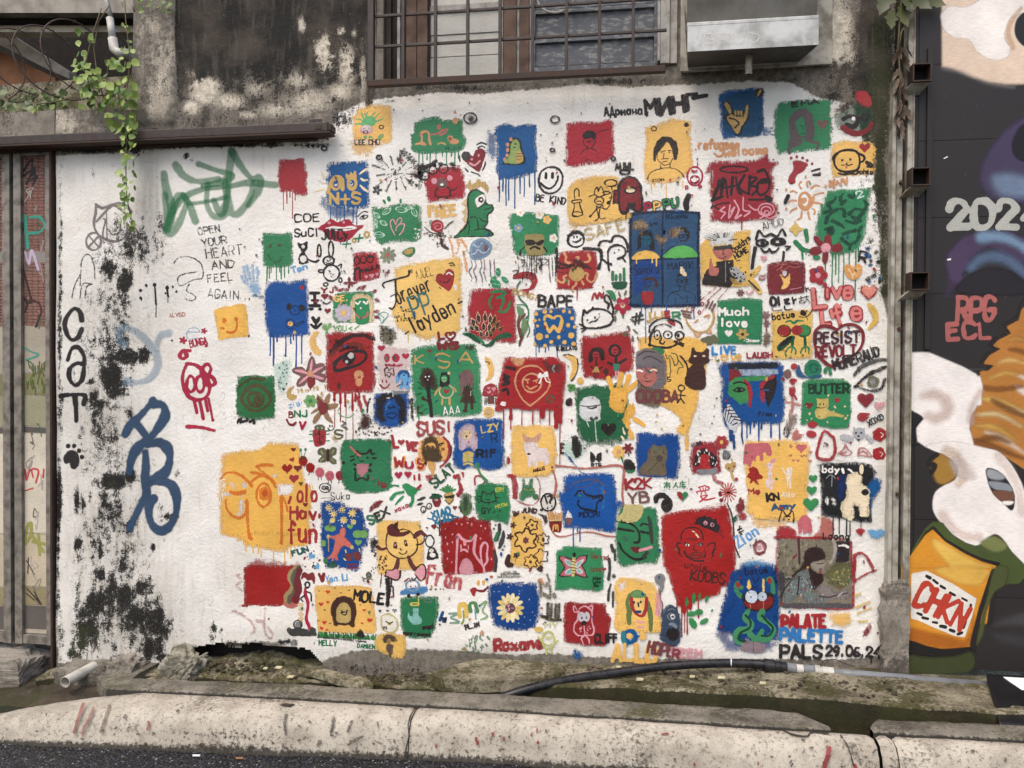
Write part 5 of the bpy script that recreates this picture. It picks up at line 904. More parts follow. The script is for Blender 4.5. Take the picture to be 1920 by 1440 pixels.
pt('heart','dark red heart outline around resist revolt'); s('x',34,'220 175 206 168 184 164 166 172 157 186 158 210 166 240 180 258 206 276 232 264 260 250 280 234 292 210 293 186 284 170 264 160 240 162 222 174')
mp('writing'); T('RESIST',810,1060,1420,1045,150,(70,34,38),28); T('REVOLT',810,1250,1370,1230,140,(116,34,40),26)
pt('writing','slanted black word under the resist heart'); T('MUMERAUD',1080,1430,1700,1230,130,'k',26,g=1.2)
fr('M'); pt('eye','large black brushed eye at the right wall edge'); s('f',34,'318 72 328 58 348 46 376 39 386 40',g=1.2,op=.9); s('k',30,'320 96 336 80 356 66 384 54',g=1.6); s('k',22,'320 94 336 100 356 104 374 100 382 80',g=2); ring('v',1785,425,46,46,30,g=1.4); e('e',1785,420,26,g=1)
fr('M'); pt('writing','blue LIVE over mustard LOVE'); T('LIVE',90,135,345,130,75,(50,130,190),18); s('b',8,'74 26 72 30'); T('L',120,205,165,205,50,'Y',12); heart('Y',215,175,36,line=1,w=12); T('VE',285,205,400,200,50,'Y',13)
pt('writing','dark red capitals LAUGH'); T('LAUGH',455,175,725,170,52,(142,34,52),14)
sq('blue @a split face in green red and black',(12,72,134),'38 44 80 42 156 41 170 52 168 90 171 120 170 170 156 176 120 174 90 176 76 172 52 190 40 170 34 120 40 80 30 60',(860,[(455,160),(490,110),(530,40),(580,350),(608,60),(710,150),(798,330),(400,120)]),13,g=1.4,thin='28 50 50 44 48 100 42 140 32 90')
mp('face'); f((34,34,44),'52 46 156 45 157 57 120 58 76 60 52 58'); f('x','52 58 76 59 82 70 70 80 60 88 52 96'); f((160,172,190),'74 60 157 58 156 70 120 74 80 73',g=.9); f((62,136,78),'52 86 66 76 88 74 144 73 140 80 112 84 94 84 96 120 90 138 86 128 76 136 68 126 60 120 50 112',am=.3); f('r','80 80 90 82 100 94 103 112 98 140 94 138 94 112 88 90',am=.3); f('k','120 90 132 78 152 70 155 88 150 112 144 124 136 142 130 120 128 104',am=.3); f('r','118 88 132 78 148 69 152 76 132 86 124 100 130 112 128 136 120 124',am=.3)
s('k',12,'62 90 72 86 84 88 90 92'); s('k',10,'62 104 72 98 86 102 74 107 62 104'); e('k',372,515,24,20); s('k',8,'120 102 130 100 140 103'); e((60,90,140),665,515,30,10); T('Free',580,790,720,790,44,'n',8); f((200,200,204),'48 131 56 136 80 170 72 176 68 192 56 192 40 156',am=.4)
for k in range(5): l('k',8,[205+k*30,730+k*30 - 25,290+k*28,690+k*38]); l('k',8,[240+k*28,670+k*48,220+k*20,830+k*14])
pt('drips','thick blue drips below the white hatched patch'); s('B',34,'57 192 58 208',g=.8); s('B',26,'62 200 64 226',g=.8); s('B',12,'81 186 80 200 83 216')
pt('snail','green and blue snail'); e((36,118,84),1155,290,95,100); ring((24,94,72),1165,285,45,45,12); F((40,84,120),'195 56 202 50 208 66 222 74 246 70 246 77 200 76'); e('r',955,265,38,34,-20)
pt('arch','small green arch beside the snail'); s('g',28,'257 64 258 58 266 58 268 68')
pt('figure','dark red stalk figure with a pink cross below'); e('j',885,345,42,50); s('r',22,'183 84 188 81 195 83'); e('r',940,440,22); f('r','180 98 192 94 195 104 188 120 181 112',am=.8); s('r',14,'190 112 196 122'); s('s',30,'174 128 202 134',g=1.6,op=.8); s('s',26,'187 120 187 140 182 156',g=1.6,op=.8); F((124,104,90),'178 160 198 154 192 180 174 202 170 186',g=1.8,op=.8); ring('k',870,960,26,50,10,g=1)
sq('green @a lying mustard cat under capitals',(40,124,76),'208 86 230 78 296 79 312 90 310 120 312 152 306 184 280 185 248 182 238 176 204 176 206 130',g=.9)
mp('cat'); F((196,172,96),'238 118 244 122 258 121 262 118 264 136 260 144 276 150 298 158 286 160 266 158 250 165 238 162 234 148 240 140'); e('q',1230,665,6,12); e('q',1265,665,6,12); s('q',5,'238 140 250 141 260 138'); e('q',1215,795,8);
mp('capitals'); T('BUTTER',1115,550,1530,545,90,(26,50,34),20,g=.6); heart('x',1108,680,42); heart('r',1410,625,32); e('r',1145,880,50,38); dots('h',1080,560,1520,860,14,9)
for nm,lb,dd in (('painted_heart','large dark red heart below the big brushed eye',lambda: heart((128,34,42),1708,615,92)),('painted_heart','faint pink outlined heart beside the dark red one',lambda: heart('P',1850,680,58,g=1)),('painted_lips','red lip print next to the letters xoxo',lambda: (F('r','322 158 332 151 349 152 348 157 336 158 324 160'),F('r','325 161 348 159 340 168 330 169')))):
 part(nm,lb); dd()
pt('writing','slanted black xoxo by the wall edge'); T('XOXO',1745,900,1905,820,60,'k',9)
pt('cat','pale grey cat face with grey arms'); e((170,170,172),1640,975,66,62); f((170,170,172),'315 180 322 186 316 192'); f((170,170,172),'340 182 339 192 332 186'); s((176,176,178),50,'292 202 308 206 312 206',g=1); s((176,176,178),46,'344 200 354 210',g=1); e('k',1605,970,12,9); e('k',1660,970,12,9); e('k',1633,1002,12,9); e('k',1633,1042,14,11)
for x,y,r,lb in ((1855,985,74,'bright red round blossom beside the grey cat'),(1850,1190,76,'bright red ragged blossom below the first'),): pt('flower',lb); f((156,30,34),[x+r*math.cos(i*.45)*random.uniform(.8,1.1) for i in range(0)] or sum([[x+r*math.cos(i*.449)*random.uniform(.8,1.1),y+r*math.sin(i*.449)*random.uniform(.8,1.1)] for i in range(14)],[]),sm=1); s('w',6,[x+10,y - 20,x+40,y,x+20,y+30],op=.8)
pt('flower','pale red outlined star shape'); s('r',13,'284 238 296 226 298 218 304 228 312 234 308 240 300 242 288 238 300 234',g=1,op=.7)
pt('mark','pale red looping ribbon scribble'); s('r',14,'326 242 328 228 338 226 348 234 354 244 340 242 328 240 336 232 346 240',g=1,op=.7)
pt('outline','red outlined bottle shape'); s('r',26,'244 212 254 190 274 204',g=1); s('r',24,'244 212 239 244 266 250 277 232 275 208',g=1); dots('j',1265,1060,1310,1130,10,6)
pt('heart','pink red lopsided heart under the green cat square'); F('s','187 209 188 194 194 185 200 188 202 196 212 198 200 208',g=.8); e('r',1135,980,56,40,10)
fr('R'); sq('mustard @pink drip shape and three small figures',(230,180,92),'22 32 60 34 120 29 174 37 178 56 176 100 172 140 174 180 170 220 148 228 100 224 40 218 22 200 26 160 20 80',None,g=1.4,thin='36 216 140 224 112 244 72 246 40 238')
mp('drip_shape'); F((188,98,104),'20 52 24 42 50 39 76 40 85 54 84 70 76 69 68 60 64 66 65 80 58 82 55 70 48 72 48 86 42 80 39 86 32 98 26 88 17 88'); heart((188,98,104),780,255,66)
mp('figures'); f((150,34,30),'24 120 32 112 30 100 40 96 52 100 55 112 66 120 64 124 48 128 56 138 48 139 42 130 36 138 31 136 36 125',am=.4); T('Me',150,805,295,800,60,'r',14); F((228,200,196),'72 92 78 86 88 88 86 104 82 106 88 112 84 124 94 132 86 134 88 148 82 150 80 136 76 149 70 132 78 120 74 112 79 104'); e('P',440,410,40,20,-30); e('k',405,462,5,10); F((234,218,196),'120 108 122 98 130 96 135 102 134 112 131 120 132 146 128 147 126 130 123 146 121 130'); e('k',620,520,5,8); e('k',648,522,5,8); l((234,218,196),8,'120 116 110 98')
T('KN',375,890,515,870,80,'k',24); T('Alla',545,835,700,835,50,'c',13); T('Amy',430,1000,720,975,70,(30,84,120),24,g=.8); s('k',13,'102 226 106 212 111 200 122 214 134 202 138 216 137 228'); l('k',12,'116 216 130 215'); e('k',570,1110,12,14); e('k',628,1110,12,14)
for x,y in ((655,245),(650,345),(690,405),(740,408),(790,350),(830,345),(895,305),(885,410)): s('s',9,[x - 16,y - 8,x,y+10,x+16,y - 10])
for x,y,r in ((922,620,56),(905,760,66),(895,925,98)): pt('heart',{620: 'smallest topmost of three green hearts in a column',760: 'middle green heart of the column',925: 'largest lowest green heart of the column'}[y]); heart((52,134,74),x,y,r)
pt('drip_shape','pink drip shape at the lower right corner of the mustard square'); f((188,98,106),'149 256 147 230 156 213 168 211 180 222 182 240 181 256 174 257 170 248 167 257 161 257 159 238 155 257',am=.3)
pt('blob','brick red dome and smear above the framed painting'); F('r','96 260 98 244 110 238 128 239 142 248 142 264 112 266',g=.8); F('s','204 216 226 220 234 240 230 268 200 269 180 266 196 250 202 236',g=1); s('r',26,'92 264 140 266 200 268 236 270',g=1.6)
sq('black @a cream torn figure and white scrawl',(28,27,28),'200 88 230 86 280 84 320 88 336 108 328 124 328 176 324 200 328 230 300 228 260 222 230 218 202 212 204 160 200 120',(1100,[(1160,200),(1235,180),(1322,190),(1365,210),(1495,110)]),10,g=1.0,thin='190 90 262 80 260 88 200 100')
mp('blue_marks'); f('b','320 128 328 120 350 128 348 148 332 172 328 196 320 196 318 160 308 148',g=1.8); F((24,44,92),'246 120 270 116 266 152 252 180 240 160',g=1.5,op=.8)
mp('figure'); f((232,214,180),'270 112 288 108 302 120 304 140 320 152 320 216 296 214 294 192 284 186 282 220 274 226 256 220 248 190 262 170 264 136',am=1,g=.8); e((232,214,180),1500,510,26,62); e((30,26,30),1545,785,46,40)
mp('scrawl'); T('bdy',1035,545,1240,550,70,'w',16); s('w',26,'255 102 257 110'); s('w',24,'270 102 280 110',g=1); s('e',11,'216 124 224 116 232 118 238 124'); s('e',9,'230 116 229 142'); e('w',1090,890,22,52,g=1); e('w',1165,890,24,56,-20,g=1.2)
pt('marks','small red maple shape below the black square'); f('r','285 249 294 243 300 243 311 249 304 254 301 263 294 258',am=.5)
pt('lips','pale blue lip print near the wall edge'); F((100,156,196),'316 250 324 245 336 248 348 245 357 252 352 264 338 269 324 264',g=1)
# ---- lower left
fr('N'); sq('large mustard painted field with orange eye scribbles',(226,174,82),'20 66 60 58 112 52 132 36 156 38 206 38 212 66 222 140 238 136 240 160 232 230 238 256 224 288 80 288 66 272 40 266 16 260 16 232 14 192 26 140 18 100',None,g=1.9,thin='12 112 24 108 26 180 16 200 10 160',name='painted_field')
fr('S'); f((226,174,82),'4 4 40 12 50 26 66 32 96 38 120 43 144 46 160 32 196 32 200 0 60 -4',g=1.2); drips((226,174,82),180,[(265,40),(350,50),(415,60),(445,100),(590,150),(680,40),(722,230),(755,60),(795,120),(845,30)],11)
fr('N'); mp('eyes'); Oc=dict(g=1.0,op=.85)
for p,w3 in (('18 124 30 112 48 110 68 118 84 132 92 142',26),('42 158 60 160 76 156',36),('30 176 32 196 44 212 60 219 74 212 80 192 81 176',24),('81 180 82 220 86 256 91 270',30),('92 110 106 112 124 118',36),('104 96 120 92 142 93',30),('92 132 104 122 120 118 140 128 150 144',30),('163 168 164 220 163 280',36),('168 170 174 186 178 202',22)): s('O',w3,p,**Oc)
ring('O',605,820,84,140,26,**Oc); e('O',615,800,66,84,g=.8); e((198,92,34),620,800,36,46,op=.7); s('O',18,'106 96 112 104 124 112 144 128',**Oc)
mo('peeled_patch'); f('w','150 140 170 137 194 138 192 158 180 164 156 164',g=1.6,am=2); f((200,198,200),'36 132 50 138 54 152 46 148',g=1.4,am=2); f((200,198,200),'68 166 74 192 70 212 54 212 62 186',g=1.4,am=2); e((196,196,200),735,590,26,18,g=1); e((200,198,200),370,700,30,44,g=1.6); e((200,200,202),160,810,50,30,g=1.8)
pt('hearts','cluster of red hearts on the mustard field'); heart('R',885,500,66); heart('x',1010,500,46); heart('r',965,620,60); heart('r',945,395,34,-20); heart('x',962,275,32); heart((90,80,30),1048,685,26); heart('x',1104,932,34)
pt('writing','red words yolo have fun beside the mustard field'); s('r',22,'186 169 181 183'); T('olo',1010,890,1250,890,190,'r',24); T('Hav',920,1105,1240,1110,150,'r',26); e('r',1268,1075,18,34); T('fun',905,1400,1245,1390,260,(160,40,46),30,g=.7)
pt('caterpillar','caterpillar of dark red to pink balls crossing the squares');
for x,y,c1 in ((1165,490,'R'),(1280,548,'p'),(1398,588,'p'),(1525,585,'d'),(1645,550,'x'),(1080,410,'R')): e(c1,x,y,56,62); l('q',5,[x - 18,y+55,x - 22,y+95]); l('q',5,[x+18,y+55,x+16,y+92]); ring('x',x,y,26,28,5,op=.4)
e('G',1078,380,40,26,g=1,op=.6); e('g',1052,280,14,24); e('g',1112,275,16,24); s('g',5,'211 60 213 70'); s('g',5,'222 60 219 70')
pt('ladybird','long red spotted ladybird'); F('r','242 6 270 6 270 38 262 45 248 47 242 38'); dots('q',1225,60,1335,200,20,7); e('v',1282,10,66,40); s('q',5,'256 8 256 42'); e('w',1255,15,8); e('w',1310,15,8)
for y in (50,90,170): l('g',9,[1160,y,1205,y]); l('g',9,[1355,y,1400,y - 6])
pt('butterfly','olive grey butterfly'); F('v','276 60 264 50 252 54 252 66 262 70 252 80 256 86 270 84 276 72'); F('v','277 60 286 49 296 52 295 66 286 72 296 80 294 90 280 86 277 72'); s('q',32,'276 56 276 80')
for p in ('264 66 260 58','266 76 258 82','286 64 290 56','284 76 290 84'): s((150,146,110),12,p)
pt('flower','dark mauve and gold star flower'); fr('J');
for P5 in ('108 148 96 130 100 128 112 140','112 144 120 128 128 126 126 144 120 152','120 152 148 149 140 160 124 164','118 166 136 196 120 190 112 176','110 170 96 194 86 195 90 180 104 168','104 164 82 174 88 166 102 156'): F((150,116,84),P5)
F('x','96 130 108 144 120 148 124 160 116 174 104 174 99 160 95 148',op=.9)
pt('flower','small lime flower'); flower('a',405,715,80,6,'g',.6,op=.85)
pt('moon','ochre crescent moon under the lily'); F('o','42 108 30 112 23 124 28 138 42 140 48 130 36 126 35 118')
pt('writing','small coloured letters BNJ with a v'); T('B',145,915,195,915,70,'x',13); T('NJ',215,900,375,895,70,'g',17); heart('d',312,1000,10); l('d',26,'56 194 61 210 69 194'); s('x',22,'24 188 30 198 40 200 46 194'); T('Zigi',150,800,320,740,40,'l',8,op=.8); T('Him Mijl',260,620,600,570,50,'o',8,op=.8)
pt('marks','dark brown smear and drips below the red eye square'); F('q','196 192 210 172 222 180 226 204 210 214 198 204',g=3); s('r',30,'190 130 198 148 202 166',g=2); s('r',26,'208 132 214 152',g=2); s('q',20,'222 138 217 156 216 170',g=1.2); dots('q',940,1010,1380,1150,40,9,g=1); s('a',10,'148 172 158 180 174 182 184 174',op=.7); s('a',8,'146 166 150 160'); s('a',8,'172 160 176 154')
fr('N'); pt('sun_face','small black smiling sun with dark handwriting'); ring('k',1338,735,68,55,7); ring('k',1322,735,22,22,8); ring('k',1362,735,16,18,8); e('k',1322,738,8); e('k',1362,738,8); T('Suka',1410,880,1640,870,90,'k',6); s('k',5,'257 172 280 171 290 176')
fr('J'); pt('letter','olive letter s and smudge above the butterfly'); T('S',700,1165,790,1160,100,'v',20); f('o','132 224 140 220 152 236 138 246',g=2,op=.6); smile('f',650,1040,36,10); s('f',20,'158 192 164 198 156 202 168 210',g=1,op=.7)
fr('N'); sq('green @a black outlined cat holding a pink heart',(38,112,72),'305 52 314 32 340 29 384 28 427 30 432 40 428 80 430 130 424 152 390 160 340 160 316 152 306 120',g=1.1)
mp('cat'); s('k',20,'342 66 344 58 352 64 368 64 376 56 380 66'); e('k',1738,370,10,13); e('k',1850,372,13,16); s('k',12,'352 81 356 84 360 81');
for p in ('330 72 338 70','330 82 338 78','338 90 344 93','380 68 387 64','382 76 390 76','374 94 379 90'): l('k',18,p)
f((172,112,120),'343 90 374 89 370 108 356 123 346 110',am=.3); s('k',18,'341 108 342 128 352 124 360 124 370 128 372 116'); e('k',1880,525,24); e('k',1700,510,18); s('s',24,'330 48 340 60 352 70',g=.5); e('k',1565,432,22,20); T('YG',1960,700,2060,740,50,'x',14)
fr('O'); pt('writing','red love over orange edged WUS with two hearts'); fr('K'); T('SUS',150,1120,470,1110,150,'r',30,g=1.2,op=.85); s('r',26,'104 194 105 216',g=1.2); fr('J'); T('L',1400,1280,1460,1270,140,'r',28); heart('r',1485,1210,44); T('VE',1550,1300,1680,1310,90,'r',28,g=.8)
fr('O'); T('W',380,285,500,285,110,'A',40); T('W',390,285,490,285,100,'r',22); T('U',520,300,600,300,70,'d',24,g=1); T('S',665,310,740,300,110,'A',40); T('S',675,305,735,295,105,'r',22); heart('d',432,385,50); heart('d',545,380,46)
pt('lion','brown maned lion on a mustard patch ringed in red'); fr('K'); F((226,166,92),'34 240 60 226 90 228 104 244 102 280 84 288 40 288 30 270',g=1.5); s('r',20,'92 230 104 244 106 266 98 288',g=1); F((72,56,34),'38 256 43 236 56 226 72 228 81 244 80 268 86 288 48 288 40 276',g=1.2); F((222,170,96),'47 250 58 244 70 245 75 258 70 268 60 270 50 262'); e('q',262,1255,16,12); e('q',330,1265,16,12); f('q','58 259 64 259 61 263'); s('q',6,'55 267 62 269 69 265'); T('H',440,1310,465,1310,34,'k',10); T('TH',415,1260,465,1230,26,'k',9)
fr('O'); F((72,56,34),'146 12 180 12 192 32 180 46 152 44',g=1.2); F((214,160,88),'154 46 172 46 174 64 168 80 162 66',g=.8); s('r',22,'206 0 208 24 200 46 186 58',g=.8)
fr('K'); sq('blue @a pink haired face and mustard letters',(12,74,140),'118 192 140 187 180 185 220 185 234 187 236 240 238 288 114 288 116 240',g=1.1)
fr('O'); f((12,74,140),'216 16 340 16 339 60 320 68 290 64 260 58 236 66 218 60',g=1.4)
mp('portrait'); fr('K'); F((190,168,176),'130 258 128 220 138 202 152 197 164 202 170 220 174 250 166 262 152 252 140 262',g=.9); e('h',738,1120,62,60); f('k','140 218 146 220 143 223'); f('k','151 220 156 217 154 222'); f('q','143 226 152 225 148 231'); T('LZY',920,1100,1130,1060,80,(200,172,90),14); T('R',1040,1210,1110,1200,100,(20,40,70),14); T('RIF',860,1390,1100,1385,85,(18,28,44),24)
fr('O');
for y in (130,160,190,220,260): s((190,168,96),24,[1215,y,1270,y - 14,1320,y+6],g=.8)
fr('E'); pt('flower','pale green smear and specks right of the green eye square'); F((178,212,196),'166 236 192 220 200 240 192 276 180 288 170 270',g=3,soft=4,op=.5); dots('k',880,1080,960,1400,24,5)
sq('green @an olive outlined eye',(36,104,58),'100 254 124 253 168 254 170 288 169 324 100 324 99 290',g=1.0)
fr('f'); f((36,104,58),'354 0 380 -4 412 0 412 52 380 54 358 50 353 30',g=1.1)
mp('eye'); s((88,74,42),20,'362 22 370 8 386 2 402 12 406 26 394 38 378 40 366 30',cl=1,op=.8); s((88,74,42),20,'376 12 372 22 378 32 390 32 396 22 388 14 378 14',op=.8); e((88,74,42),1930,120,30,34,op=.8); s((88,74,42),20,'358 4 376 -8 396 -6',op=.6); dots('k',1780,262,1920,285,20,9)
# ---- lower rows
fr('e'); sq('small tilted mustard @an orange smiling face',(230,178,82),'320 177 340 171 364 167 370 170 372 190 374 216 352 219 328 222 326 204',g=.7)
mp('smile'); e('O',1687,965,18,20,op=.85); e('O',1775,952,14,16,op=.85); s('O',13,'356 192 356 202 353 209 346 211 341 210',op=.8); s('O',12,'333 204 336 205',op=.7); s('k',9,'373 217 374 215',g=1)
fr('P'); sq('mustard @a white brown eared puppy',(228,182,98),'0 -26 50 -30 100 -28 106 0 108 40 104 80 88 94 60 96 0 96 -4 40',None,g=1.2)
mp('puppy'); fr('K'); F((196,150,128),'285 240 284 220 296 230 312 228 324 218 326 226 320 240 304 248',g=.6)
fr('P'); F((224,206,200),'30 14 44 10 60 12 64 24 80 26 88 36 91 58 82 68 74 60 64 56 61 70 54 72 50 60 48 70 40 72 38 58 34 40 30 30',g=.6); e('k',205,200,24,15); T('ANGUS',255,420,400,385,36,'q',7)
pt('rabbit','green rabbit creature in a red dotted ring'); s('r',14,'56 92 64 104 67 124 64 148 54 160 36 162 12 152',g=1.6,op=.8); F((60,120,76),'24 100 30 96 33 112 40 112 44 96 50 100 50 120 56 130 48 142 36 144 26 153 18 148 18 136 24 120',g=.8); e((60,120,76),282,712,38,38); s('o',6,'28 126 33 124 38 128'); s('o',6,'42 128 47 124 51 128')
pt('marks','red dabs left of the green rabbit'); fr('O'); e('r',1750,220,22,52,g=.8); e('r',1775,400,44,26,g=.8); s('r',50,'362 84 366 104 366 130',g=1.6,op=.9)
fr('P'); pt('symbol','round black outlined bubble with exclamation and question marks'); ring('k',435,780,88,104,16); e('w',435,780,76,92,op=.5); F('k','77 140 82 142 86 158 84 162 80 152'); e('k',425,850,10,12); s('k',20,'86 143 92 140 95 147 91 154 92 158'); e('k',475,825,9,11); e('k',355,868,22,16)
pt('fries','red box of mustard chips with a small letter'); f((120,30,28),'88 200 120 200 119 218 116 228 96 228 90 216',am=.3);
mx(1)
for i in range(10): s(random.choice(['o','A','t']),13,[450+i*15,1000,430+i*18,random.uniform(880,930)],sm=0)
mx(0)
l('h',8,'88 200 120 198'); s('A',13,'98 223 100 212 104 211 105 220 106 211 110 212 111 224')
pt('frame_line','brown pink hand painted line framing the blue mochi square'); s('s',22,'106 68 128 70 160 74 190 74 220 70 248 67 264 70 269 80 266 112 265 140 270 170',g=.7); s('s',22,'98 80 104 96 106 116 101 140',g=.7); s('s',14,'98 228 108 237 124 238 152 231 176 227 200 229 224 236 252 238',g=.6)
sq('blue @a faint black animal outline and ice cream',(12,76,146),'122 96 140 86 170 85 196 86 220 85 244 88 250 112 252 152 266 152 264 168 254 172 252 200 254 226 236 230 210 224 180 220 152 219 122 219 120 180 112 148 112 130 124 128',(1095,[(735,240),(785,40),(817,150)]),11,g=1.5)
s((120,90,70),12,'130 128 144 112 176 102 204 104 222 116',op=.6,g=1); s((120,90,70),10,'148 118 170 120 192 112 204 100',op=.5,g=1); s((50,120,196),26,'216 120 220 148 218 170',op=.6,g=1)
mp('animal'); s((22,26,40),20,'152 140 160 128 172 130 176 136 186 140 200 142 216 140 216 150 206 154 202 172 202 180',g=.6); s((22,26,40),20,'160 152 158 160 168 170 186 174 200 176',g=.8); s((22,26,40),10,'192 144 194 148 208 144 212 150'); T('MOCHI',810,955,1060,950,60,(18,30,60),11)
mp('ice_cream'); F('w','129 194 130 186 135 174 138 180 143 186 144 194'); F('j','129 194 144 194 143 206 138 211 131 208')
pt('symbol','black butterfly wing symbol over small capitals'); F('k','187 36 190 35 199 44 200 52 195 60 188 58'); f('k','215 34 215 56 207 60 201 52 204 40',am=.3); T('BTS',950,345,1070,345,34,'k',8); e('k',1140,165,24,22,g=1)
pt('flower','mustard daisy and a dark red daisy side by side'); flower('y',1280,175,84,8,'t',.5,g=.5); flower('x',1392,130,70,6,'x',.4); s('k',10,'279 38 281 44'); s('g',14,'262 47 266 58')
pt('apple','black fruit shape with a green base'); F('k','270 54 280 52 292 60 297 74 292 80 280 80 270 76 267 66'); f('g','270 78 276 80 280 76 286 81 292 76 297 80 288 86 276 85',am=.3)
pt('mark','tall black torn shape with green smear'); F((180,214,196),'120 12 144 8 180 12 176 36 152 56 128 44',g=3,soft=4,op=.5); f('k','142 -4 156 -4 168 20 167 40 160 48 152 50 144 30',g=.7); T('E',585,190,630,190,110,'k',24,g=1); s('i',12,'128 38 140 52 166 84',g=.8); s('b',26,'136 46 145 58',g=1.6)
sq('blue @a brown sitting capybara',(10,66,132),'298 -12 320 -14 336 -12 352 -8 370 -12 400 -8 402 20 404 60 398 98 380 100 340 96 300 93 296 40',None,g=1.3)
mp('capybara'); Cb2=(110,98,78); F(Cb2,'307 88 312 66 324 56 326 32 336 22 332 14 340 18 356 21 366 18 372 32 372 48 368 64 370 90 340 91'); e('f',1705,182,8); e('f',1815,182,8); e((84,72,60),1770,250,40,44); s((84,72,60),9,'328 80 340 70 348 58'); s((84,72,60),9,'360 62 364 70')
pt('writing','red K2K above brown YB'); T('K2K',1370,625,1675,605,120,'r',24); T('YB',1400,790,1640,775,120,'j',24)
fr('Q'); pt('writing','small green asian characters inside a dotted line')
for p in ('109 110 124 109','116 106 112 116 109 120','115 114 115 121','115 114 122 113 122 122','116 117 122 117','138 108 134 116 130 121','136 113 140 117 143 120','147 108 160 107','153 104 153 108','148 109 147 120','150 113 159 112','151 118 160 117 156 122','154 110 154 120','168 98 168 114'): s('g',9,p)
e('g',842,588,6)
for i in range(16): e('k',510+i*21,632 - i*1.2,4); e('k',690+i*9,480 - i,3) if i % 2 else None
for i in range(6): e('k',492+i*2,530+i*16,4)
pt('swirl','black brushed wave swirl'); s('k',52,'89 154 92 142 106 139 118 146 123 156 120 170 112 174 106 164 112 154 118 158',g=.9)
pt('heart','half red half green heart'); heart('g',768,700,68); f('r','140 132 146 130 153 137 150 140 155 144 151 151 144 144 140 138',am=.5)
pt('character','red brush character for love')
for p in ('192 120 208 115','195 123 197 127','202 121 203 126','210 118 208 124','186 131 190 136','188 130 214 126 216 120 212 118','200 130 197 140','206 129 210 134','196 142 212 138 204 148 194 155','198 144 208 150 232 145'): s((190,60,70),15,p,tp=.3)
sq('small red @a curly haired woman in grey scarf',(140,36,44),'174 12 200 9 228 10 240 16 244 50 248 86 232 86 200 88 176 88 169 60',None,g=1.6)
s('r',36,'226 88 234 104 248 110',g=2,op=.8); s('e',36,'176 20 192 16',g=2,op=.7)
mp('portrait'); f('k','180 70 182 44 192 30 208 26 222 34 234 48 238 66 220 72 216 60 218 44 200 40 192 52 196 68',am=1,g=.8); F((170,40,40),'193 48 200 42 214 42 217 56 212 66 220 70 218 78 198 78 202 70 194 62'); F('e','186 80 198 76 220 76 236 72 234 86 200 88');
mx(1)
for i in range(26): x=random.choice([random.uniform(910,975),random.uniform(1080,1180),random.uniform(930,1130)]); y=random.uniform(150,340) if x < 980 or x > 1080 else random.uniform(140,190); s('w',6,[x,y,x+random.uniform(-10,10),y+18],sm=0)
mx(0)
e('k',985,245,10,6); e('k',1045,240,10,6); e('m',1020,300,20,9); T('JMS',930,105,1000,85,40,'q',8)
pt('flower','red blossom with a yellow centre by the blue drips'); flower('r',1235,60,84,6,'y',.7,g=.6)
pt('mark','grey scribbled black framed dab'); e('f',1290,210,56,64,g=1.4); e('e',1290,210,34,42,g=.8)
pt('heart','tan heart with a face and stick'); heart('o',1345,350,72,-12); heart('x',1325,370,14); e('x',1385,348,14,10); s('q',5,'271 83 275 82'); s('o',22,'270 84 273 94 277 104',tp=.3); e('r',1410,500,26,20)
pt('flower','red many petalled blossom on a long curved stem'); s('f',14,'260 158 268 176 274 200 276 230 278 258 290 288');
for i in range(16): a=i*.393; s((176,52,52) if i % 2 else 's',22,[1310+20*math.cos(a),660+20*math.sin(a),1310+104*math.cos(a),660+118*math.sin(a)],sm=0,tp=.5)
e('x',1215,670,22,30); e('x',1230,750,28,22,-20)
pt('bird','dark red leafy brush strokes above a green dab'); f('x','290 140 296 148 301 148 300 172 288 180 280 176 279 160 286 156',am=1.4,g=.8); e('r',1480,940,52,50,g=.8); e('w',1475,965,8); e('G',1395,970,28,40,20,g=.8)
pt('writing','pale blue slanted name with black marks'); T('Zion',1440,1320,1690,1150,130,(104,158,206),20); s('k',14,'285 222 294 218'); s('k',14,'290 212 288 222 294 232',g=1); s('k',14,'288 228 298 222')
pt('flower','smudged mauve rose'); ring('x',1690,1320,64,74,34,g=1.8,op=.9); e('P',1690,1320,50,56,g=2,op=.8)
fr('P'); sq('green @a blonde smoking face',(44,120,76),'260 176 276 171 300 170 328 170 347 174 350 200 352 240 356 288 300 288 254 288 254 220',None,g=1.1)
fr('V'); f((44,120,76),'0 -12 90 -12 94 20 98 60 96 100 92 124 70 124 40 126 10 133 -4 120 -10 60',g=1.5)
mp('portrait'); s('k',22,'8 24 24 26 40 36 48 48 50 64 47 72 37 73',op=.9); s('k',20,'53 32 60 28 70 31'); s('k',22,'0 40 12 42 24 44 36 46'); s('k',22,'54 47 62 49 72 50'); s('k',26,'1 74 8 90 20 102 36 112 52 113 64 108',op=.9); s('f',34,'72 12 76 28 78 52 80 74',g=.8,op=.9); F('m','28 86 36 82 42 85 48 83 52 90 46 98 38 97'); l('P',30,'51 92 78 85'); s('f',30,'60 106 68 98',g=1); e((80,100,90),80,320,44,30,40,g=1,op=.5)
for p in ('0 16 12 4 18 -14','12 19 24 6 28 -12','22 20 34 6 38 -14','32 20 44 8 48 -14','41 19 52 6 54 -12'): s((196,182,122),46,p,g=.5)
for p in ('66 48 70 54','69 48 73 52','2 40 -2 37','6 40 4 36'): s('k',6,p)
fr('U'); pt('marks','dark grey brush strokes left of the red koobs square'); s('f',40,'290 54 294 68',g=.8); s('f',18,'298 66 298 90',g=.6); s('f',34,'284 88 286 112 283 136',g=.8); s('f',26,'288 148 283 168 282 186',g=.9); s('f',24,'294 168 293 202',g=.8); e('f',1475,645,22,26,g=.6)
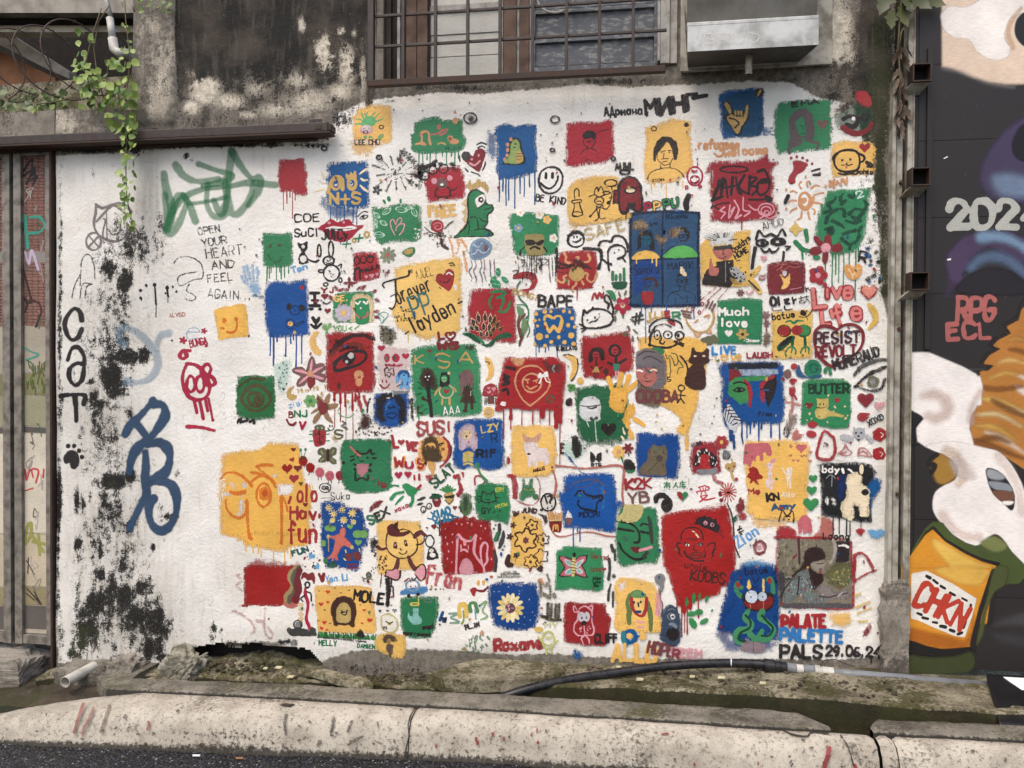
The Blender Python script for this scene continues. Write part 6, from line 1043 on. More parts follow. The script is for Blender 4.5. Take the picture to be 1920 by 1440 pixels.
fr('V'); sq('large red @a bald face and a spiky black creature',(158,28,26),'102 12 124 2 148 -4 180 -6 210 -8 240 -12 258 -20 262 -12 268 16 274 50 280 84 281 124 278 152 260 176 244 180 243 196 200 208 172 218 148 230 138 210 128 184 120 152 112 134 106 128 102 80',None,g=1.1,thin='102 12 106 6 258 -22 258 -4 140 12 104 24')
drips((150,30,28),1100,[(780,80,1120),(698,150,1040),(755,390,1100),(790,320,1120),(820,380,1080),(860,110,1050),(955,230,1030)],11); drips((158,28,26),1080,[(785,90,1090),(850,50,1070)],44)
mp('creature'); f((44,36,38),'176 26 186 24 185 14 196 12 206 4 210 13 220 9 224 17 235 14 236 26 245 36 240 42 240 51 224 44 208 38 196 32 184 30',am=.6); e('P',1040,130,24,26); e('P',1120,152,24,26); e('k',1040,135,10); e('k',1122,150,14); l('k',6,'242 48 250 60'); l('k',6,'243 43 250 49')
mp('face'); s('k',11,'150 66 151 52 160 40 176 37 192 40 200 50 203 65'); s('k',6,'164 63 176 62 188 64'); s('k',6,'170 67 180 66 186 68'); s('k',14,'149 74 142 75 139 80 145 88 146 100 152 106',tp=.4); s('k',14,'213 81 220 74 230 75 230 86 225 98 227 104 220 108',tp=.3); s('k',10,'156 77 164 74 171 79'); e('w',825,395,26,18); e('k',822,398,14,16); s('k',10,'188 76 198 74 202 77'); e('e',970,392,24,16); e('k',965,395,12,14); s('k',18,'158 94 162 104 174 112 186 116 202 116',g=.5); s((96,40,36),12,'170 104 176 98 188 96 202 100 206 106 192 109 176 108',cl=1,g=.6); s((96,40,36),10,'174 102 200 103'); s('k',6,'206 86 208 98 206 108'); s('c',14,'177 45 182 48',tp=.3); s('c',20,'185 52 191 60',tp=.3); s('k',6,'181 80 180 90 186 91')
T('uncle',790,665,1050,700,80,(84,24,24),10); T('KOOBS',860,805,1270,860,120,'q',16)
pt('balloon','grey balloon blob with thin drips'); F((122,120,118),'86 156 92 148 104 147 112 156 109 168 109 176 104 190 98 188 98 176 88 168'); l((122,120,118),9,'96 180 97 208'); s((110,80,60),10,'100 188 100 208 105 220 101 250')
sq('mustard @a green haired girl and blue features',(228,182,98),'0 156 12 155 40 158 68 164 84 170 92 184 96 200 94 220 100 236 104 260 104 288 40 288 0 288 -12 276 -8 220 -12 180',None,g=1.2)
fr('i'); f((228,182,98),'154 68 224 68 224 84 212 85 202 84 172 82 168 74 154 74',g=1); s('P',26,'218 26 220 40 218 56',g=1.4); f((222,206,196),'158 12 170 8 170 16 162 23',g=1)
mp('girl'); F((100,140,84),'174 32 178 24 188 20 198 24 204 34 198 33 190 33 180 32'); s((96,116,64),28,'177 28 173 40 176 52 175 60 176 70',g=.6); s((96,116,64),26,'200 32 206 48 208 64 208 80',g=.6); F((232,190,110),'178 34 190 33 201 33 198 50 192 57 182 52'); s('r',20,'179 34 181 48 189 58 197 58 201 46 202 33'); e('n',915,195,9,11); e('n',965,192,10,9); s('n',12,'189 40 190 45'); l((24,60,110),20,'186 53 192 53'); s('P',16,'188 68 197 69'); s('P',14,'188 75 197 76')
pt('ring','teal and blue ring with a mustard middle'); ring('b',885,450,42,42,26); s((44,120,130),26,'167 84 167 94 171 102'); e('y',880,445,24,24); e('y',980,445,30,34)
sq('red @a white outlined dog',(140,30,32),'78 40 86 38 112 40 140 40 142 54 149 60 147 76 144 96 140 105 112 104 88 101 78 98 77 70',None,g=.9)
mp('dog'); s('P',9,'100 52 98 66 94 72 93 82 98 88 106 90 109 88 120 88 123 80 120 68 120 54 114 47 108 45 101 49',cl=0); s('P',8,'100 52 94 54 92 47 94 45 97 50'); s('P',8,'114 48 119 44 121 47 120 54'); e((204,196,200),520,305,26,38); e((204,196,200),560,305,24,38); e('k',540,352,20,18); e('k',525,312,6,12); e('k',558,312,6,12); s('P',8,'108 75 109 88 104 93 108 103'); s('P',8,'109 88 115 94 116 100'); dots('P',495,370,525,420,7,4); dots('P',560,370,590,430,7,4)
pt('writing','black capitals CLIFF across the edge of the red dog square'); T('CLIFF',625,498,790,495,62,'k',14)
pt('mark','blue dab below the red dog square'); f('b','90 114 94 108 100 112 106 112 108 120 100 125 92 122',g=1.6)
pt('writing','mustard and mauve faded letters along the bottom of the wall'); T('ALLO',755,630,1080,640,120,'y',30,g=.8); T('HOPE',1015,570,1200,605,84,(116,62,66),17); T('REEM',1200,605,1420,612,60,'P',20,g=1.6,op=.8); T('R',1205,608,1250,612,60,(130,60,66),16)
pt('figure','dark blue grey pointed figure with white curls'); F((52,68,88),'221 92 224 74 224 54 230 45 237 41 248 48 253 66 254 88 248 104 238 104 226 97',g=.8); e('k',1205,435,50,52,g=.6); F((128,134,148),'234 72 240 68 248 74 246 78 240 74'); ring('w',1205,300,16,14,6); ring('e',1195,300,28,26,5); s('e',6,'234 50 240 48 245 51')
pt('leaf_marks','green dabs beside the red drips');
for x,y,a,b,r in ((1310,190,12,34,0),(1362,160,14,42,0),(1406,150,10,28,0),(1460,170,12,30,20),(1345,280,34,22,0),(1400,268,34,24,-10),(1355,350,26,44,-30),(1440,335,36,20,-30),(1500,255,8,12,30)): e((46,130,72),x,y,a,b,r,g=.4)
sq('dark blue @a green eared big eyed face',(8,60,120),'320 20 328 -8 340 -12 398 -12 402 20 400 96 380 96 336 96 324 84 306 81 312 56',None,g=1.3,thin='304 84 320 40 332 12 340 40 328 92 400 96 392 112 320 112')
fr('V'); f((8,60,120),'290 124 300 120 340 118 372 124 376 160 380 220 378 288 300 288 270 280 236 278 250 250 270 220 286 180 288 148',g=1.2); f('l','288 128 300 116 340 114 370 120 368 130 300 130',g=2.4,soft=3,op=.7)
mp('face'); s((60,124,84),44,'294 180 282 172 286 168 280 180 286 194 292 200',g=.5); s((60,124,84),44,'356 160 364 158 368 166 370 192',g=.5); F('r','281 170 288 168 292 176 286 182'); F('r','356 160 362 156 366 166 360 172'); F('k','295 200 312 192 360 192 372 202 370 224 356 236 324 237 304 230'); F((126,32,30),'300 212 320 218 350 204 368 204 368 220 352 233 324 233 306 226'); e((196,204,212),1590,1010,76,78); e((184,194,204),1720,1010,54,56); e('f',1582,1014,12); e('f',1725,1012,10)
F((232,196,96),'311 161 316 170 316 182 310 185 307 176'); F((232,196,96),'345 159 349 162 349 186 346 190 343 172'); s('s',10,'315 220 316 230'); l('s',10,'347 215 347 236')
s((30,34,70),14,'320 156 328 168 336 156'); s((30,34,70),12,'320 176 321 184'); s((30,34,70),12,'326 176 327 184'); s((30,34,70),12,'332 176 333 184'); T('botus',1520,750,1790,725,80,(16,26,60),11)
mp('tentacles'); s((66,134,92),60,'310 236 302 252 316 266 312 280 288 284 280 296 288 312 312 316 328 306 316 294',g=.3); s((66,134,92),60,'344 238 340 252 360 266 372 284 356 304 338 300 344 284',g=.3); s((18,60,40),22,'304 246 316 262 312 278 294 288 288 304 308 312',g=.3); s((18,60,40),22,'344 248 356 262 370 278 360 296 342 296',g=.3)
pt('patch','greyish mauve patch under the dark blue square'); fr('i'); f((140,122,126),'343 100 356 97 380 100 381 112 374 116 342 112',am=.6,g=.6); l('f',3,'362 98 362 115')
fr('X'); sq('framed grey and brown painting of a long haired woman leaning on a table, edged in red',(120,112,94),'100 37 140 36 200 37 240 40 274 42 278 96 280 160 278 204 240 202 180 200 112 204 102 196 98 120',None,g=.8,name='painted_picture')
s('r',24,'96 34 140 35 200 36 236 39 272 40',g=1.6,op=.9); s('r',24,'275 44 278 100 282 140 280 200',g=1.6); s('r',22,'108 192 140 202 180 201 240 206 278 204',g=1.6); s('r',18,'98 40 96 90 100 140',g=2,op=.7)
mx(1)
for i in range(90): x=random.choice([random.uniform(510,740),random.uniform(770,1180)]); y=random.uniform(200,600); s(random.choice([(150,144,112),(104,100,80),(170,160,130),(90,84,66),(128,120,84)]),14,[x,y,x+random.uniform(-14,14),y+random.uniform(10,40)],sm=0,g=.8,op=.8)
mx(0)
mp('background'); l((74,40,44),20,'149 38 151 96'); f((42,34,38),'241 44 272 45 271 92 260 96 240 94',g=.6); s('w',20,'246 55 260 54 268 58',g=.8); s((170,160,150),30,'232 40 238 60 234 80 226 96',g=1); F((98,96,62),'212 124 230 102 252 96 274 100 276 140 252 158 224 148',g=1)
mx(1)
for i in range(40): s(random.choice([(128,124,74),(80,80,50),(150,146,100)]),12,(lambda x,y: [x,y,x+14,y+14])(random.uniform(1090,1350),random.uniform(520,730)),sm=0,g=.6)
mx(0)
F((64,62,68),'100 120 112 118 118 140 112 180 104 192',g=1)
f((84,78,82),'112 192 248 192 280 196 278 204 112 204',g=.6)
mp('woman'); F((104,112,108),'112 180 114 160 128 136 144 120 160 111 174 116 180 140 184 164 200 172 216 176 218 186 192 192 168 192 156 176 140 180 124 196',g=.8); F((46,26,24),'146 112 160 96 162 72 172 60 190 57 208 64 215 76 210 86 200 92 184 94 180 108 192 120 206 120 208 140 196 152 186 160 178 136 172 112 156 112 138 128 120 140',g=.8); F((150,138,124),'178 96 192 92 210 90 212 108 204 118 192 116 180 108',g=.6); s((46,26,24),8,'192 98 210 97'); s((46,26,24),7,'198 110 206 111'); F((126,116,112),'190 160 208 148 224 152 232 160 240 166 260 158 274 170 268 182 240 184 218 186 200 174',g=.8)
mx(1)
for i in range(110):
 x=random.uniform(600,1050); y=random.uniform(620,940)
 if abs((y - 620)*.9 - (x - 650)) < 190: s(random.choice([(150,160,156),(70,76,78),(176,180,174),(96,106,116),(120,70,70)]),9,[x,y,x+random.uniform(-9,9),y+random.uniform(5,16)],sm=0,g=.5)
mx(0)
s((40,24,26),12,'150 128 148 160 144 172'); s('P',7,'152 170 156 177'); s((60,50,48),10,'200 174 220 178 248 172 268 168'); s((170,160,150),12,'244 176 256 166'); s('k',9,'109 176 114 160 132 136',g=.6)
mp('writing'); T('Loong',1040,190,1360,195,70,'k',13)
pt('outline','red brushed half heart outline right of the framed painting'); s('r',28,'282 124 286 96 284 80 300 73 314 82 324 100 330 114',g=1.2); s('r',28,'280 130 286 140',g=1.2); s('r',22,'286 138 310 124 336 114',g=1.4); s('r',30,'284 84 282 128',g=1.4)
pt('writing','red capitals PALATE above blue PALETTE'); T('PALATE',550,1250,1070,1250,140,(158,34,40),36); T('PALETTE',530,1400,1280,1430,130,(48,116,176),36)
fr('j'); pt('writing','large black signature PALS 29.06.24'); T('PALS',95,605,400,605,88,'k',19,g=.5); T('29.06.24',435,590,835,600,70,'k',16,g=.5); l('k',7,'154 118 154 129'); e('k',840,515,9)
pt('marks','mustard dab, dashes and a red feather right of the words'); f('y','90 56 104 53 124 54 126 70 112 76 96 74',g=2.4,op=.85);
for p in ('132 47 153 39','133 56 155 48','136 68 148 67','131 30 138 26'): l((206,180,100),14,p,g=1.2,op=.8)
f('x','153 70 155 76 148 88 141 90 144 80',g=1); e('k',728,223,6)
# ---- bottom left motifs
fr('S'); sq('red painted rectangle with a grey and gold wavy edge',(144,22,20),'48 82 60 76 76 77 152 78 183 80 182 120 183 160 178 170 164 172 120 175 80 174 56 174 48 172 48 120',None,g=.8,thin='50 76 76 60 120 66 182 74 183 86 60 86')
fr('S'); f('s','140 166 156 165 176 166 178 176 168 181 152 178 144 174',g=.6); f((144,22,20),'33 175 48 170 60 172 56 176',g=.5)
mp('wave'); s((150,130,88),44,'174 82 160 92 158 108 164 124 158 140 149 152 148 164'); s((84,82,68),44,'180 82 168 96 166 112 172 128 168 144 158 152 157 164'); s('m',66,'181 90 176 104 176 116 179 136 174 152 173 162')
pt('scribble','faded pink sprayed scribbles under the red rectangle'); s('r',26,'22 186 40 194 66 212 74 232 66 240',g=2.6,op=.4); s('r',26,'80 210 96 212 100 236 112 252 118 240 108 226',g=2.6,op=.4); s('r',18,'44 96 32 100 40 108',g=2.4,op=.4); s('r',18,'46 114 30 124 44 138',g=2.4,op=.4); s('r',24,'100 178 98 212',g=3,op=.4); e('k',542,1022,12)
pt('worm','long red wavy creature with black arms and red hat'); s('d',34,'195 132 196 148 202 168 200 188 198 206 204 222 206 230',tp=.3); F('x','185 112 186 98 194 92 202 98 212 93 219 104 218 120 214 122 210 112 200 114 192 106'); ring('k',1000,618,26,34,16); s('k',14,'197 140 208 144 210 162'); s('k',16,'195 148 185 156 190 163')
pt('hills','grey jagged hills below the red creature'); f('f','153 226 160 224 166 230 176 220 190 228 200 230 206 234 212 222 220 230 224 246 190 248 172 246 156 242',am=1); ring('f',888,1090,46,48,14); e('e',888,1090,34,34)
for y in (855,910,965,1020): e('h',925,y,34,26,10,g=.5)
pt('marks','small dark hearts and pale blue hearts around fun'); T('FUN',820,280,1010,215,60,(30,90,80),18); heart('l',1045,275,44,30); heart('l',1115,400,38,-40); dots('x',940,190,1150,440,18,8); dots('k',940,190,1150,440,6,7)
pt('writing','pale blue name under the aeroplane square'); T('Yen Li',1225,585,1500,560,76,'l',14,op=.9); s('x',30,'228 98 236 114 239 98')
sq('blue @a pink aeroplane, gold stars and green clouds',(10,66,130),'232 -38 248 -34 258 -44 280 -46 296 -40 340 -36 338 -10 334 40 328 80 320 90 300 88 266 80 244 86 236 60 230 20',None,g=1.6)
fr('N'); f((10,66,130),'253 184 272 178 315 182 316 190 360 198 362 240 374 244 372 288 258 288 258 220',g=1.3)
mp('stars')
for x,y,r in ((1385,975,42),(1440,1048,40),(1535,1000,42),(1665,1040,46),(1425,1128,26),(1560,1122,40),(1680,1145,28)):
 for a in (0,.785,1.57,2.356): s((222,196,110),12,[x - r*math.cos(a),y - r*math.sin(a),x+r*math.cos(a),y+r*math.sin(a)],sm=0)
dots((180,190,190),1290,950,1780,1200,22,6)
mp('clouds');
for x,y,a,b in ((1370,1220,44,34),(1420,1225,48,36),(1730,1290,62,50),(1800,1290,56,50),(1320,1400,30,40)): e('a',x,y,a,b)
heart('a',1640,1200,38); heart('a',1740,1390,44)
mp('aeroplane'); Ca=(196,104,88); f(Ca,'304 248 310 241 316 243 318 254 314 268 312 288 292 288 300 274 276 266 278 262 300 265 304 258',am=.2); fr('S'); f(Ca,'264 6 290 -6 288 8 300 20 312 32 308 37 282 27 278 40 272 52 275 62 272 68 266 58 262 68 258 66 260 56 248 64 247 60 260 48 266 24 268 10 250 10 250 5',am=.2); e((196,170,100),1250,40,20,24); e((196,170,100),1535,168,24,24); l('o',7,'250 12 251 44')
e((40,80,60),1300,380,60,40,g=.6); e((60,110,70),1220,330,30,40); F((110,50,46),'290 52 296 48 306 50 306 64 298 64'); F((110,50,46),'310 46 320 44 330 54 326 64 312 62'); s('x',18,'298 75 320 74'); s('x',18,'298 83 320 82'); s((222,196,110),10,'288 60 292 64'); s((222,196,110),10,'292 40 293 46'); s((222,196,110),12,'325 37 326 43')
pt('robot','small olive one eyed creature beside the aeroplane square'); e((108,112,84),1740,510,36,54); e('k',1740,495,26,24); ring('e',1740,495,12,12,6); s('f',8,'332 105 340 109'); s('f',8,'354 109 357 111'); l('f',8,'345 112 346 118')
sq('mustard @a black mole among red hearts',(226,178,96),'217 128 240 125 280 124 330 125 354 130 358 160 364 200 365 240 300 240 226 238 222 200 218 160',None,g=.9)
mp('grass');
mx(1)
for i in range(60): x=1130+i*11.6; y=1215+(i/60)*40; s(random.choice([(44,120,60),(60,130,66),(30,80,44)]),9,[x,y+24,x+random.uniform(-10,10),y - random.uniform(10,44)],sm=0)
mx(0)
s('k',14,'226 249 260 252 300 256 340 260',g=2); F('k','318 244 322 234 330 232 337 244 336 250 320 248')
mp('mole'); f('q','262 212 256 190 258 170 270 154 288 149 306 154 316 170 319 192 314 212 315 226 310 226 309 219 304 227 302 220 288 222 272 219 270 225 267 219 263 222',am=.3); F((184,158,96),'271 210 270 184 278 170 288 165 300 172 304 186 303 211 288 215'); s('k',11,'281 190 286 195 292 195 295 189 288 189 281 190'); e('k',1412,932,11); e('k',1478,928,11)
mp('hearts')
for x,y,r in ((1250,700,28),(1168,848,30),(1248,826,18),(1682,920,22),(1750,1042,32),(1205,1070,28),(1175,1140,24),(1238,1155,18),(1658,1078,16)): heart((196,60,40),x,y,r)
for x,y in ((1140,690),(1505,682),(1210,918),(1330,652),(1405,712),(1635,858),(1755,938),(1135,1048),(1275,1078)): e('v',x,y,16,8,g=.4)
pt('writing','black capitals MOLE at the square\'s upper right corner'); T('MOLE',1560,800,1920,845,120,'k',24)
pt('writing','green names MELLY and DAMIEN under the mole square'); T('MELLY',1140,1340,1350,1350,60,(34,110,68),11); T('DAMIEN',1600,1370,1810,1385,46,(34,110,68),9); e('f',845,1320,40,40,g=1,op=.8); e('e',845,1320,24,26,g=1)
fr('T'); sq('mustard @a striding cup shaped character',(228,184,104),'36 -28 52 -34 140 -30 146 0 149 60 148 84 120 88 92 88 80 96 36 99 34 60 33 20',None,g=1.2)
mp('cup');
F((230,190,112),'58 26 60 4 66 -6 112 -8 132 12 132 36 120 52 96 60 76 54 62 42'); s('q',13,'60 0 57 20 60 38 72 52 88 59 110 57 128 44 133 26 131 12'); F((86,34,36),'60 -4 60 -16 72 -24 86 -14 92 -4 112 -6 114 -2 100 6 80 8 66 4'); s('q',10,'88 -8 100 -11 114 -6 124 6'); s('q',14,'124 3 132 -4 144 -6 148 4'); s((96,46,46),34,'126 8 140 -2 152 4',g=.3); s('q',13,'148 6 148 18 140 25 131 26'); F('q','76 -24 82 -26 86 -32 86 -20 84 -12 78 -12')
F('q','75 24 79 19 83 24 84 36 76 35'); F('q','100 18 104 15 108 22 110 29 102 29'); e('P',395,135,8,18); e('P',520,108,8,16); s('q',8,'91 34 92 39 96 39'); s('q',10,'89 46 96 49 104 47 107 42'); s((96,46,46),30,'58 35 46 38 36 32'); f('k','15 24 20 12 30 8 38 18 38 32 30 36 28 46 20 44',am=1.2,g=1.2)
s((96,50,50),42,'86 62 84 74 80 86'); s((96,50,50),40,'111 56 118 74 128 88'); F('P','55 98 60 90 74 86 84 86 90 94 88 108 76 110 60 104'); s('q',12,'55 98 58 88 70 88 76 84'); s('q',16,'54 102 64 106 80 112 89 106 91 90'); F('P','124 94 138 80 148 76 151 88 148 108 138 112 130 104'); s('q',13,'122 88 128 84 142 74 151 80 152 100 144 112 136 111 128 100')
for p in ('46 96 43 128','60 112 64 140 60 170','69 112 69 128','73 128 74 152'): s('q',12,p,g=1)
s('k',46,'60 112 62 140 60 172',g=1.4); dots('k',100,240,300,480,40,8,g=1)
pt('penguin','small black and white penguin figure'); ring('k',810,90,50,70,12,g=.8); F('k','154 62 157 44 160 34 172 34 180 46 184 60 176 60 170 64 160 63'); e('w',828,205,30,22); e('w',842,258,36,30); e('k',815,200,4); e('k',840,200,4)
pt('writing','fading red brush letters fran'); T('Fran',770,600,1180,660,220,(186,66,74),34,g=1.8,op=.85)
sq('red @a white outlined cat and dots',(140,24,22),'185 -30 200 -34 240 -40 246 -46 254 -36 266 -42 274 -34 306 -36 310 0 318 36 322 76 318 92 300 94 266 98 230 98 196 98 190 70 188 30',None,g=.9)
mp('cat'); s('P',24,'225 96 226 60 227 36 229 4 238 12 250 18 262 16 272 4 269 24 268 46 280 66 290 80 292 92'); s('P',20,'288 76 284 56 284 34 292 22 300 30 298 52 299 66 290 80'); F('P','235 96 236 70 248 59 262 70 265 96',op=.9); l('P',12,'236 28 237 38'); l('P',12,'254 28 254 38'); l('P',10,'243 18 244 28'); l('P',10,'248 18 248 28'); s('P',18,'236 42 244 38 252 43')
for x,y in ((995,-60),(1000,50),(1080,10),(1080,105),(1020,125),(1035,210),(1020,300),(1075,345),(1415,60),(1545,310),(1190,-110),(1310,-110),(1130,-120),(1420,-90),(1470,-60),(1260,-125)): e('P',x,y,9,14)
s('k',20,'185 -30 214 -34',g=.8); s('k',16,'185 -28 185 4',g=.8); s('f',30,'316 44 320 64 318 90',g=.8)
fr('O'); drips((120,40,36),900,[(1115,60,1400)],8) if 0 else None
pt('writing','blue letters XIAO XIAO under the fruit faces'); T('XIAO',840,905,1060,845,76,(44,116,146),20); T('XIAO',870,990,1090,920,66,(44,116,146),18); s((44,116,146),16,'220 176 230 179'); s((44,116,146),14,'156 181 166 183'); heart('x',860,1005,34); heart('x',1108,778,30)
pt('strawberry','dark strawberry with white eyes and green top'); F('x','167 134 180 130 189 138 186 150 178 155 170 148'); f('G','160 134 166 124 176 121 188 126 186 134 174 133',am=1.2); e('w',870,690,6,12); e('w',895,690,6,12); ring('k',730,800,30,38,10); ring('k',800,760,30,34,10); e('k',735,815,8,12); e('k',805,770,8,12)
for x,y in ((690,680),(720,665),(690,735)): e('f',x,y,40,16,-12)
pt('pineapple','pineapple head in dark sunglasses');
for a in range(-3,4): s((60,130,74),26,[1020,600,1020+a*30,560 - (3 - abs(a))*18],sm=0,tp=.4)
F('o','196 126 204 120 216 120 221 130 216 142 208 148 200 138'); f('k','194 130 222 124 220 132 212 134 206 132 200 134',am=.2); s('k',6,'198 138 208 146 219 136')
pt('cucumber','dark green ruffled leaf'); F((72,100,62),'233 140 240 124 248 120 258 124 262 140 264 160 252 176 242 174 234 160',am=1.4,g=1); e((52,70,48),1235,730,26,90)
pt('frog','green leaping frog'); F((44,134,80),'95 104 104 96 120 104 132 112 126 124 112 128 100 112'); s((44,134,80),34,'98 118 80 122 69 134'); s((44,134,80),34,'120 124 120 140 115 150'); s((44,134,80),24,'98 128 88 138 80 148',tp=.4); s((44,134,80),18,'130 114 138 112'); s((44,134,80),20,'86 104 76 102 66 106'); s('d',26,'132 110 140 102',g=.6)
pt('writing','coloured capitals SEX beside dark lips'); T('SE',90,985,245,920,100,(60,110,84),22); T('E',190,935,250,905,90,'q',20); T('X',250,890,330,850,90,'f',20); F('x','16 168 20 152 32 142 50 138 42 150 26 160',g=.8); T('xoxo',400,830,560,760,50,'d',10)
pt('writing','green slanted capitals SLAT'); T('SLAT',870,540,1120,330,110,(48,86,62),20)
pt('mark','red question like squiggle and dabs'); s('r',40,'222 82 230 80 232 96 237 112 230 124',g=1.4); s('r',26,'240 72 242 80',g=1.4); s('r',20,'124 78 125 88'); s('r',20,'136 76 136 88'); e('r',800,415,44,36,g=1.4); s('r',18,'270 100 270 82 284 80 294 92 284 102',g=1)
sq('green @a whiskered cat outline',(36,118,72),'269 112 280 96 300 94 340 98 350 102 352 130 356 156 354 180 349 198 336 192 300 186 276 182 270 152',None,g=1.2)
mp('cat'); s('k',10,'284 138 286 126 289 116 296 122 308 122 315 116 318 126 320 138 308 143 292 143 285 138');
for p in ('276 128 286 131','274 136 285 136','278 143 286 140','318 131 328 132','318 138 325 143'): l('k',7,p)
e('k',1490,635,6); e('k',1540,635,6); s('k',6,'296 135 300 138 302 135 306 138'); T('GY',1430,845,1540,845,66,'k',11); heart('k',1580,830,16); T('EBY',1600,588,1700,580,44,(160,170,70),9); T('MEOW',1600,790,1740,750,36,(160,170,70),7); s((60,130,80),26,'276 58 284 76 298 92',g=.7); s((60,130,80),18,'270 56 275 50'); s((60,130,80),16,'280 50 277 58')
pt('marks','tall dark green and grey brush strokes right of the red cat square'); s('f',44,'328 196 328 212 320 232',g=.8); s('f',44,'338 212 336 230 328 252',g=.8,tp=.4); s((50,120,80),26,'324 216 318 234',g=.8)
for x,y in ((1595,990),(1575,1030),(1700,1245),(1680,1285),(1660,1340)): e('v',x,y,13)
fr('U'); sq('mustard @dark outlined blossoms',(226,180,96),'51 -18 66 -24 90 -22 120 -8 128 20 128 70 124 108 90 109 60 106 44 98 48 40',None,g=1.2)
mp('blossoms');
def petal(x,y,r,n,w=14):
 for i in range(n):
  a=2*math.pi*i/n+.3; b=a+2*math.pi/n*.8; c0=(a+b)/2
  s('q',w,[x+r*.78*math.cos(a),y+r*.78*math.sin(a),x+r*1.12*math.cos(c0 - .2),y+r*1.12*math.sin(c0 - .2),x+r*.96*math.cos(c0+.15),y+r*.96*math.sin(c0+.15),x+r*.76*math.cos(b),y+r*.76*math.sin(b)],g=.4)
petal(420,210,130,6,16); f((104,52,62),[420+(46 if i % 2 else 30)*math.cos(i*.524) for i in range(0)] or sum([[420+(46 if i % 2 else 28)*math.cos(i*.524),215+(50 if i % 2 else 30)*math.sin(i*.524)] for i in range(12)],[]),am=.2)
petal(500,30,66,5,12); e('q',500,30,20,18,g=.6); petal(480,470,78,6,10); e('q',480,470,18,24,g=.5); petal(630,200,70,6,10); e('q',630,205,16,28,g=.5); petal(610,400,80,5,10); flower('q',270,30,38,5,g=.3); flower('q',230,165,44,5,g=.3); flower('q',305,395,40,5,g=.3); s('g',8,'60 84 59 94')
s('q',50,'43 80 40 98 50 102',g=.5); f('q','108 112 120 100 128 106 124 120',g=.5); fr('P'); f('q','0 178 18 176 16 186 6 192',g=.6); f('q','60 180 84 188 86 204 78 210 74 194',g=.6); T('JUND',115,895,295,905,50,'q',14,g=.8)
fr('U'); sq('green @a pink winged butterfly',(44,128,80),'158 64 170 62 172 54 200 56 236 60 266 60 269 90 272 120 270 160 258 165 220 162 192 158 176 164 154 163 156 120',None,g=1.0)
mp('butterfly'); f('k','159 80 172 79 192 86 197 84 198 128 180 131 161 128 174 112 176 104 168 94',sm=0,am=.2); f((186,106,116),'163 82 174 81 192 89 196 88 196 126 180 128 166 126 178 112 179 104 172 93',am=.2); f('k','202 88 216 79 233 76 230 94 220 102 228 116 234 134 216 130 202 126',am=.2); f((186,106,116),'204 89 217 81 229 80 228 92 217 102 226 118 230 131 216 128 203 122',am=.2)
for P5 in ('178 88 192 94 195 104 184 100','180 118 192 110 195 120 184 124','206 98 218 90 222 90 212 104 206 108','206 112 216 112 220 120 210 120'): F((120,176,172),P5); s('w',5,P5,cl=1)
F((214,196,128),'195 86 200 78 204 80 204 112 200 128 195 128'); e('k',1003,385,24,36);
for y in (430,465,500,535,570,605): l('k',6,[972,y,1020,y+8])
T('Spread',1200,420,1410,445,60,'x',6); T('love',1200,580,1320,590,66,'x',6); heart('r',1358,560,28); T('Adma',1225,680,1325,680,34,(20,50,34),8); T('Lola',1230,725,1320,725,34,(20,50,34),8); T('Rai',1240,770,1300,770,34,(20,50,34),8)
fr('h'); sq('green @a pale blue cat and small script',(34,110,68),'217 33 232 30 256 30 274 30 274 52 270 78 264 88 262 93 236 94 222 90 217 72 216 50',None,g=1.0)
mp('cat'); Cc2=(130,182,170); F(Cc2,'228 52 229 51 230 58 234 60 236 57 235 49 238 48 241 49 244 48 244 58 249 66 247 72 238 73 232 69 227 60'); e('G',1190,275,3,4); e('G',1205,272,3,4); ring((196,180,90),1190,210,32,10,7); l((196,180,90),8,'244 32 244 44'); T('angel',1250,400,1335,390,32,'k',6); T('sparrowcat',1105,440,1310,455,30,'k',6); s('e',5,'252 36 260 34 264 38 254 39',op=.7)
pt('car','blue painted toy car above the green cat square'); f((60,124,176),'216 24 224 19 246 16 258 15 258 22 248 27 228 28 217 29',g=.8); ring('i',1175,70,50,40,12,g=.6); e('w',1158,75,12,14); e('w',1195,72,12,14); e('x',1160,78,6); e('x',1197,74,6); e('k',1145,148,14,16); e('k',1217,135,14,16); s('x',12,'223 8 230 3 232 8',g=1); s('k',10,'234 3 237 6 240 3',g=1)
for x in (1312,1350,1385,1408): e('v',x,97,9 if x < 1360 else 6)
pt('egg','white fried egg shape outlined in ochre with a face'); F((232,226,210),'188 70 189 60 198 57 206 60 212 68 211 80 202 85 190 80'); s((196,182,120),9,'188 70 189 60 198 57 206 60 212 68 211 80 202 85 190 80',cl=1); s('k',8,'195 68 200 71 205 69'); s('o',8,'197 70 200 73 203 71');
for x in (952,964,976): l('k',5,[x,378,x+6,400])
pt('hearts','two grey hearts above the egg'); heart('e',1040,258,18); heart('e',1015,222,9); heart('f',930,262,12); heart('f',988,262,11)
sq('small mustard @a dark haired figure',(216,174,92),'184 87 200 85 223 88 226 100 224 116 220 125 208 124 192 116 180 112 177 100',None,g=1.0)
mp('figure'); f((74,58,46),'189 96 192 89 200 87 208 90 212 98 204 100 192 100',g=1); e((150,120,80),997,488,18,20); F((84,70,66),'195 104 200 101 206 104 205 114 202 122 196 112',g=.7)
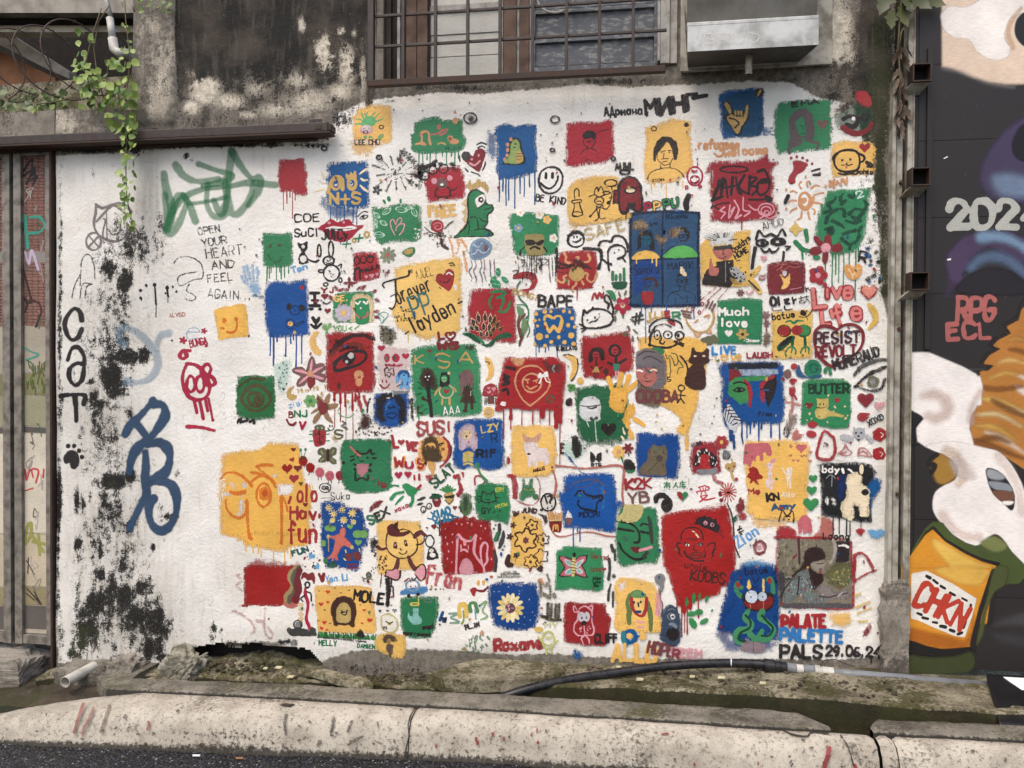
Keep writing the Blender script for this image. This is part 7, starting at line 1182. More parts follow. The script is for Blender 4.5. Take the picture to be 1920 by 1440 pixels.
pt('marks','blue dab, green script and figures by the sunflower square'); s('b',16,'276 66 280 54'); f('n','278 62 287 61 286 70 279 70',am=.5); s((120,150,130),12,'290 56 302 56 292 62 302 66 304 69 292 70',g=.6); s((216,180,90),30,'306 60 305 46 311 42 316 48 316 60',g=.6); s((130,150,70),12,'311 52 312 64 309 71'); s((80,130,80),24,'322 52 321 42 328 40 332 52',g=.6); s('i',8,'329 50 330 64'); s((140,170,120),12,'336 44 346 38 340 52 347 60 338 65',g=.8); T('PL.AM',1575,400,1680,375,34,'k',8,g=1)
mx(1)
for i in range(24): x=random.uniform(1560,1740); y=random.uniform(420,560); s(random.choice([(120,150,120),(140,160,130),(100,130,100)]),9,[x,y,x+random.uniform(-12,20),y+random.uniform(10,34)],sm=0,g=1,op=.85)
mx(0)
e((150,130,80),1560,545,20,12,-40,g=.8); e((200,150,120),1697,425,14,20)
pt('smile','red curved smile with two mustard eyes'); e('Y',1668,50,11,22); e('Y',1708,48,11,22); s('x',14,'328 19 334 22 342 22 348 16'); F('r','321 20 326 17 331 19 328 30 323 26'); heart('s',1765,8,14)
pt('writing','red and salmon fading name at the wall foot'); T('Roxane',1795,560,2150,540,80,'r',22,g=1.4)
sq('blue @a large cream sunflower',(8,60,122),'348 14 360 9 398 10 420 10 426 30 426 60 418 80 400 82 380 83 358 74 352 60 348 40',None,g=1.4)
mp('sunflower');
mx(1)
for i in range(14): a=i*.449; e(random.choice([(222,204,150),(214,186,108),(232,216,170)]),1908+62*math.cos(a),238+72*math.sin(a),42,17,math.degrees(a)); s((190,160,100),3,[1908+40*math.cos(a),238+46*math.sin(a),1908+70*math.cos(a),238+80*math.sin(a)],sm=0)
mx(0)
e((92,58,66),1908,240,38,38); dots('P',1885,215,1932,265,16,3); dots((170,190,210),1770,70,2110,380,30,3)
pt('marks','grey black smudged strokes between sunflower and red dog squares'); fr('U')
for p in ('118 138 120 160 120 176','136 124 140 140 132 152','142 152 144 176','128 172 140 180','152 172 154 178'): s((104,96,78),34,p,g=1.8,op=.85)
s('t',22,'114 138 120 136 126 146',g=1,op=.8);
for x in (690,730,780,820): l((58,48,30),36,[x,980,x - 6,1130],g=1.6,op=.9)
s((58,48,30),34,'124 224 144 232 168 233',g=1.4); T('MY',650,1250,800,1260,60,(190,190,130),10,op=.9)
for y in (590,620,650): s((60,66,50),20,[90+(650 - y)*1.2,y,360 - (650 - y),y],sm=0,g=2.4,op=.8)
pt('character','olive outlined smiling bean figure with arms'); fr('i'); ring((186,186,110),272,480,46,64,11,g=.5); e((214,182,96),200,400,34,22,g=.6); s((186,186,110),7,'48 101 54 104 60 101'); ring((200,200,120),262,462,10,8,5); ring((200,200,120),290,460,10,8,5); s((186,186,110),9,'39 92 45 99'); s((186,186,110),9,'69 96 64 101'); l((186,186,110),9,'51 109 52 117'); l((186,186,110),9,'59 108 60 116')
# small stray flecks and pock marks of the wall
part('paint_flecks','small stray dark paint flecks on the white wall'); fr('z')
for (x0,y0,x1,y1,n) in ((1000,250,1060,320,10),(430,400,500,640,10),(640,180,1160,215,14),(1140,330,1200,380,10),(1260,240,1330,300,6),(600,440,700,620,26),(880,450,1000,560,16),(1440,640,1510,700,10),(1500,470,1560,560,10),(900,1120,1100,1220,18),(1220,640,1360,860,10),(760,920,960,1010,24),(1450,420,1660,700,26),(1380,1000,1440,1080,6)): dots('f',x0,y0,x1,y1,n,1.3,g=.3,op=.8)
part('paint_flecks','small stray coloured paint flecks on the white wall')
mx(1)
for i in range(260):
 x=random.uniform(560,1650); y=random.uniform(300,1200); s(random.choice(['r','g','b','o','x','j','v']),random.uniform(1.4,3.6),[x,y,x+random.uniform(-2,2),y+random.uniform(-1,4)],sm=0,g=.3)
mx(0)
part('peeled_patch','ring shaped pock marks near the top of the wall')
for x,y,r in ((608,278,5),(712,296,5),(1150,298,4),(1036,282,4),(882,222,12),(1041,225,8)): ring('k',x,y,r,r*.8,2.2,g=.5)
e('k',884,224,7,8,g=1.6,soft=7,op=.9)
flush()
fr('K'); sq('large red @a peach smiling face in a heart outline',(154,28,32),'240 38 280 39 320 37 368 38 372 46 385 50 385 90 381 128 377 160 360 166 330 164 300 166 270 164 250 162 236 164 228 168 214 168 220 128 226 88 232 64',None,g=1.0)
drips((150,28,32),830,[(1180,330),(1265,220),(1400,170),(1530,160),(1616,140),(1730,170),(1855,640)],10); drips((150,28,32),830,[(1265,90),(1810,180),(1650,60),(1860,120)],40)
mp('heart_face'); s('t',16,'300 155 286 144 272 124 264 100 268 78 280 64 296 59 316 60 330 70 342 86 347 100 342 116 328 132 314 144 300 155',g=.7); ring('t',1520,500,112,112,16,g=.7); s('t',16,'288 92 293 92 298 91',g=.4); s('t',13,'293 93 294 100'); s('t',16,'308 95 313 94 318 92',g=.4); s('t',13,'314 94 315 99'); s('t',16,'291 108 300 114 306 112 315 107',g=.4)
F('w','318 82 324 74 330 79 340 71 343 84 333 86 320 88'); s('w',14,'328 84 325 94 322 100'); s('w',12,'334 85 340 96 347 98')
mp('marks'); F('t','253 44 262 40 288 41 284 52 274 60 264 57',g=.8); f((96,52,44),'328 48 340 46 344 54 374 54 376 66 372 76 344 74',g=1,op=.8); s('e',16,'358 58 354 66 358 74'); ring('u',1740,690,46,42,18,g=.8); e('u',1740,690,14,14); f('w','230 144 242 146 240 156 228 152')
s('k',30,'243 62 262 66',g=1); s('k',34,'238 80 250 86 238 90 248 100 234 104',g=1); s('k',30,'234 118 244 114 248 128',g=1)
flush()
for o in wall.children:
 if o.name.startswith('paint_flecks'): o['kind']='stuff'
# ================================================================== painted boards on the right
def X_(px,y=0.0,py=700): return float(W(px,py,y)[0])
def Z_(py,y=0.0,px=900): return float(W(px,py,y)[1])
BY=-.03
shut=empty('painted_hoarding',(2.4,BY,.1),'charcoal hoarding of wide boards painted with steam, orange fur and a paper cup','hoarding')
zb=[Z_(p,BY,1800) for p in (1254,1117,976,835,692,550.5,407,262,118,-26,-170,-320)]
for i in range(11):
 b=MB().box(X_(1717,BY),3.3,BY,BY+.025,zb[i]+.0012,zb[i+1] - .0012).build('board',M_BOARD,shut)
trim=MB().box(X_(1733,BY - .012),X_(1743,BY - .012),BY - .014,BY - .0005,Z_(655,BY,1740),Z_(92,BY,1740)).build('trim_strip',M_BOARD,shut)
M_PAINT_S=M_PAINT.copy(); M_PAINT_S.name='spray_paint_on_board'
for n in M_PAINT_S.node_tree.nodes:
 if n.type == 'BUMP': n.inputs['Strength'].default_value=.05
flush(); M_WALLP=M_PAINT; cur.update(parent=shut,relief=None,plane=BY,sq=None)
SP=dict(g=.05,soft=5)
def mf(c,p,soft=4,op=1.0,sm=1): f(c,p,sm=sm,g=.05,soft=soft,op=op,am=0)
def ms(c,w,p,soft=4,op=1.0,**k): s(c,w,p,g=.05,soft=soft,op=op,**k)
M_PAINT=M_PAINT_S
part('mural_painting','beige and white cloud shapes above the charcoal part'); fr('d')
mf((224,200,176),'213 100 230 104 258 116 284 124 308 127 340 126 480 124 480 -60 280 -60 212 -60',7,sm=0); mf((240,232,222),'212 20 226 9 250 10 280 -8 300 -24 380 -40 360 12 320 24 308 46 308 60 316 74 308 88 284 89 264 76 254 60 230 56 216 44 212 32',6)
ms((208,176,148),26,'332 12 318 30 312 52 320 72',7,.5); mf((30,30,34),'338 18 325 30 322 48 328 62 340 70 360 60 360 20',4)
ms((150,142,138),16,'215 102 240 108 264 118 290 126 320 130',12,.5)
part('mural_painting','purple and blue rounded shapes'); mf((74,64,92),'344 174 312 192 290 216 274 244 270 268 280 290 304 300 420 300 420 174',16,.8); mf((124,142,168),'288 266 312 260 340 266 380 280 340 296 300 292',22,.7); mf((26,25,28),'338 186 324 200 318 220 324 236 344 244 380 240 380 186',8,.9)
fr('k'); ms((76,60,88),130,'185 128 187 106 202 84 226 73 252 73 280 84 312 104',12,.85); ms((124,150,176),70,'224 68 246 67 268 72 292 86 312 104',16,.85); ms((92,110,138),60,'208 114 224 100 246 97 268 105 294 126',18,.8); mf((38,34,38),'192 152 200 130 220 118 250 115 276 124 300 152',8,.9)
for a,b,c0,d0 in ((860,770,900,690),): ms((76,60,88),40,[a,b,c0,d0],10,.5)
part('mural_writing','pale grey sprayed year 2024'); T('2024',885,260,1570,250,190,(176,176,166),46,g=.2)
part('mural_writing','dull red sprayed letters RPG above ECL'); T('RPG',940,950,1220,960,165,(170,96,90),30,g=.2); T('ECL',870,1105,1200,1090,115,(170,96,90),28,g=.2)
part('mural_painting','orange brown fur with black jagged outline and cream highlights')
Of=(178,118,52); fr('k'); f('k','288 158 280 170 276 186 255 198 264 210 244 218 234 230 247 234 230 242 220 256 238 258 218 276 220 300 288 300 360 300 360 140',g=.05,soft=2,am=0)
f(Of,'296 164 284 176 280 192 261 202 269 212 249 222 241 231 253 235 236 245 226 258 243 260 222 280 224 312 260 380 360 380 360 152',g=.05,soft=3,am=0)
fr('l'); f(Of,'222 -20 220 30 205 52 212 94 240 100 264 112 288 128 360 152 360 -20',g=.05,soft=3,am=0)
for p,c0 in (('224 22 250 26 288 42',(214,176,96)),('218 46 250 46 284 64',(222,196,140)),('212 62 246 66 280 88',(206,160,80)),('230 72 258 84 288 104',(230,206,176)),('258 36 288 44 320 60',(220,190,140)),('276 4 288 12 312 30',(234,216,196)),('216 86 244 80 266 88',(132,84,40)),('222 4 248 8 284 4',(140,88,40)),('208 84 240 94 288 112',(132,84,44)),('240 24 270 40 300 52',(132,84,40))): ms(c0,34,p,10,.85,tp=.6)
fr('k')
for p,c0 in (('250 256 268 252 292 258',(220,176,104)),('236 280 260 272 288 276',(214,166,84)),('264 224 276 220 292 224',(200,146,74)),('280 276 292 280 312 286',(236,214,186)),('266 236 280 238 296 244',(138,88,40))): ms(c0,30,p,10,.85,tp=.6)
part('mural_painting','billowing white steam shapes'); Ws=(238,230,222)
fr('k'); mf(Ws,'112 241 144 240 170 251 196 262 216 273 224 288 224 320 112 320',5,sm=0); fr('l'); mf(Ws,'112 -12 222 -12 226 4 222 26 208 48 206 66 212 88 212 96 180 100 140 94 128 86 126 66 138 52 128 44 112 40',5,sm=0)
mf(Ws,'140 92 180 86 230 96 250 102 268 120 284 148 296 180 320 200 320 280 284 270 266 246 252 228 240 226 228 238 216 243 200 238 180 224 160 204 151 186 154 164 168 152 184 144 189 130 184 118 166 106',4)
ms((206,184,172),60,'138 18 156 16 170 26 172 42 156 52 144 48',18,.6); ms((214,190,166),50,'172 100 186 108 196 124 198 140 190 150',14,.6); ms((206,184,172),40,'222 12 210 34 208 56',14,.5); ms((216,196,184),50,'166 196 180 216 200 228 220 230',16,.6); ms((222,206,196),40,'248 108 266 130 280 160 284 192',16,.6)
mf((36,32,34),'231 127 244 128 258 138 270 156 274 174 270 190 258 180 240 162 233 144',3); mf((166,170,170),'233 128 246 130 260 140 250 144 234 140',6,.8); mf((150,156,160),'234 146 264 150 270 162 244 158',4,.8); mf((120,80,62),'240 160 270 162 272 174 254 176',4,.9); mf(Ws,'256 176 272 176 268 181 258 181',4)
mf((170,128,56),'148 118 160 104 176 112 186 128 185 140 170 150 158 148 152 136',8,.85); ms('k',26,'158 106 148 114 147 120 154 122 150 132',4)
mf((30,28,28),'112 41 126 44 136 51 128 60 125 72 125 88 112 94',5); mf((210,196,190),'176 114 200 116 216 140 200 144 188 140',14,.5)
part('mural_painting','orange paper cup with an olive rim'); Oc3=(208,140,42)
mf((70,82,40),'120 248 140 216 152 206 166 208 180 226 200 238 216 243 228 238 240 227 256 234 266 248 288 270 292 288 280 300 112 300',4,sm=0); mf((128,134,80),'222 240 230 232 242 228 258 236 262 246 244 252',8,.8)
f('k','120 254 140 222 152 213 170 232 200 250 226 262 252 268 248 284 240 360 116 360',g=.05,soft=2,am=0); f(Oc3,'114 262 140 226 151 218 170 237 200 255 226 267 247 273 240 300 232 360 114 360',g=.05,soft=3,am=0); mf((232,190,90),'152 232 170 240 200 258 226 270 242 276 238 286 190 288 172 268 152 244',12,.85)
fr('j'); f(Oc3,'200 -16 216 -12 336 -12 328 12 320 40 312 76 304 106 260 109 236 104 218 98 200 96',g=.05,soft=3,am=0); mf((228,182,84),'250 -12 328 -12 320 12 300 14 276 8',12,.8); mf((176,100,34),'200 76 240 84 284 94 296 96 304 80 308 60 304 104 260 108 220 100 200 96',14,.7)
f('k','336 -12 344 -8 332 24 320 60 312 100 308 124 300 124 304 96 316 48 328 12',g=.05,soft=3,am=0); mf((74,80,44),'340 -12 360 -12 356 12 340 24 328 52 322 88 312 104 318 72 328 32',6); mf((30,27,26),'200 96 218 98 240 106 266 110 300 107 306 112 280 120 240 120 200 112',4); mf((62,68,38),'200 118 240 122 280 120 306 114 300 144 200 144',8,.9)
mf((88,86,88),'340 72 380 56 420 60 420 76 370 74',18,.5); mf((74,72,76),'336 86 380 88 420 84 420 104 360 104',18,.5)
part('mural_label','white stitched label on the cup with red letters CHKN'); f((226,220,208),'215 -4 238 -8 278 12 313 34 306 60 295 92 280 90 250 78 224 66 214 64',g=.05,soft=1.5,am=0)
for a,b in (((1190,0),(1215,15)),((1240,30),(1270,55)),((1295,75),(1325,92)),((1365,125),(1400,145)),((1455,165),(1490,185)),((1520,215),(1518,240)),((1480,345),(1465,385)),((1455,425),(1425,435)),((1395,415),(1365,405)),((1330,382),(1295,375)),((1265,350),(1235,345)),((1200,320),(1160,312)),((1150,290),(1120,278))): l('k',18,[*a,*b])
T('CHKN',1085,210,1440,400,180,(186,62,44),34,g=.25)
h_=part('mural_flecks','white paint flecks on the charcoal boards'); fr('z'); dots('e',1745,170,1960,380,22,.6,g=.2,op=.7); dots('e',1745,420,1900,560,10,.6,g=.2,op=.7); s('w',2.2,[1777,487,1782,486]); s('w',2,[1770,297,1776,294])
flush(); h_[0]['kind']='stuff'
# ---- posts between wall and hoarding
def vbox(name,mat,p0,p1,y0,y1,py0,py1,parent=None,**k):
 yy=min(y0,y1); return MB().box(X_(p0,yy),X_(p1,yy),y0,y1,Z_(py1,yy,p0),Z_(py0,yy,p0)).build(name,mat,parent,bevel=k.get('bev',.002))
pa=empty('steel_channel_post',(X_(1678),-.03,.5),'pale flaky steel channel post bolted along the right edge of the wall','post')
vbox('flange',M_WPOST,1669,1676,-.05,.02,150,1098,pa); vbox('web',M_WPOST,1676.5,1688,-.028,-.01,150,1098,pa)
for py in (368,620,905,1060): MB().tube([(X_(1681),-.045,Z_(py)),(X_(1681),-.027,Z_(py))],.009,8).build('bolt',M_RUST,pa)
pb=empty('steel_angle_post',(X_(1702),-.03,.5),'thin pale angle post next to the charcoal hoarding','post'); vbox('flange',M_WPOST,1697,1707,-.04,.03,-120,1120,pb); vbox('web',M_WPOST,1707.5,1710,-.05,.0,-120,1120,pb)
MB().box(X_(1660),X_(1760),.035,.06,.1,4.3).build('back_panel',M_WALL if False else M_CHAN,pb)
vbox('hoarding_edge_post',M_BOARD,1709.5,1717,-.026,.03,-160,1245,shut)
for py,l0 in ((138,0),(332,1),(527,2)):
 br=empty('square_tube_bracket',(X_(1720),-.1,Z_(py)),['topmost','middle','lowest'][l0]+' hollow square tube bracket between the pale posts and the hoarding','bracket','tube brackets on the hoarding edge')
 x0,x1=X_(1702,-.09),X_(1737,-.09); z0,z1=Z_(py+18,-.09,1720),Z_(py - 16,-.09,1720); w=.006
 m_=MB(); m_.box(x0,x1,-.115,-.042,z0,z0+w); m_.box(x0,x1,-.115,-.042,z1 - w,z1); m_.box(x0,x0+w,-.115,-.042,z0+w,z1 - w); m_.box(x1 - w,x1,-.115,-.042,z0+w,z1 - w)
 m_.build('tube',M_RUST,br); MB().box(x0+w,x1 - w,-.05,-.045,z0+w,z1 - w).build('tube_inside',M_DARK,br); MB().hexa([(x0 - .03,-.04,z0 - .04),(x1 - .03,-.04,z0 - .04),(x1 - .03,-.03,z0 - .04),(x0 - .03,-.03,z0 - .04),(x0,-.1,z0 - .001),(x1,-.1,z0 - .001),(x1,-.04,z0 - .001),(x0,-.04,z0 - .001)]).build('bracket_plate',M_WPOST,br)
# rough concrete stub at the foot
def lump(name,mat,x0,x1,y0,y1,z0,z1,amp=.01,n=14,parent=None,seed=1,shear=False):
 v=[]; fcs=[]
 import itertools
 bm_v={}
 def P(i,j,k):
  key=(i,j,k)
  if key not in bm_v:
   x=x0+(x1 - x0)*i/n; y=y0+(y1 - y0)*j/n; z=z0+(z1 - z0)*k/n
   a=snoise(x+z*1.7,y+z*2.1,9,seed)*amp*1.6+snoise(x*1.3 - z,y - z*.8+x,26,seed+1)*amp+snoise(x+z,y - z,70,seed)*amp*.6
   cxx,cyy=(i/n - .5),(j/n - .5); cz=(k/n - .5)
   rr=1 - .10*(abs(cxx)*2) ** 4*(abs(cz)*2) ** 4
   v.append(((x0+x1)/2+(x - (x0+x1)/2)*rr+a*cxx*2,(y0+y1)/2+(y - (y0+y1)/2)*rr+a*cyy*2+a*.5,(z0+z1)/2+(z - (z0+z1)/2)*rr+a*cz*2)); bm_v[key]=len(v) - 1
  return bm_v[key]
 for a in range(n):
  for b in range(n):
   fcs += [(P(a,b,0),P(a,b+1,0),P(a+1,b+1,0),P(a+1,b,0)),(P(a,b,n),P(a+1,b,n),P(a+1,b+1,n),P(a,b+1,n)),(P(a,0,b),P(a+1,0,b),P(a+1,0,b+1),P(a,0,b+1)),(P(a,n,b),P(a,n,b+1),P(a+1,n,b+1),P(a+1,n,b)),(P(0,a,b),P(0,a,b+1),P(0,a+1,b+1),P(0,a+1,b)),(P(n,a,b),P(n,a+1,b),P(n,a+1,b+1),P(n,a,b+1))]
 return link(name,v,fcs,mat,parent)
tag(lump('concrete_stub',M_BARE,X_(1661,-.06),X_(1711,-.06),-.065,.03,.1,Z_(1094,-.06,1680),.016,16),'rough grey concrete stub at the foot of the posts by the hoarding','concrete block')
# ---- metal rail on the left
rail=empty('sliding_door_rail',(X_(300,-.1),-.08,Z_(255,-.1,300)),'long dark steel sliding door rail fixed across the upper left of the wall','rail')
xa,xb=X_(-500,-.09),X_(615,-.09); za0,za1=Z_(246,-.1,600),Z_(229,-.1,600)
MB().box(xa,xb,-.1,-.03,za0 - .0,za1).build('rail_box',M_BARS,rail,bevel=.004); MB().box(xa,xb+.015,-.105,-.025,za0 - .012,za0 - .0015).build('rail_lip',M_RUST,rail,bevel=.002)
MB().box(xb+.002,xb+.02,-.1,-.03,za0+.002,za1 - .01).build('end_cap',M_RUST,rail,bevel=.004); MB().box(X_(577,-.05),X_(601,-.05),-.045,-.036,za1+.001,za1+.036).build('mounting_tab',M_BARS,rail); MB().tube([(X_(588,-.05),-.06,za1+.018),(X_(588,-.05),-.046,za1+.018)],.008,8).build('bolt',M_RUST,rail); MB().box(X_(590,-.1),X_(603,-.1),-.103,-.1005,za0+.012,za0+.03).build('plate',M_RUST,rail)
MB().box(xa,xb - .1,-.03,.0,za0 - .02,za1 - .02).build('rail_backing',M_RUST,rail)
# ---- gate on the left
gate=empty('steel_gate',(X_(50),.05,.0),'two leaved steel gate with graffiti covered sheet panels left of the wall','gate')
def gx(px,y=.03): return float(W(px,700,y)[0])
zt,zbm=Z_(284,.03,60),Z_(1206,.03,60)
for a,b in ((-80,-68),(10,24),(31,45),(90,103)): MB().box(gx(a),gx(b),.008,.05,zbm,zt).build('stile',M_GATE,gate,bevel=.003)
for a,b in ((-67.5,9.5),(45.5,89.5)):
 MB().box(gx(a),gx(b),.012,.046,zbm+.002,zbm+.055).build('bottom_rail',M_GATE,gate,bevel=.003); MB().box(gx(a),gx(b),.012,.046,zt - .03,zt - .002).build('top_rail',M_GATE,gate,bevel=.003)
 MB().box(gx(a),gx(b),.0325,.04,zbm+.06,zt - .035).build('sheet_panel',M_MIRROR,gate)
MB().box(gx(24.3),gx(30.7),.05,.058,zbm,zt).build('dark_gap',M_DARK,gate); MB().box(gx(-90),gx(107),.015,.075,zt+.002,zt+.05).build('header',M_RUST,gate)
cur.update(parent=gate,plane=.032,relief=None,sq=None); fr('e')
for lo,hi in ((-70,8),(46,89)):
 cl=lambda v: max(lo*4+2,min(hi*4 - 2,v))
 part('panel_picture',['narrow strip of the gate sheet showing bricks, grass and sand','painted gate sheet with a brick wall above pale sand, covered in scribbles'][lo > 0]); fr('z')  # bricks, grass and sand laid on the sheet as flat colour
 yy=[(288,472,(136,96,84)),(472,490,(140,134,130)),(490,612,(132,98,86)),(612,700,(168,158,140)),(700,742,(126,124,86)),(742,800,(150,146,118)),(800,812,(90,86,82)),(812,1000,(206,196,176)),(1000,1100,(190,176,150)),(1100,1135,(146,134,100)),(1135,1180,(96,90,84))]
 for a,b,c0 in yy: f(c0,[lo,a,hi,a+2,hi,b,lo,b - 2],g=.05,soft=2.5,am=0)
 for y in range(292,606,6):
  if 470 < y < 492: continue
  s((110,72,62),1.1,[lo+1,y+random.uniform(-1,1),(lo+hi)/2,y+random.uniform(-2,2),hi - 1,y+random.uniform(-1,1)],g=.1,op=.7)
  for x in np.arange(lo+3+(y % 4),hi - 2,11): l((110,72,62),1.0,[x,y,x+.5,y+6],g=.1,op=.6)
 for i in range(26): x=random.uniform(lo+6,hi - 12); y=random.uniform(330,1120); s(random.choice([(188,176,168),(120,110,96),(160,150,140),(96,120,90)]),1.6,[x,y,x+random.uniform(-8,10),y+random.uniform(-14,14),x+random.uniform(-6,10),y+random.uniform(-24,24),x+random.uniform(-8,8),y+random.uniform(-24,24)],g=.1,op=.75)
 for i in range(30): x=random.uniform(lo+4,hi - 4); y=random.uniform(688,740); s((90,100,50),1.6,[x,y,x+random.uniform(-3,3),y - 14],g=.1,op=.8)
part('gate_graffiti','teal, brown and red sprayed tags on the gate panel'); fr('e'); q=dict(g=.1,soft=1)
s((60,150,128),18,'38 36 42 84',**q); s((60,150,128),16,'45 38 60 38 67 50 60 60 44 62',**q); s((60,150,128),14,'32 34 30 52 38 40 40 60',**q); s((190,170,190),16,'38 90 44 108 48 88 58 116',**q); s((60,40,34),14,'34 112 32 152 47 164 35 116',**q); s((60,40,34),10,'38 180 44 164 58 166 62 180 54 202',**q); s((80,150,130),10,'38 234 48 240 58 244 40 252',**q)
fr('f'); s((190,60,60),9,'38 128 40 144 46 128 50 140 48 128 58 130 54 148',**q); s((190,60,60),9,'66 128 65 140',**q); s((190,60,60),9,'38 160 50 156',**q); s((150,150,80),16,'50 236 68 240',**q); s((150,150,80),16,'58 226 60 256',**q); s((150,150,80),14,'48 226 66 252',**q); s((150,150,80),18,'38 232 42 212 47 210 46 228 38 240',**q); s((60,54,46),6,'40 264 52 286',**q); s((60,54,46),6,'43 260 42 284',**q)
fr('g'); l((50,46,42),5,'40 18 62 42 52 24',**q); s((50,46,42),5,'40 26 52 36',**q)
fr('a'); flush(); fr('z'); part('gate_graffiti','black scribbled tag at the top of the gate panel'); s('k',3,'9 64 12 60 12 66 13 63 13 68',**q); s('k',3,'10 69 12 64 9 66',**q); s('k',2.5,'11 68 14 66 12 70',**q); flush()
M_PAINT=M_WALLP
MB().box(gx(106.5),gx(110.5),-.03,.06,-.05,zt+.04).build('gate_post',M_RUST,gate,bevel=.003)
# ---- window behind the grille
win=empty('old_window',(X_(980),.06,Z_(150)),'old wooden window with frosted panes left and grey painted panes right, above the wall','window')
WY=.05
def wbox(nm,m0,a,b,y0,y1,py0,py1,bev=.002): return MB().box(X_(a,y0,60),X_(b,y0,60),y0,y1,Z_(py1,y0,960),Z_(py0,y0,960)).build(nm,m0,win,bevel=bev)
MB().box(X_(702),X_(1272),.14,.16,Z_(170),4.3).build('backing',M_DARK,win)
wbox('side_jamb',M_BARE,702,719,.01,.14,-220,170); wbox('post',M_WOODD,719.5,733,.03,.12,-220,165); wbox('post',M_WOODD,733.5,744,.06,.12,-220,165); wbox('bead',M_WOODW,744.5,750,.04,.08,-220,165)
wbox('post',M_WOODD,750.5,761,.07,.12,-220,165); wbox('plank',M_WOOD,761.5,781,.035,.09,-220,165); wbox('plank',M_WOOD,782,801,.03,.09,-220,165); wbox('bead',M_WOODD,801.5,805,.05,.1,-220,160)
for i,(a,b) in enumerate(((-220,-120),(-120,-58),(-58,8),(8,58),(58,100),(100,170))): wbox('frosted_pane',M_PANEL,805.5,938,.082 - (i % 2)*.006,.09,a+.8,b - .8,.001)
wbox('rail',M_WOODW,805.5,938,.06,.08,1,12); wbox('bead',M_WOODW,938.5,943,.04,.1,-220,160); wbox('plank',M_WOOD,944,968,.03,.09,-220,160); wbox('bead',M_WOODW,968.5,974,.045,.1,-220,160); wbox('plank',M_WOOD,974.5,992,.03,.09,-220,158); wbox('bead',M_WOODW,992.5,996,.045,.1,-220,158)
for a,b in ((-220,-60),(-60,22),(30,71),(84,128)): wbox('painted_pane',M_PANED,1004,1226,.08,.09,a,b,.002)
for a,b in ((22.5,29.5),(71.5,83.5),(128.5,160)): wbox('rail',M_PANED,998,1232,.06,.09,a,b)
wbox('stile',M_PANED,996.5,1003.5,.058,.1,-220,165); wbox('stile',M_PANED,1226.5,1232,.058,.1,-220,165)
wbox('white_post',M_WOODW,1233,1238,-.02,.1,-220,128); wbox('white_post',M_WOODW,1238.5,1256,-.03,.1,-220,133); wbox('white_post',M_WOODW,1256.5,1270,-.015,.1,-220,134)
tag(link('steel_hoop',*(lambda: (lambda m_: (m_.v,m_.f))(MB().tube([(X_(1042,.02,0)+.1*math.cos(a),.03,Z_(-8,.02,1042)+.085*math.sin(a)) for a in np.linspace(0,2*math.pi,40)],.006,8)))(),M_WPOST),'thin white wire hoop hanging behind the window grille','hoop')
gr=empty('window_grille',(X_(970),-.12,Z_(150)),'dark steel grille of square bars standing proud of the window','window grille')
GY=-.12; gz=lambda p: Z_(p,GY,960); gxx=lambda p: X_(p,GY,90)
MB().box(gxx(690),gxx(701.5),GY - .012,GY+.02,gz(150.5),4.3).build('frame_bar',M_BARS,gr,bevel=.003)
MB().box(gxx(690),gxx(1248),GY - .014,GY+.022,gz(150),gz(138)).build('bottom_bar',M_RUST,gr,bevel=.003)
for p in (756,816.5,877,937.5,998.5,1062,1124,1187): MB().box(gxx(p - 3),gxx(p+3),GY - .008,GY+.008,gz(137.5),4.3).build('vertical_bar',M_BARS,gr,bevel=.002)
for p in (71,12,-48,-108): MB().box(gxx(702),gxx(1250),GY+.0085,GY+.022,gz(p+2.6),gz(p - 2.6)).build('cross_bar',M_BARS,gr,bevel=.002)
# ---- galvanised hood
hd=empty('metal_hood',(X_(1415),-.1,Z_(120)),'galvanised sheet hood with a drip spout on the wall beside the window','hood')
MB().box(X_(1276,-.02,60),X_(1560,-.02,60),-.03,-.008,Z_(128,-.03,1400),4.3).build('back_plate',M_WPOST,hd,bevel=.003)
HY=-.26; x0,x1=X_(1289,HY,60),X_(1535,HY,60); za,zb_,zc=Z_(43,HY,1400),Z_(91,HY,1400),Z_(121,-.03,1400)
m_=MB(); m_.add([(x0,HY,zb_),(x1,HY,zb_),(x1,HY,za),(x0,HY,za)],[(0,1,2,3)]); m_.build('front_lip',M_HOOD,hd)
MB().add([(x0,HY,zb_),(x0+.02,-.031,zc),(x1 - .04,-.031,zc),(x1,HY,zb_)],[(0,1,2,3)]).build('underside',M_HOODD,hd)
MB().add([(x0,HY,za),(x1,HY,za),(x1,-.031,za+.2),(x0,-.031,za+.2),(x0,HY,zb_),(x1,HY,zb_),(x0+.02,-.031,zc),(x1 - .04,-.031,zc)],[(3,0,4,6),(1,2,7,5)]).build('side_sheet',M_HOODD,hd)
MB().box(x0 - .002,x1+.002,HY+.003,HY+.05,za+.001,za+.02).build('ledge',M_HOOD,hd,bevel=.003)
MB().add([(x0,HY+.05,za+.02),(x1,HY+.05,za+.02),(x1+.03,HY - .06,za+.8),(x0,HY - .06,za+.8)],[(0,1,2,3)]).build('upper_sheet',M_HOODD,hd)
MB().tube([(X_(1404,-.16,110),-.16,Z_(140,-.16,1404)),(X_(1404,-.16,110),-.16,Z_(94,-.16,1404))],.017,16,cap=False).build('spout',M_WPOST,hd,smooth=True)
MB().tube([(X_(1404,-.16,110),-.16,Z_(139,-.16,1404)),(X_(1404,-.16,110),-.16,Z_(137,-.16,1404))],.0145,16).build('spout_hole',M_DARK,hd)
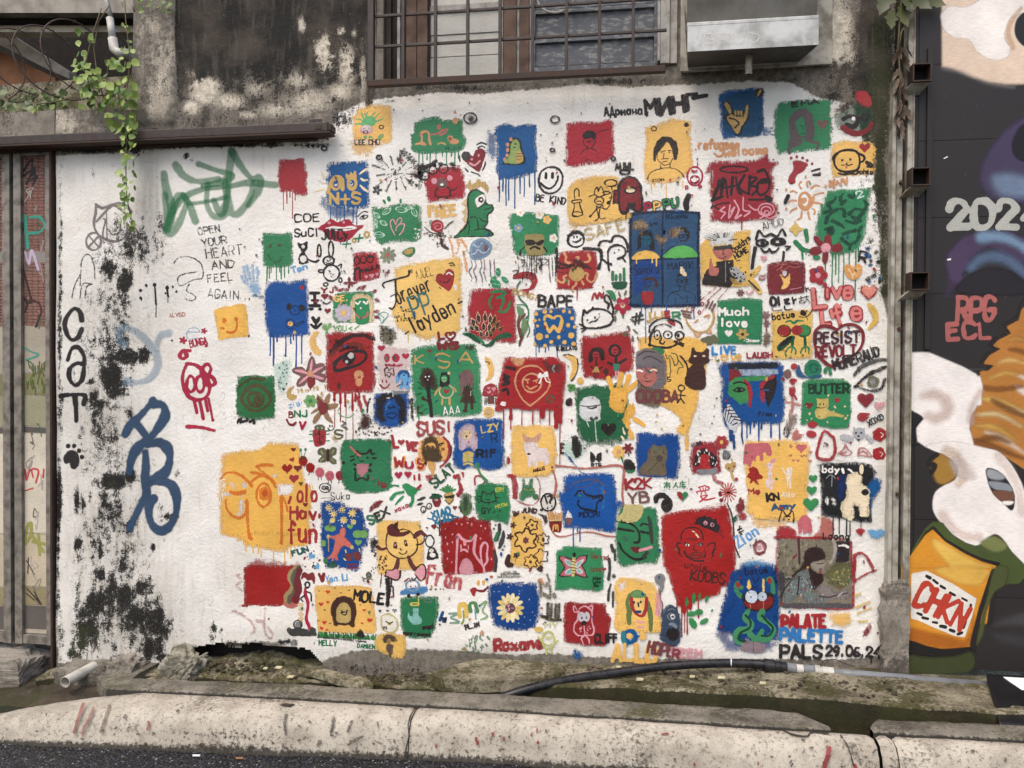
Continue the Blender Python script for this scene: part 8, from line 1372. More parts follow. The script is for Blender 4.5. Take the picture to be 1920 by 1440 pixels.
M_PAINT=M_PAINT_S; cur.update(parent=hd,plane=HY - .0005,sq=None); part('scratched_writing','thin white scrawled letters on the hood lip'); fr('c'); T('SRUD',960,330,1380,320,75,'w',6,g=.3,op=.7)
flush()
M_PAINT=M_WALLP
# ---- things at the upper left: building behind, coil of barbed wire, pipe, creeper
nb=empty('neighbouring_building',(-4.5,2.6,1.5),'eaves, dark underside and terracotta sheet of a building behind the wall','building')
NY=2.4
def nbox(nm,m0,p,y0=NY,d=.12):
 pr=[W(a,b,y0) for a,b in p]; v=[(float(x),y0,float(z)) for x,z in pr]+[(float(x),y0+d,float(z)) for x,z in pr]; n=len(p)
 return link(nm,v,[tuple(range(n)),tuple(range(n,2*n))[::-1]]+[(i,i+n,(i+1) % n+n,(i+1) % n) for i in range(n)],m0,nb)
nbox('dark_wall',M_DARK,[(-500,-200),(420,-200),(420,260),(-500,260)],NY+.6)
nbox('ceiling_board',M_GREYB,[(-500,-120),(420,-120),(420,24),(-500,24)],NY - .5); nbox('gutter',M_DARK,[(-500,24.5),(420,24.5),(420,38),(-500,38)],NY - .4); nbox('cream_beam',M_CREAM,[(-500,38.5),(420,38.5),(420,60),(-500,60)],NY - .3)
nbox('diagonal_beam',M_GREYB,[(-100,20),(0,52),(130,134),(130,148),(90,130),(0,84),(-100,30)],NY); nbox('terracotta_sheet',M_ORANGE,[(-160,40),(0,96),(104,146),(104,175),(-160,180)],NY+.1)
lw=MB().hexa([(-6.2,.75,.5),(float(W(252,150,.75)[0]),.75,.5),(float(W(252,150,.75)[0]),.95,.5),(-6.2,.95,.5),(-6.2,.75,float(W(40,165,.75)[1])),(float(W(252,150,.75)[0]),.75,float(W(240,142,.75)[1])),(float(W(252,150,.75)[0]),.95,float(W(240,142,.75)[1])),(-6.2,.95,float(W(40,165,.75)[1]))]).build('low_back_wall',M_LEDGE)
tag(lw,'low mossy concrete wall behind the front wall under the creeper','wall')
lt=MB().box(gx(-700),X_(104),.0,.22,Z_(262,0,0),Z_(205,0,100) - .006).build('lintel',M_BARE); tag(lt,'stained concrete lintel above the gate, behind the steel rail','lintel')
bw=empty('barbed_wire_coil',(X_(60,.1,100),.1,Z_(205,.1,100)),'coil of rusty barbed wire on top of the wall at the upper left','barbed wire')
th=np.linspace(0,2*math.pi*7.2,420); hx=X_(-190,.1,100)+th/(2*math.pi)*.19; hr=.21+.02*np.sin(th*.37)
hel=[(float(x+.11*math.cos(t)),.12+float(r*.9*math.cos(t)),float(Z_(112,.1,100)+r*math.sin(t))) for x,t,r in zip(hx,th,hr)]
hel=[h for h in hel if h[0] < X_(236,.1,100)]
MB().tube(hel,.0042,6).build('wire',M_WIRE,bw,smooth=True); m_=MB()
for i in range(4,len(hel) - 2,5):
 p=Vector(hel[i])
 for k in range(2):
  d=Vector((random.uniform(-1,1),random.uniform(-1,1),random.uniform(-1,1))).normalized()*.014; m_.bar(p - d,p+d,.003,.003)
m_.build('barbs',M_WIRE,bw)['kind']='stuff'
dp=empty('drain_pipe',(X_(210,.0),.0,Z_(100)),'short pale grey vertical pipe bending into the wall at the upper left','pipe')
MB().tube([V3(199,-60,.04),V3(200,0,.04),V3(207,30,.03)],.013,12).build('thin_pipe',M_PVC,dp,smooth=True); MB().tube([V3(206,34,.03),V3(211,72,.02)],.02,14).build('socket',M_PVC,dp,smooth=True); MB().tube([V3(211,72,.02),V3(214,92,.02),V3(222,99,.02),V3(245,101,.03)],.026,14).build('elbow',M_PVC,dp,smooth=True)
def leaf_mesh(name,mat,w=.5,lobes=0):
 n=9; v=[(0,0,0)]; prof=[0,.30,.46,.50,.46,.36,.24,.12,0]
 vv=[]; fc=[]
 for i in range(n):
  t=i/(n - 1); hw=prof[i]*w*2
  if lobes: hw *= (1+.35*math.sin(i*2.6))
  for k in (-1,0,1): vv.append((k*hw*.5,-.08*abs(k)*hw+.10*math.sin(t*3),-t+(.06 if k and i < 3 else 0)))
 for i in range(n - 1):
  for k in range(2): a=i*3+k; fc.append((a,a+1,a+4,a+3))
 me=bpy.data.meshes.new(name); me.from_pydata(vv,[],fc); me.materials.append(mat); me.polygons.foreach_set('use_smooth',[True]*len(fc)); me.update(); return me
LM=leaf_mesh('leaf',M_LEAF,.8); LMD=leaf_mesh('dull_leaf',M_LEAFD,.7)
def leaves(parent,specs,me,sz,nm='leaf'):
 base=wloc(parent)
 for (px,py,y,k) in specs:
  o=bpy.data.objects.new(nm,me); col.objects.link(o); o.parent=parent; o.location=Vector(V3(px,py,y)) - base
  o.scale=(sz*k,)*3; o.rotation_euler=(random.uniform(-.9,.5),random.uniform(-1.1,1.1),random.uniform(-.8,.8))
cv=empty('creeping_vine',V3(240,200,-.02),'light green creeper spilling over the wall top and hanging past the rail','climbing plant')
stems=[[(232,-30),(236,40),(244,110),(238,170),(236,210),(238,262),(236,320),(238,372),(246,412)],[(205,10),(185,40),(176,90),(182,140),(196,190)],[(190,15),(172,70),(160,120),(170,180)],[(180,190),(140,180),(110,190),(70,195),(50,190)],[(270,0),(272,40),(270,180),(262,240)]]
for i,sp in enumerate(stems): MB().tube([V3(a,b,-.12 if (b > 215 and i in (0,4)) else -.05 - .01*i) for a,b in sp],.003 if i < 4 else .0012,6).build('stem',M_STEM,cv,smooth=True)
sp1=[]
for y in range(225,425,7):
 for k in range(2): sp1.append((238+random.uniform(-12,14),y+random.uniform(-4,4),-.13 - random.random()*.03,random.uniform(.6,1.1)))
for i in range(30): sp1.append((random.uniform(140,178),random.uniform(50,200),random.uniform(-.12,0),random.uniform(.8,1.2)))
for i in range(44): sp1.append((random.uniform(195,256),random.uniform(150,240),random.uniform(-.16,-.06),random.uniform(.6,1.5)))
for i in range(62): sp1.append((random.uniform(150,252),random.uniform(110,205),random.uniform(-.16,-.02),random.uniform(.8,1.3)))
for i in range(16): sp1.append((random.uniform(225,248),random.uniform(0,120),random.uniform(-.06,0),random.uniform(.6,1.0)))
for i in range(12): sp1.append((random.uniform(60,150),random.uniform(172,205),random.uniform(-.06,.1),random.uniform(.5,.8)))
leaves(cv,sp1,LM,.044)
leaves(cv,[(random.uniform(262,325),random.uniform(-20,24),-.06,random.uniform(.6,1)) for i in range(26)],LM,.036)
gp=empty('moss_fern_clump',V3(40,200,.1),'dull green weeds growing on top of the wall at the far left','weeds')
leaves(gp,[(random.uniform(-60,130),random.uniform(165,212),random.uniform(.02,.2),random.uniform(.5,1.2)) for i in range(110)],LMD,.055)
wp=empty('withered_plant',V3(1695,150,-.05),'green and withered brown leaves jammed behind the posts at the upper right','plant')
LML=leaf_mesh('lobed_leaf',mat_leaf('dusty_leaf',(88,90,52),(58,64,38)),.55,1); LMW=leaf_mesh('dead_leaf',M_DEADL,.3,1)
for a,b,k,r in ((1668,-20,2.6,.35),(1690,10,2.2,-.2),(1672,20,1.9,.1),(1710,-10,2.2,-.8),(1735,-5,2.0,-1.1),(1700,-30,2.6,0)):
 o=bpy.data.objects.new('leaf',LML); col.objects.link(o); o.parent=wp; o.location=Vector(V3(a,b,-.08 - random.random()*.03)) - wloc(wp); o.scale=(.055*k,)*3; o.rotation_euler=(-.2,r,random.uniform(-.4,.4))
MB().tube([V3(1683,110,-.07),V3(1690,60,-.08),V3(1715,20,-.08),V3(1745,-8,-.08)],.004,6).build('stem',M_STEM,wp,smooth=True); MB().tube([V3(1686,260,-.06),V3(1688,150,-.07),V3(1684,80,-.07),V3(1690,0,-.08)],.004,6).build('stem',M_STEM,wp,smooth=True)
for i in range(34):
 o=bpy.data.objects.new('dead_leaf',LMW); col.objects.link(o); o.parent=wp; py=random.uniform(70,240); o.location=Vector(V3(1690+random.uniform(-9,10)*(1.3 - py/300),py,-.05 - random.random()*.04)) - wloc(wp); o.scale=(.1*random.uniform(.6,1.1),)*3; o.rotation_euler=(random.uniform(-.5,.3),random.uniform(-.5,.5),random.uniform(-1.5,1.5))
# ================================================================== the ground
def lin(p,q,x): return p[1]+(q[1] - p[1])*(x - p[0])/(q[0] - p[0])
base_l=[GP(a,b,0) for a,b in ((-300,1382),(0,1395),(480,1416),(960,1432),(1440,1447),(2300,1474))]
back_l=[GP(a,b,.17) for a,b in ((-300,1280),(200,1294),(480,1308),(960,1335),(1440,1366),(1920,1392),(2300,1412))]
yk=lambda x: np.interp(x,[p[0] for p in back_l],[p[1] for p in back_l]); yb=lambda x: np.minimum(np.interp(x,[p[0] for p in base_l],[p[1] for p in base_l]),yk(x) - .15)
def gridmesh(name,P,mat,parent=None,grime=None,label=None):
 n,m2=P.shape[:2]; f_=[(i*m2+j,(i+1)*m2+j,(i+1)*m2+j+1,i*m2+j+1) for i in range(n - 1) for j in range(m2 - 1)]
 o=link(name,P.reshape(-1,3),f_,mat,parent,smooth=True)
 A=o.data.attributes.new('grime','FLOAT','POINT'); A.data.foreach_set('value',(grime if grime is not None else np.zeros((n,m2))).ravel().astype(float)); return o
kerb=empty('kerb',(0,-.6,.1),None,None); kerb['kind']='structure'
def kerb_piece(xa,xb,seed):
 X=np.arange(xa,xb+.001,.02); P=[]; Gm=[]
 for k,x in enumerate(X):
  pxx=float(toPix(x,.1)[0]); B=yb(x); K=yk(x)
  h=.17*np.clip(1 - ((max(0,-2.38 - x))/1.05) ** 1.5*.85,.12,1); K2=K if x > -2.4 else B+(K - B)*np.clip(1 - (-2.4 - x)*.5,.45,1)
  endr=1 - .012*(k in (0,len(X) - 1))
  w=K2 - B; prof=[(-.0,-.03),(.0,0),(.012,h*.25),(.02,h*.5),(.03,h*.75),(.05,h*.88),(.075,h*.955),(.105,h*.985),(w*.75,h),(w - .01,h),(w,h - .012),(w,-.03)]
  row=[]; gr_=[]
  for q,(a,z) in enumerate(prof):
   nz=snoise(x,z*6+a*3,6,seed)*.012+snoise(x,z*8+a*5,30,seed+3)*.005
   if k in (0,len(X) - 1): a=a+.008*(1 if q < 6 else -1); z -= .006*(z > .05)
   row.append((x,B+a+nz*(0.8 if q < 9 else 0),z*endr+GK*x+(nz*.5 if q > 5 else 0)))
   gr_.append(max(.95 if z < .012 else (.55 - z*5 if z < .05 else 0),.8 if q == 10 else 0,.55*math.exp(-((pxx - 560)/170) ** 2)*(1 if .03 < z < .12 else .3),.5*math.exp(-((pxx - 1180)/90) ** 2)*(z < .08),.5*math.exp(-((pxx - 390)/60) ** 2)*(.05 < z < .14)))
  P.append(row); Gm.append(gr_)
 return gridmesh('kerb_stone',np.array(P),M_KERB,kerb,np.array(Gm))
xk1,xk2,xk3=(float(GP(p,1370,.1)[0]) for p in (772,1612,1640))
kerb_piece(-4.4,xk1 - .002,3); kerb_piece(xk1+.002,xk2 - .002,13); kerb_piece(xk2+.002,xk3 - .002,23); kerb_piece(xk3+.002,3.4,33)
# slabs behind the kerb
slab_back=[GP(a,b,.172) for a,b in ((200,1270),(480,1280),(700,1291),(960,1304),(1200,1317),(1440,1332),(1560,1340),(1640,1349),(1920,1362),(2300,1380))]
ys=lambda x: np.interp(x,[p[0] for p in slab_back],[p[1] for p in slab_back])
def slab(xa,xb,lab,seed,cut=0):
 X=np.arange(xa,xb+.001,.02); P=[]
 for k,x in enumerate(X):
  A0=yk(x)+.006; A1=ys(x)
  if cut > 0: A1=A0+(A1 - A0)*min(1,max(.08,(xb - x)/.13+.08))
  if cut < 0: A1=A0+(A1 - A0)*min(1,max(.3,(x - xa)/.08+.3))
  row=[(x,A0,.02+GK*x),(x,A0+.001,.168+GK*x)]
  for t in np.linspace(.05,.95,8):
   y=A0+(A1 - A0)*t; row.append((x,y,.176+GK*x+snoise(x,y,12,seed)*.008+snoise(x,y,40,seed+1)*.004))
  row += [(x,A1 - .004,.170+GK*x),(x,A1,.160+GK*x),(x,A1+.004,-.02+GK*x)]
  P.append(row)
 P=np.array(P); g_=np.zeros(P.shape[:2]); g_[:,0:2]=.9; g_[:,-2:]=.8; g_[:,2]=.45
 o=gridmesh('drain_slab',P,M_SLAB,None,g_); return tag(o,lab,'concrete slab','concrete slabs behind the kerb')
xs1,xs2=float(GP(1558,1360,.17)[0]),float(GP(1630,1365,.17)[0])
slab(float(GP(205,1290,.17)[0]),xs1,'long grey concrete slab strip behind the kerb, ending in a slanted break',5,1); slab(xs2,3.4,'shorter mossy concrete slab strip behind the kerb at the right',9,-1)
# mossy ledge against the wall
front=[(-20,1285),(100,1268),(200,1262),(330,1266),(480,1273),(700,1282),(860,1291),(1000,1288),(1060,1284),(1200,1288),(1440,1301),(1560,1309),(1700,1322),(1860,1332),(2300,1350)]
fz=[(-20,.06),(330,.12),(700,.15),(1000,.19),(2300,.205)]
fp=[(lambda q: q)(GP(a,b,float(interp(a,fz)))) for a,b in front]
yf=lambda x: np.interp(x,[p[0] for p in fp],[p[1] for p in fp]); zf0=lambda x: np.interp(x,[p[0] for p in fp],[p[2] - GK*p[0] for p in fp])
wallfoot=[(104,1250),(200,1245),(300,1248),(420,1234),(500,1236),(560,1246),(640,1268),(760,1262),(880,1258),(960,1240),(1080,1246),(1300,1252),(1500,1248),(1660,1252),(1760,1262),(2300,1290)]
wz=[(float(W(a,b,0)[0]),float(W(a,b,0)[1])) for a,b in wallfoot]
zw=lambda x: np.interp(x,[p[0] for p in wz],[p[1] for p in wz])
X=np.arange(-3.32,3.2,.014); T_=np.linspace(0,1,34); P=[]
for x in X:
 pxx=float(toPix(x,.1)[0]); yF=yf(x)+snoise(x,0,5,41)*.02+snoise(x,0,17,42)*.012; z1=zf0(x)+GK*x; z0=zw(x)
 rub=np.clip(1.3 - abs(pxx - 600)/330,0,1)
 row=[]
 for t in T_:
  y=.14+(yF - .14)*t; tt=np.clip((0 - y)/(0 - yF+1e-6),0,1)
  z=z0+(z1 - z0)*tt ** 1.2+(snoise(x,y,7,51)*.03+snoise(x,y,19,52)*.018+snoise(x,y,48,53)*.012)*(.35+1.0*rub)*(1 - .6*(t > .93))
  if y > 0: z -= .0
  row.append((x,y,z))
 row += [(x,yF - .004,row[-1][2] - .012),(x,yF - .004+snoise(x,3,9,61)*.02,z1*.5+GK*x*.5),(x,yF+.01,-.02+GK*x)]
 P.append(row)
P=np.array(P); g_=np.zeros(P.shape[:2]); g_[:,-3:]=.62; pxa=toPix(P[:,0,0],.1)[0]
g_[:,:4]=.7; dirtm=np.exp(-((pxa - 470)/130) ** 2)*.45; g_ += dirtm[:,None]*(np.arange(P.shape[1]) < 26)[None]
led=empty('mossy_ledge',(0,-.2,.1)); led['kind']='structure'; g_[:,30:34] += .18
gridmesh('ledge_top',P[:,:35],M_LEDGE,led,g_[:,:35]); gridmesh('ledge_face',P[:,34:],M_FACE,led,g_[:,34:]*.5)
# drain channel floor, lane, ground
X=np.arange(-4.4,3.6,.05); P=np.array([[(x,yk(x) - .01+t*.6,.03+GK*x - .02*math.sin(t*3)+snoise(x,t*.6,14,71)*.02) for t in np.linspace(0,1,14)] for x in X]); ch_=gridmesh('drain_channel',P,M_CHAN); ch_['kind']='structure'
X=np.concatenate([[-30,-15,-8],np.arange(-4.6,3.6,.03),[6,14,30]]); Yr=np.array([-.0,.03,.06,.1,.16,.25,.4,.7,1.2,2.5,6,14,30]); P=np.array([[(x,yb(x)+.03 - t,GK*x*(1 if abs(x) < 8 else 8/abs(x))+(snoise(x,t,15,81)*.006+snoise(x,t,33,82)*.004 if t < .5 else 0)) for t in Yr] for x in X])
g_=np.zeros(P.shape[:2]); rd=gridmesh('lane',P,M_ASPH); rd['kind']='structure'
gd=MB().add([(-30,-31,-1.3),(30,-31,-1.3),(30,30,-1.3),(-30,30,-1.3)],[(0,1,2,3)]).build('ground',M_CHAN); gd['kind']='structure'
MB().box(-3.3,1.4,.12,.3,-.3,.35).build('hollow_shade_box',M_DARK,wall)  # near-black box standing in for the shade inside the broken hollow
# left corner: soil, step, block, pipe
X=np.arange(-5.0,-2.35,.03); P=[]
for x in X: P.append([(x,yb(x)+.06+t*(1.5+.0),GK*x+.03+(.02+.03*math.sin(t*9+x*3))*(t > .1)+snoise(x,t,8,91)*.05+snoise(x,t,25,92)*.03) for t in np.linspace(0,1,40)])
so=gridmesh('soil',np.array(P),M_RUB); so['kind']='structure'
gs=[GP(a,b,.1) for a,b in ((-60,1280),(86,1262))]
tag(lump('doorstep',M_BARE,-4.6,float(GP(86,1250,.07)[0]),-.16,.12,-.12,float(W(40,1222,0)[1]),.02,16,seed=4),'worn pale concrete doorstep under the steel gate','step')
b1=GP(85,1308,.02); b2=GP(200,1300,.02)
tag(lump('concrete_block',M_SLAB,b1[0],b2[0]+.0,b2[1] - .02,-.03,-.12,.035,.02,14,seed=6),'weathered concrete block carrying the broken white pipe','concrete block')
tag(lump('splashed_stone',M_STONEW,float(W(318,1240,-.12)[0]),float(W(378,1240,-.12)[0]),-.2,-.04,float(W(340,1268,-.12)[1]) - .02,float(W(340,1226,-.12)[1]),.03,12,seed=8),'pale paint splashed stone lying against the wall foot','stone')
tag(lump('concrete_mound',M_BARE,float(W(215,1250,-.08)[0]),float(W(262,1250,-.08)[0]),-.16,-.02,-.1,float(W(240,1235,-.08)[1]),.025,12,seed=12),'small rounded concrete lump at the mouldy left foot of the wall','concrete lump')
def shard(nm,lb,pts_,zt,th,m0=None):
 q=[GP(a,b,zt) for a,b in pts_]; n=len(q); v=[(x,y,z+random.uniform(-.004,.004)) for x,y,z in q]+[(x+random.uniform(-.006,.006),y - .004,z - th) for x,y,z in q]
 tag(link(nm,v,[tuple(range(n))[::-1],tuple(range(n,2*n))]+[(i,(i+1) % n,(i+1) % n+n,i+n) for i in range(n)],m0 or M_SLAB),lb,'broken concrete')
shard('concrete_shard','long flat broken concrete piece beside the open white pipe',[(182,1270),(196,1262),(262,1238),(300,1243),(262,1262),(225,1288),(198,1294)],.13,.07)
shard('concrete_shard','dark flat concrete piece between the pipe block and the splashed stone',[(232,1290),(300,1262),(330,1258),(322,1274),(262,1292)],.12,.06,M_LEDGE)
shard('concrete_shard','broken lip of concrete under the dark hollow in the wall',[(560,1252),(600,1262),(640,1276),(700,1284),(690,1272),(640,1262),(600,1250)],.19,.03,M_LEDGE)
shard('concrete_shard','pale raised concrete hump under the mustard figure and green letters',[(800,1262),(850,1246),(900,1236),(980,1238),(1050,1246),(1060,1260),(1000,1272),(900,1276),(830,1274)],.225,.06,M_LEDGE)
pp=empty('broken_pipe',V3(145,1270,-.2),'open broken white plastic pipe pointing out of the wall foot','pipe')
pa_,pb_=Vector(V3(176,1250,-.12)),Vector(V3(122,1279,-.33)); MB().tube([pa_,pb_],.03,20,cap=False).build('pipe_outside',M_PVC,pp,smooth=True); MB().tube([pb_,pa_],.027,20,cap=False).build('pipe_inside',M_PVC,pp,smooth=True)
m_=MB(); n=20; d=(pb_ - pa_).normalized(); ux_=d.cross(Vector((0,0,1))).normalized(); uy_=ux_.cross(d)
v=[pb_+(ux_*math.cos(t)+uy_*math.sin(t))*r for r in (.03,.027) for t in np.linspace(0,2*math.pi,n,endpoint=False)]; m_.add(v,[(i,(i+1) % n,(i+1) % n+n,i+n) for i in range(n)]).build('pipe_rim',M_PVC,pp); MB().tube([pa_+d*.02,pa_+d*.022],.0268,20).build('pipe_shade_disc',M_DARK,pp)  # last disc is near-black, put in for the shade deep inside the pipe
# conduit
cn=empty('water_pipe',V3(1400,1260,-.08),'black hose rising from the drain and joined to a grey pipe','pipe')
path=[(900,1325,-.40),(955,1303,-.37),(1010,1287,-.32),(1080,1272,-.25),(1150,1262,-.19),(1240,1250,-.13),(1330,1244,-.09),(1400,1244,-.07),(1440,1247,-.07)]
P0=np.array([V3(a,b,y) for a,b,y in path]); cc_=[]
for i in range(len(P0) - 1):
 a0=P0[max(0,i - 1)]; a1=P0[i]; a2=P0[i+1]; a3=P0[min(len(P0) - 1,i+2)]
 for t in np.linspace(0,1,6,endpoint=False): cc_.append(tuple(.5*((2*a1)+(a2 - a0)*t+(2*a0 - 5*a1+4*a2 - a3)*t*t+(3*a1 - a0 - 3*a2+a3)*t ** 3)))
cc_.append(tuple(P0[-1])); MB().tube(cc_,.0225,18).build('black_hose',M_BLACK,cn,smooth=True)
for nm,a,b,r,m0 in (('coupler',1432,1452,.033,M_BLACK),('coupler_ring',1452.5,1462,.029,M_BLACK),('coupler_nut',1462.5,1474,.026,M_BLACK),('adaptor',1475,1492,.024,M_GPIPE),('adaptor',1492.5,1506,.022,M_PVC),('adaptor',1506.5,1526,.024,M_GPIPE),('adaptor',1526.5,1540,.027,M_PVC),('adaptor',1540.5,1562,.024,M_PVC)):
 yy=lambda p: 1247+(p - 1432)*.105
 MB().tube([V3(a,yy(a),-.075),V3(b,yy(b),-.075)],r,18).build(nm,m0,cn,bevel=.002)
MB().tube([V3(1562,1261,-.075),V3(1600,1264,-.08),V3(1862,1287,-.13)],.0215,18).build('grey_pipe',M_GPIPE,cn,smooth=True)
MB().tube([V3(1371,1244+9*math.sin(t),-.07 - .03*math.cos(t)) for t in np.linspace(-1.5,1.5,9)],.003,6).build('cable_tie',M_WHITE,cn)
tag(MB().tube([V3(1538,1250,-.09),V3(1545,1238,-.08),V3(1565,1236,-.07),V3(1585,1244,-.08),V3(1602,1250,-.1)],.0025,6).build('wire_loop',M_RUST),'thin rusty wire loop tied round the pipe joint under the signature','wire')
# black box
bx=empty('black_box',V3(1900,1340,-.3),'black plastic box with a white label at the lower right corner','box')
xA,xR,xB=X_(1880,-.6,1300),X_(1848,-.14,1300),X_(1880,-.6,1300)+.5; zt_=float(W(1880,1266,-.16)[1])
MB().hexa([(xA+.05,-.64,.06),(xB,-.64,.06),(xB,-.14,.1),(xR+.02,-.14,.1),(xA,-.56,zt_ - .06),(xB,-.56,zt_ - .06),(xB,-.14,zt_),(xR,-.14,zt_)]).build('box_body',M_BBOX,bx,bevel=.012,seg=3)
MB().hexa([(xR+.10,-.30,zt_ - .028),(xB - .05,-.30,zt_ - .028),(xB - .05,-.18,zt_ - .004),(xR+.06,-.18,zt_ - .004),(xR+.10,-.30,zt_ - .024),(xB - .05,-.30,zt_ - .024),(xB - .05,-.18,zt_+.0),(xR+.06,-.18,zt_+.0)]).build('label',M_WHITE,bx)
# rubble and small litter
def rock(mb,c,r,seed):
 q=np.random.default_rng(seed); import itertools
 ph=(1+5 ** .5)/2; vs=np.array([(-1,ph,0),(1,ph,0),(-1,-ph,0),(1,-ph,0),(0,-1,ph),(0,1,ph),(0,-1,-ph),(0,1,-ph),(ph,0,-1),(ph,0,1),(-ph,0,-1),(-ph,0,1)])/1.9
 vs=vs*(1+q.normal(0,.16,(12,1)))*r*np.array([1+q.random()*.6,1,.6]); a=q.random()*6; R_=np.array([[math.cos(a),-math.sin(a),0],[math.sin(a),math.cos(a),0],[0,0,1]]); vs=vs @ R_.T+np.array(c)
 mb.add(vs,[(0,11,5),(0,5,1),(0,1,7),(0,7,10),(0,10,11),(1,5,9),(5,11,4),(11,10,2),(10,7,6),(7,1,8),(3,9,4),(3,4,2),(3,2,6),(3,6,8),(3,8,9),(4,9,5),(2,4,11),(6,2,10),(8,6,7),(9,8,1)])
def ledz(x,y):
 yF=float(yf(x)); t=min(1,max(0,(0 - y)/(0 - yF+1e-6))); return float(zw(x))+(float(zf0(x))+GK*x - float(zw(x)))*t ** 1.2
mb_=MB()
for i in range(760):
 pxx=random.gauss(560,190) if i % 3 else random.uniform(120,1700); x=X_(pxx,-.1,1250)
 if x < -3.2 or x > 1.9: continue
 y=random.uniform(-.02,float(yf(x))+.03); rock(mb_,(x,y,ledz(x,y)+.004),random.uniform(.003,.013)*(1.6 if random.random() < .12 else 1),i)
rb=mb_.build('rubble',M_RUB); rb['kind']='stuff'
mb_=MB()
for i in range(500):
 x=random.uniform(-3.1,2.2); rock(mb_,(x,float(yb(x)) - random.random() ** 2*.12,GK*x+.003),random.uniform(.002,.006),5000+i)
gv=mb_.build('road_grit',M_RUB); gv['kind']='stuff'
M_CREAMC=simple('pale_chip',(196,188,150),.8,0,.3); M_REDP=simple('red_paint_drip',(128,52,48),.6,0,.4); M_GRP=simple('green_paint_fleck',(70,130,100),.6); M_BRN=simple('dead_brown_leaf',(58,50,44),.8)
for i,(a,b,w_) in enumerate(((522,1241,.02),(545,1256,.018),(498,1243,.012),(1200,1279,.018),(1298,1272,.014),(1353,1275,.02),(1430,1288,.016),(1350,1240,.01),(1160,1252,.012))):
 x,y,z=GP(a,b,.19); y=min(-.05,y); z=ledz(x,y)+.012
 o=MB().hexa([(x - w_,y - w_*.6,z),(x+w_*.8,y - w_*.4,z),(x+w_,y+w_*.5,z+.002),(x - w_*.7,y+w_*.6,z+.003),(x - w_,y - w_*.6,z+.006),(x+w_*.8,y - w_*.4,z+.005),(x+w_,y+w_*.5,z+.008),(x - w_*.7,y+w_*.6,z+.008)]).build('paint_chip',M_CREAMC)
 tag(o,'pale flake of paint lying on the mossy ledge under the wall','paint chip','paint chips on the ledge')
# paint marks and cracks on the kerb face
def kerb_map(X,Y):
 best=None
 px=np.asarray(X,float); py=np.asarray(Y,float); a=(px - 960)/1442; b=(720 - py)/1442
 r=[cF[i]+cR[i]*a+cU[i]*b for i in range(3)]
 def gap(t):
  x=r[0]*t; return CH+r[2]*t - GK*x - np.interp(-CD+r[1]*t - yb(x),[-.6,0,.02,.03,.05,.075,.105,.6],[-.4,0,.085,.1275,.15,.1624,.1675,.19])
 ts=np.linspace(2.6,4.6,90); G_=np.stack([gap(np.full(px.shape,q)) for q in ts]); k=np.argmax(G_ < 0,0); k=np.where(k == 0,len(ts) // 2,k)
 lo=ts[k - 1]; hi=ts[k]
 for _ in range(14): md_=(lo+hi)/2; neg=gap(md_) < 0; hi=np.where(neg,md_,hi); lo=np.where(neg,lo,md_)
 t=lo - .012; return r[0]*t,-CD+r[1]*t,CH+r[2]*t
cur.update(parent=kerb,relief=None,plane=-9.0,sq=None); WOLD=W
def W(px,py,y=0.0):
 if y == -9.0: raise RuntimeError
 return WOLD(px,py,y)
cur['map']=kerb_map
part('paint_drip','faded red paint drips down the kerb at the left'); fr('g'); Rd=(134,74,66)
s(Rd,20,'125 192 118 212 111 234',g=.6,op=.8); s(Rd,16,'140 198 132 218 125 230 124 240',g=1,op=.7); s((120,92,80),20,'164 195 158 212 151 233',g=1.2,op=.7); s(Rd,12,'222 218 224 222 221 230',g=.6,op=.8)
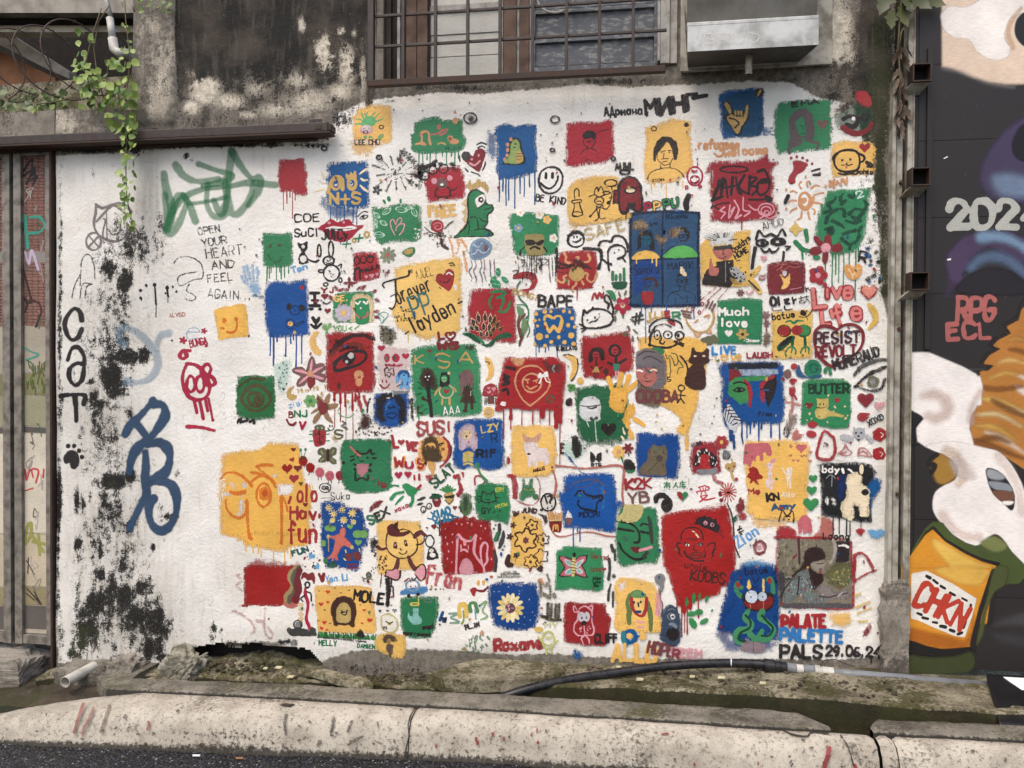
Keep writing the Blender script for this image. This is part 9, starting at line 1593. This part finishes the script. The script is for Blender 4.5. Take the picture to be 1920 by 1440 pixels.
part('paint_drip','red paint spots down the kerb at the right'); fr('j'); s((130,50,50),26,'92 258 90 268 84 288',g=.5); s((130,50,50),18,'130 284 132 290',g=.5); fr('i'); s((130,50,50),14,'225 237 234 236',g=.5)
for x,y in ((147,1190),(190,1155),(195,1250),(1368,1410),(1845,1410)): e((128,54,54),x,y,9,16,g=.6)
fr('h')
for x,y in ((1352,1275),(1652,1220),(1776,1190),(1858,1222),(1660,1250)): e((132,48,46),x,y,11,18,g=.6)
part('kerb_crack','dark crack running down the kerb left of centre'); l((44,36,30),7,'240 197 232 209 228 222 230 240 226 254 223 276',g=.5); fr('j'); part('kerb_crack','dark branching crack in the kerb at the right'); s((60,50,42),7,'109 238 118 252 124 268 128 284',g=.5); s((44,38,32),8,'0 230 20 230 36 237 58 240 66 234 90 236',g=.6)
part('kerb_stains','small dark scuffs and dirt spots scattered over the kerb'); fr('h')
for p in ('117 212 115 224 112 236','144 216 140 226 138 233','160 240 148 247 138 253','45 208 43 222 45 238','92 254 95 248 98 249','151 258 151 264','216 200 219 201','40 252 41 257'): s((60,52,44),22,p,g=1.6,op=.75,tp=.4)
for i in range(70): fr('z'); x=random.uniform(10,1910); y=1316+x*.045+random.uniform(0,70); s((70,62,54),random.uniform(1.5,4),[x,y,x+random.uniform(-4,4),y+random.uniform(-2,5)],g=.6,op=.8)
flush(); cur['map']=None; W=WOLD
x,y,z=GP(538,1322,.176); tag(MB().hexa([(x - .03,y - .008,z),(x+.02,y - .014,z),(x+.035,y+.01,z),(x - .02,y+.012,z),(x - .03,y - .008,z+.003),(x+.02,y - .014,z+.003),(x+.035,y+.01,z+.004),(x - .02,y+.012,z+.003)]).build('leaf_scrap',M_BRN),'dark brown leaf scrap on the kerb top left of centre','leaf')
for a,b,m0,lb in ((368,1413,M_WHITE,'white cigarette end on the asphalt beside the kerb'),(449,1418,M_ORANGE,'orange brown cigarette end on the asphalt beside the kerb')):
 x,y,z=GP(a,b+4,.01); tag(MB().tube([(x - .017,y,z),(x+.017,y+.004,z)],.005,8).build('cigarette_end',m0),lb,'cigarette end')
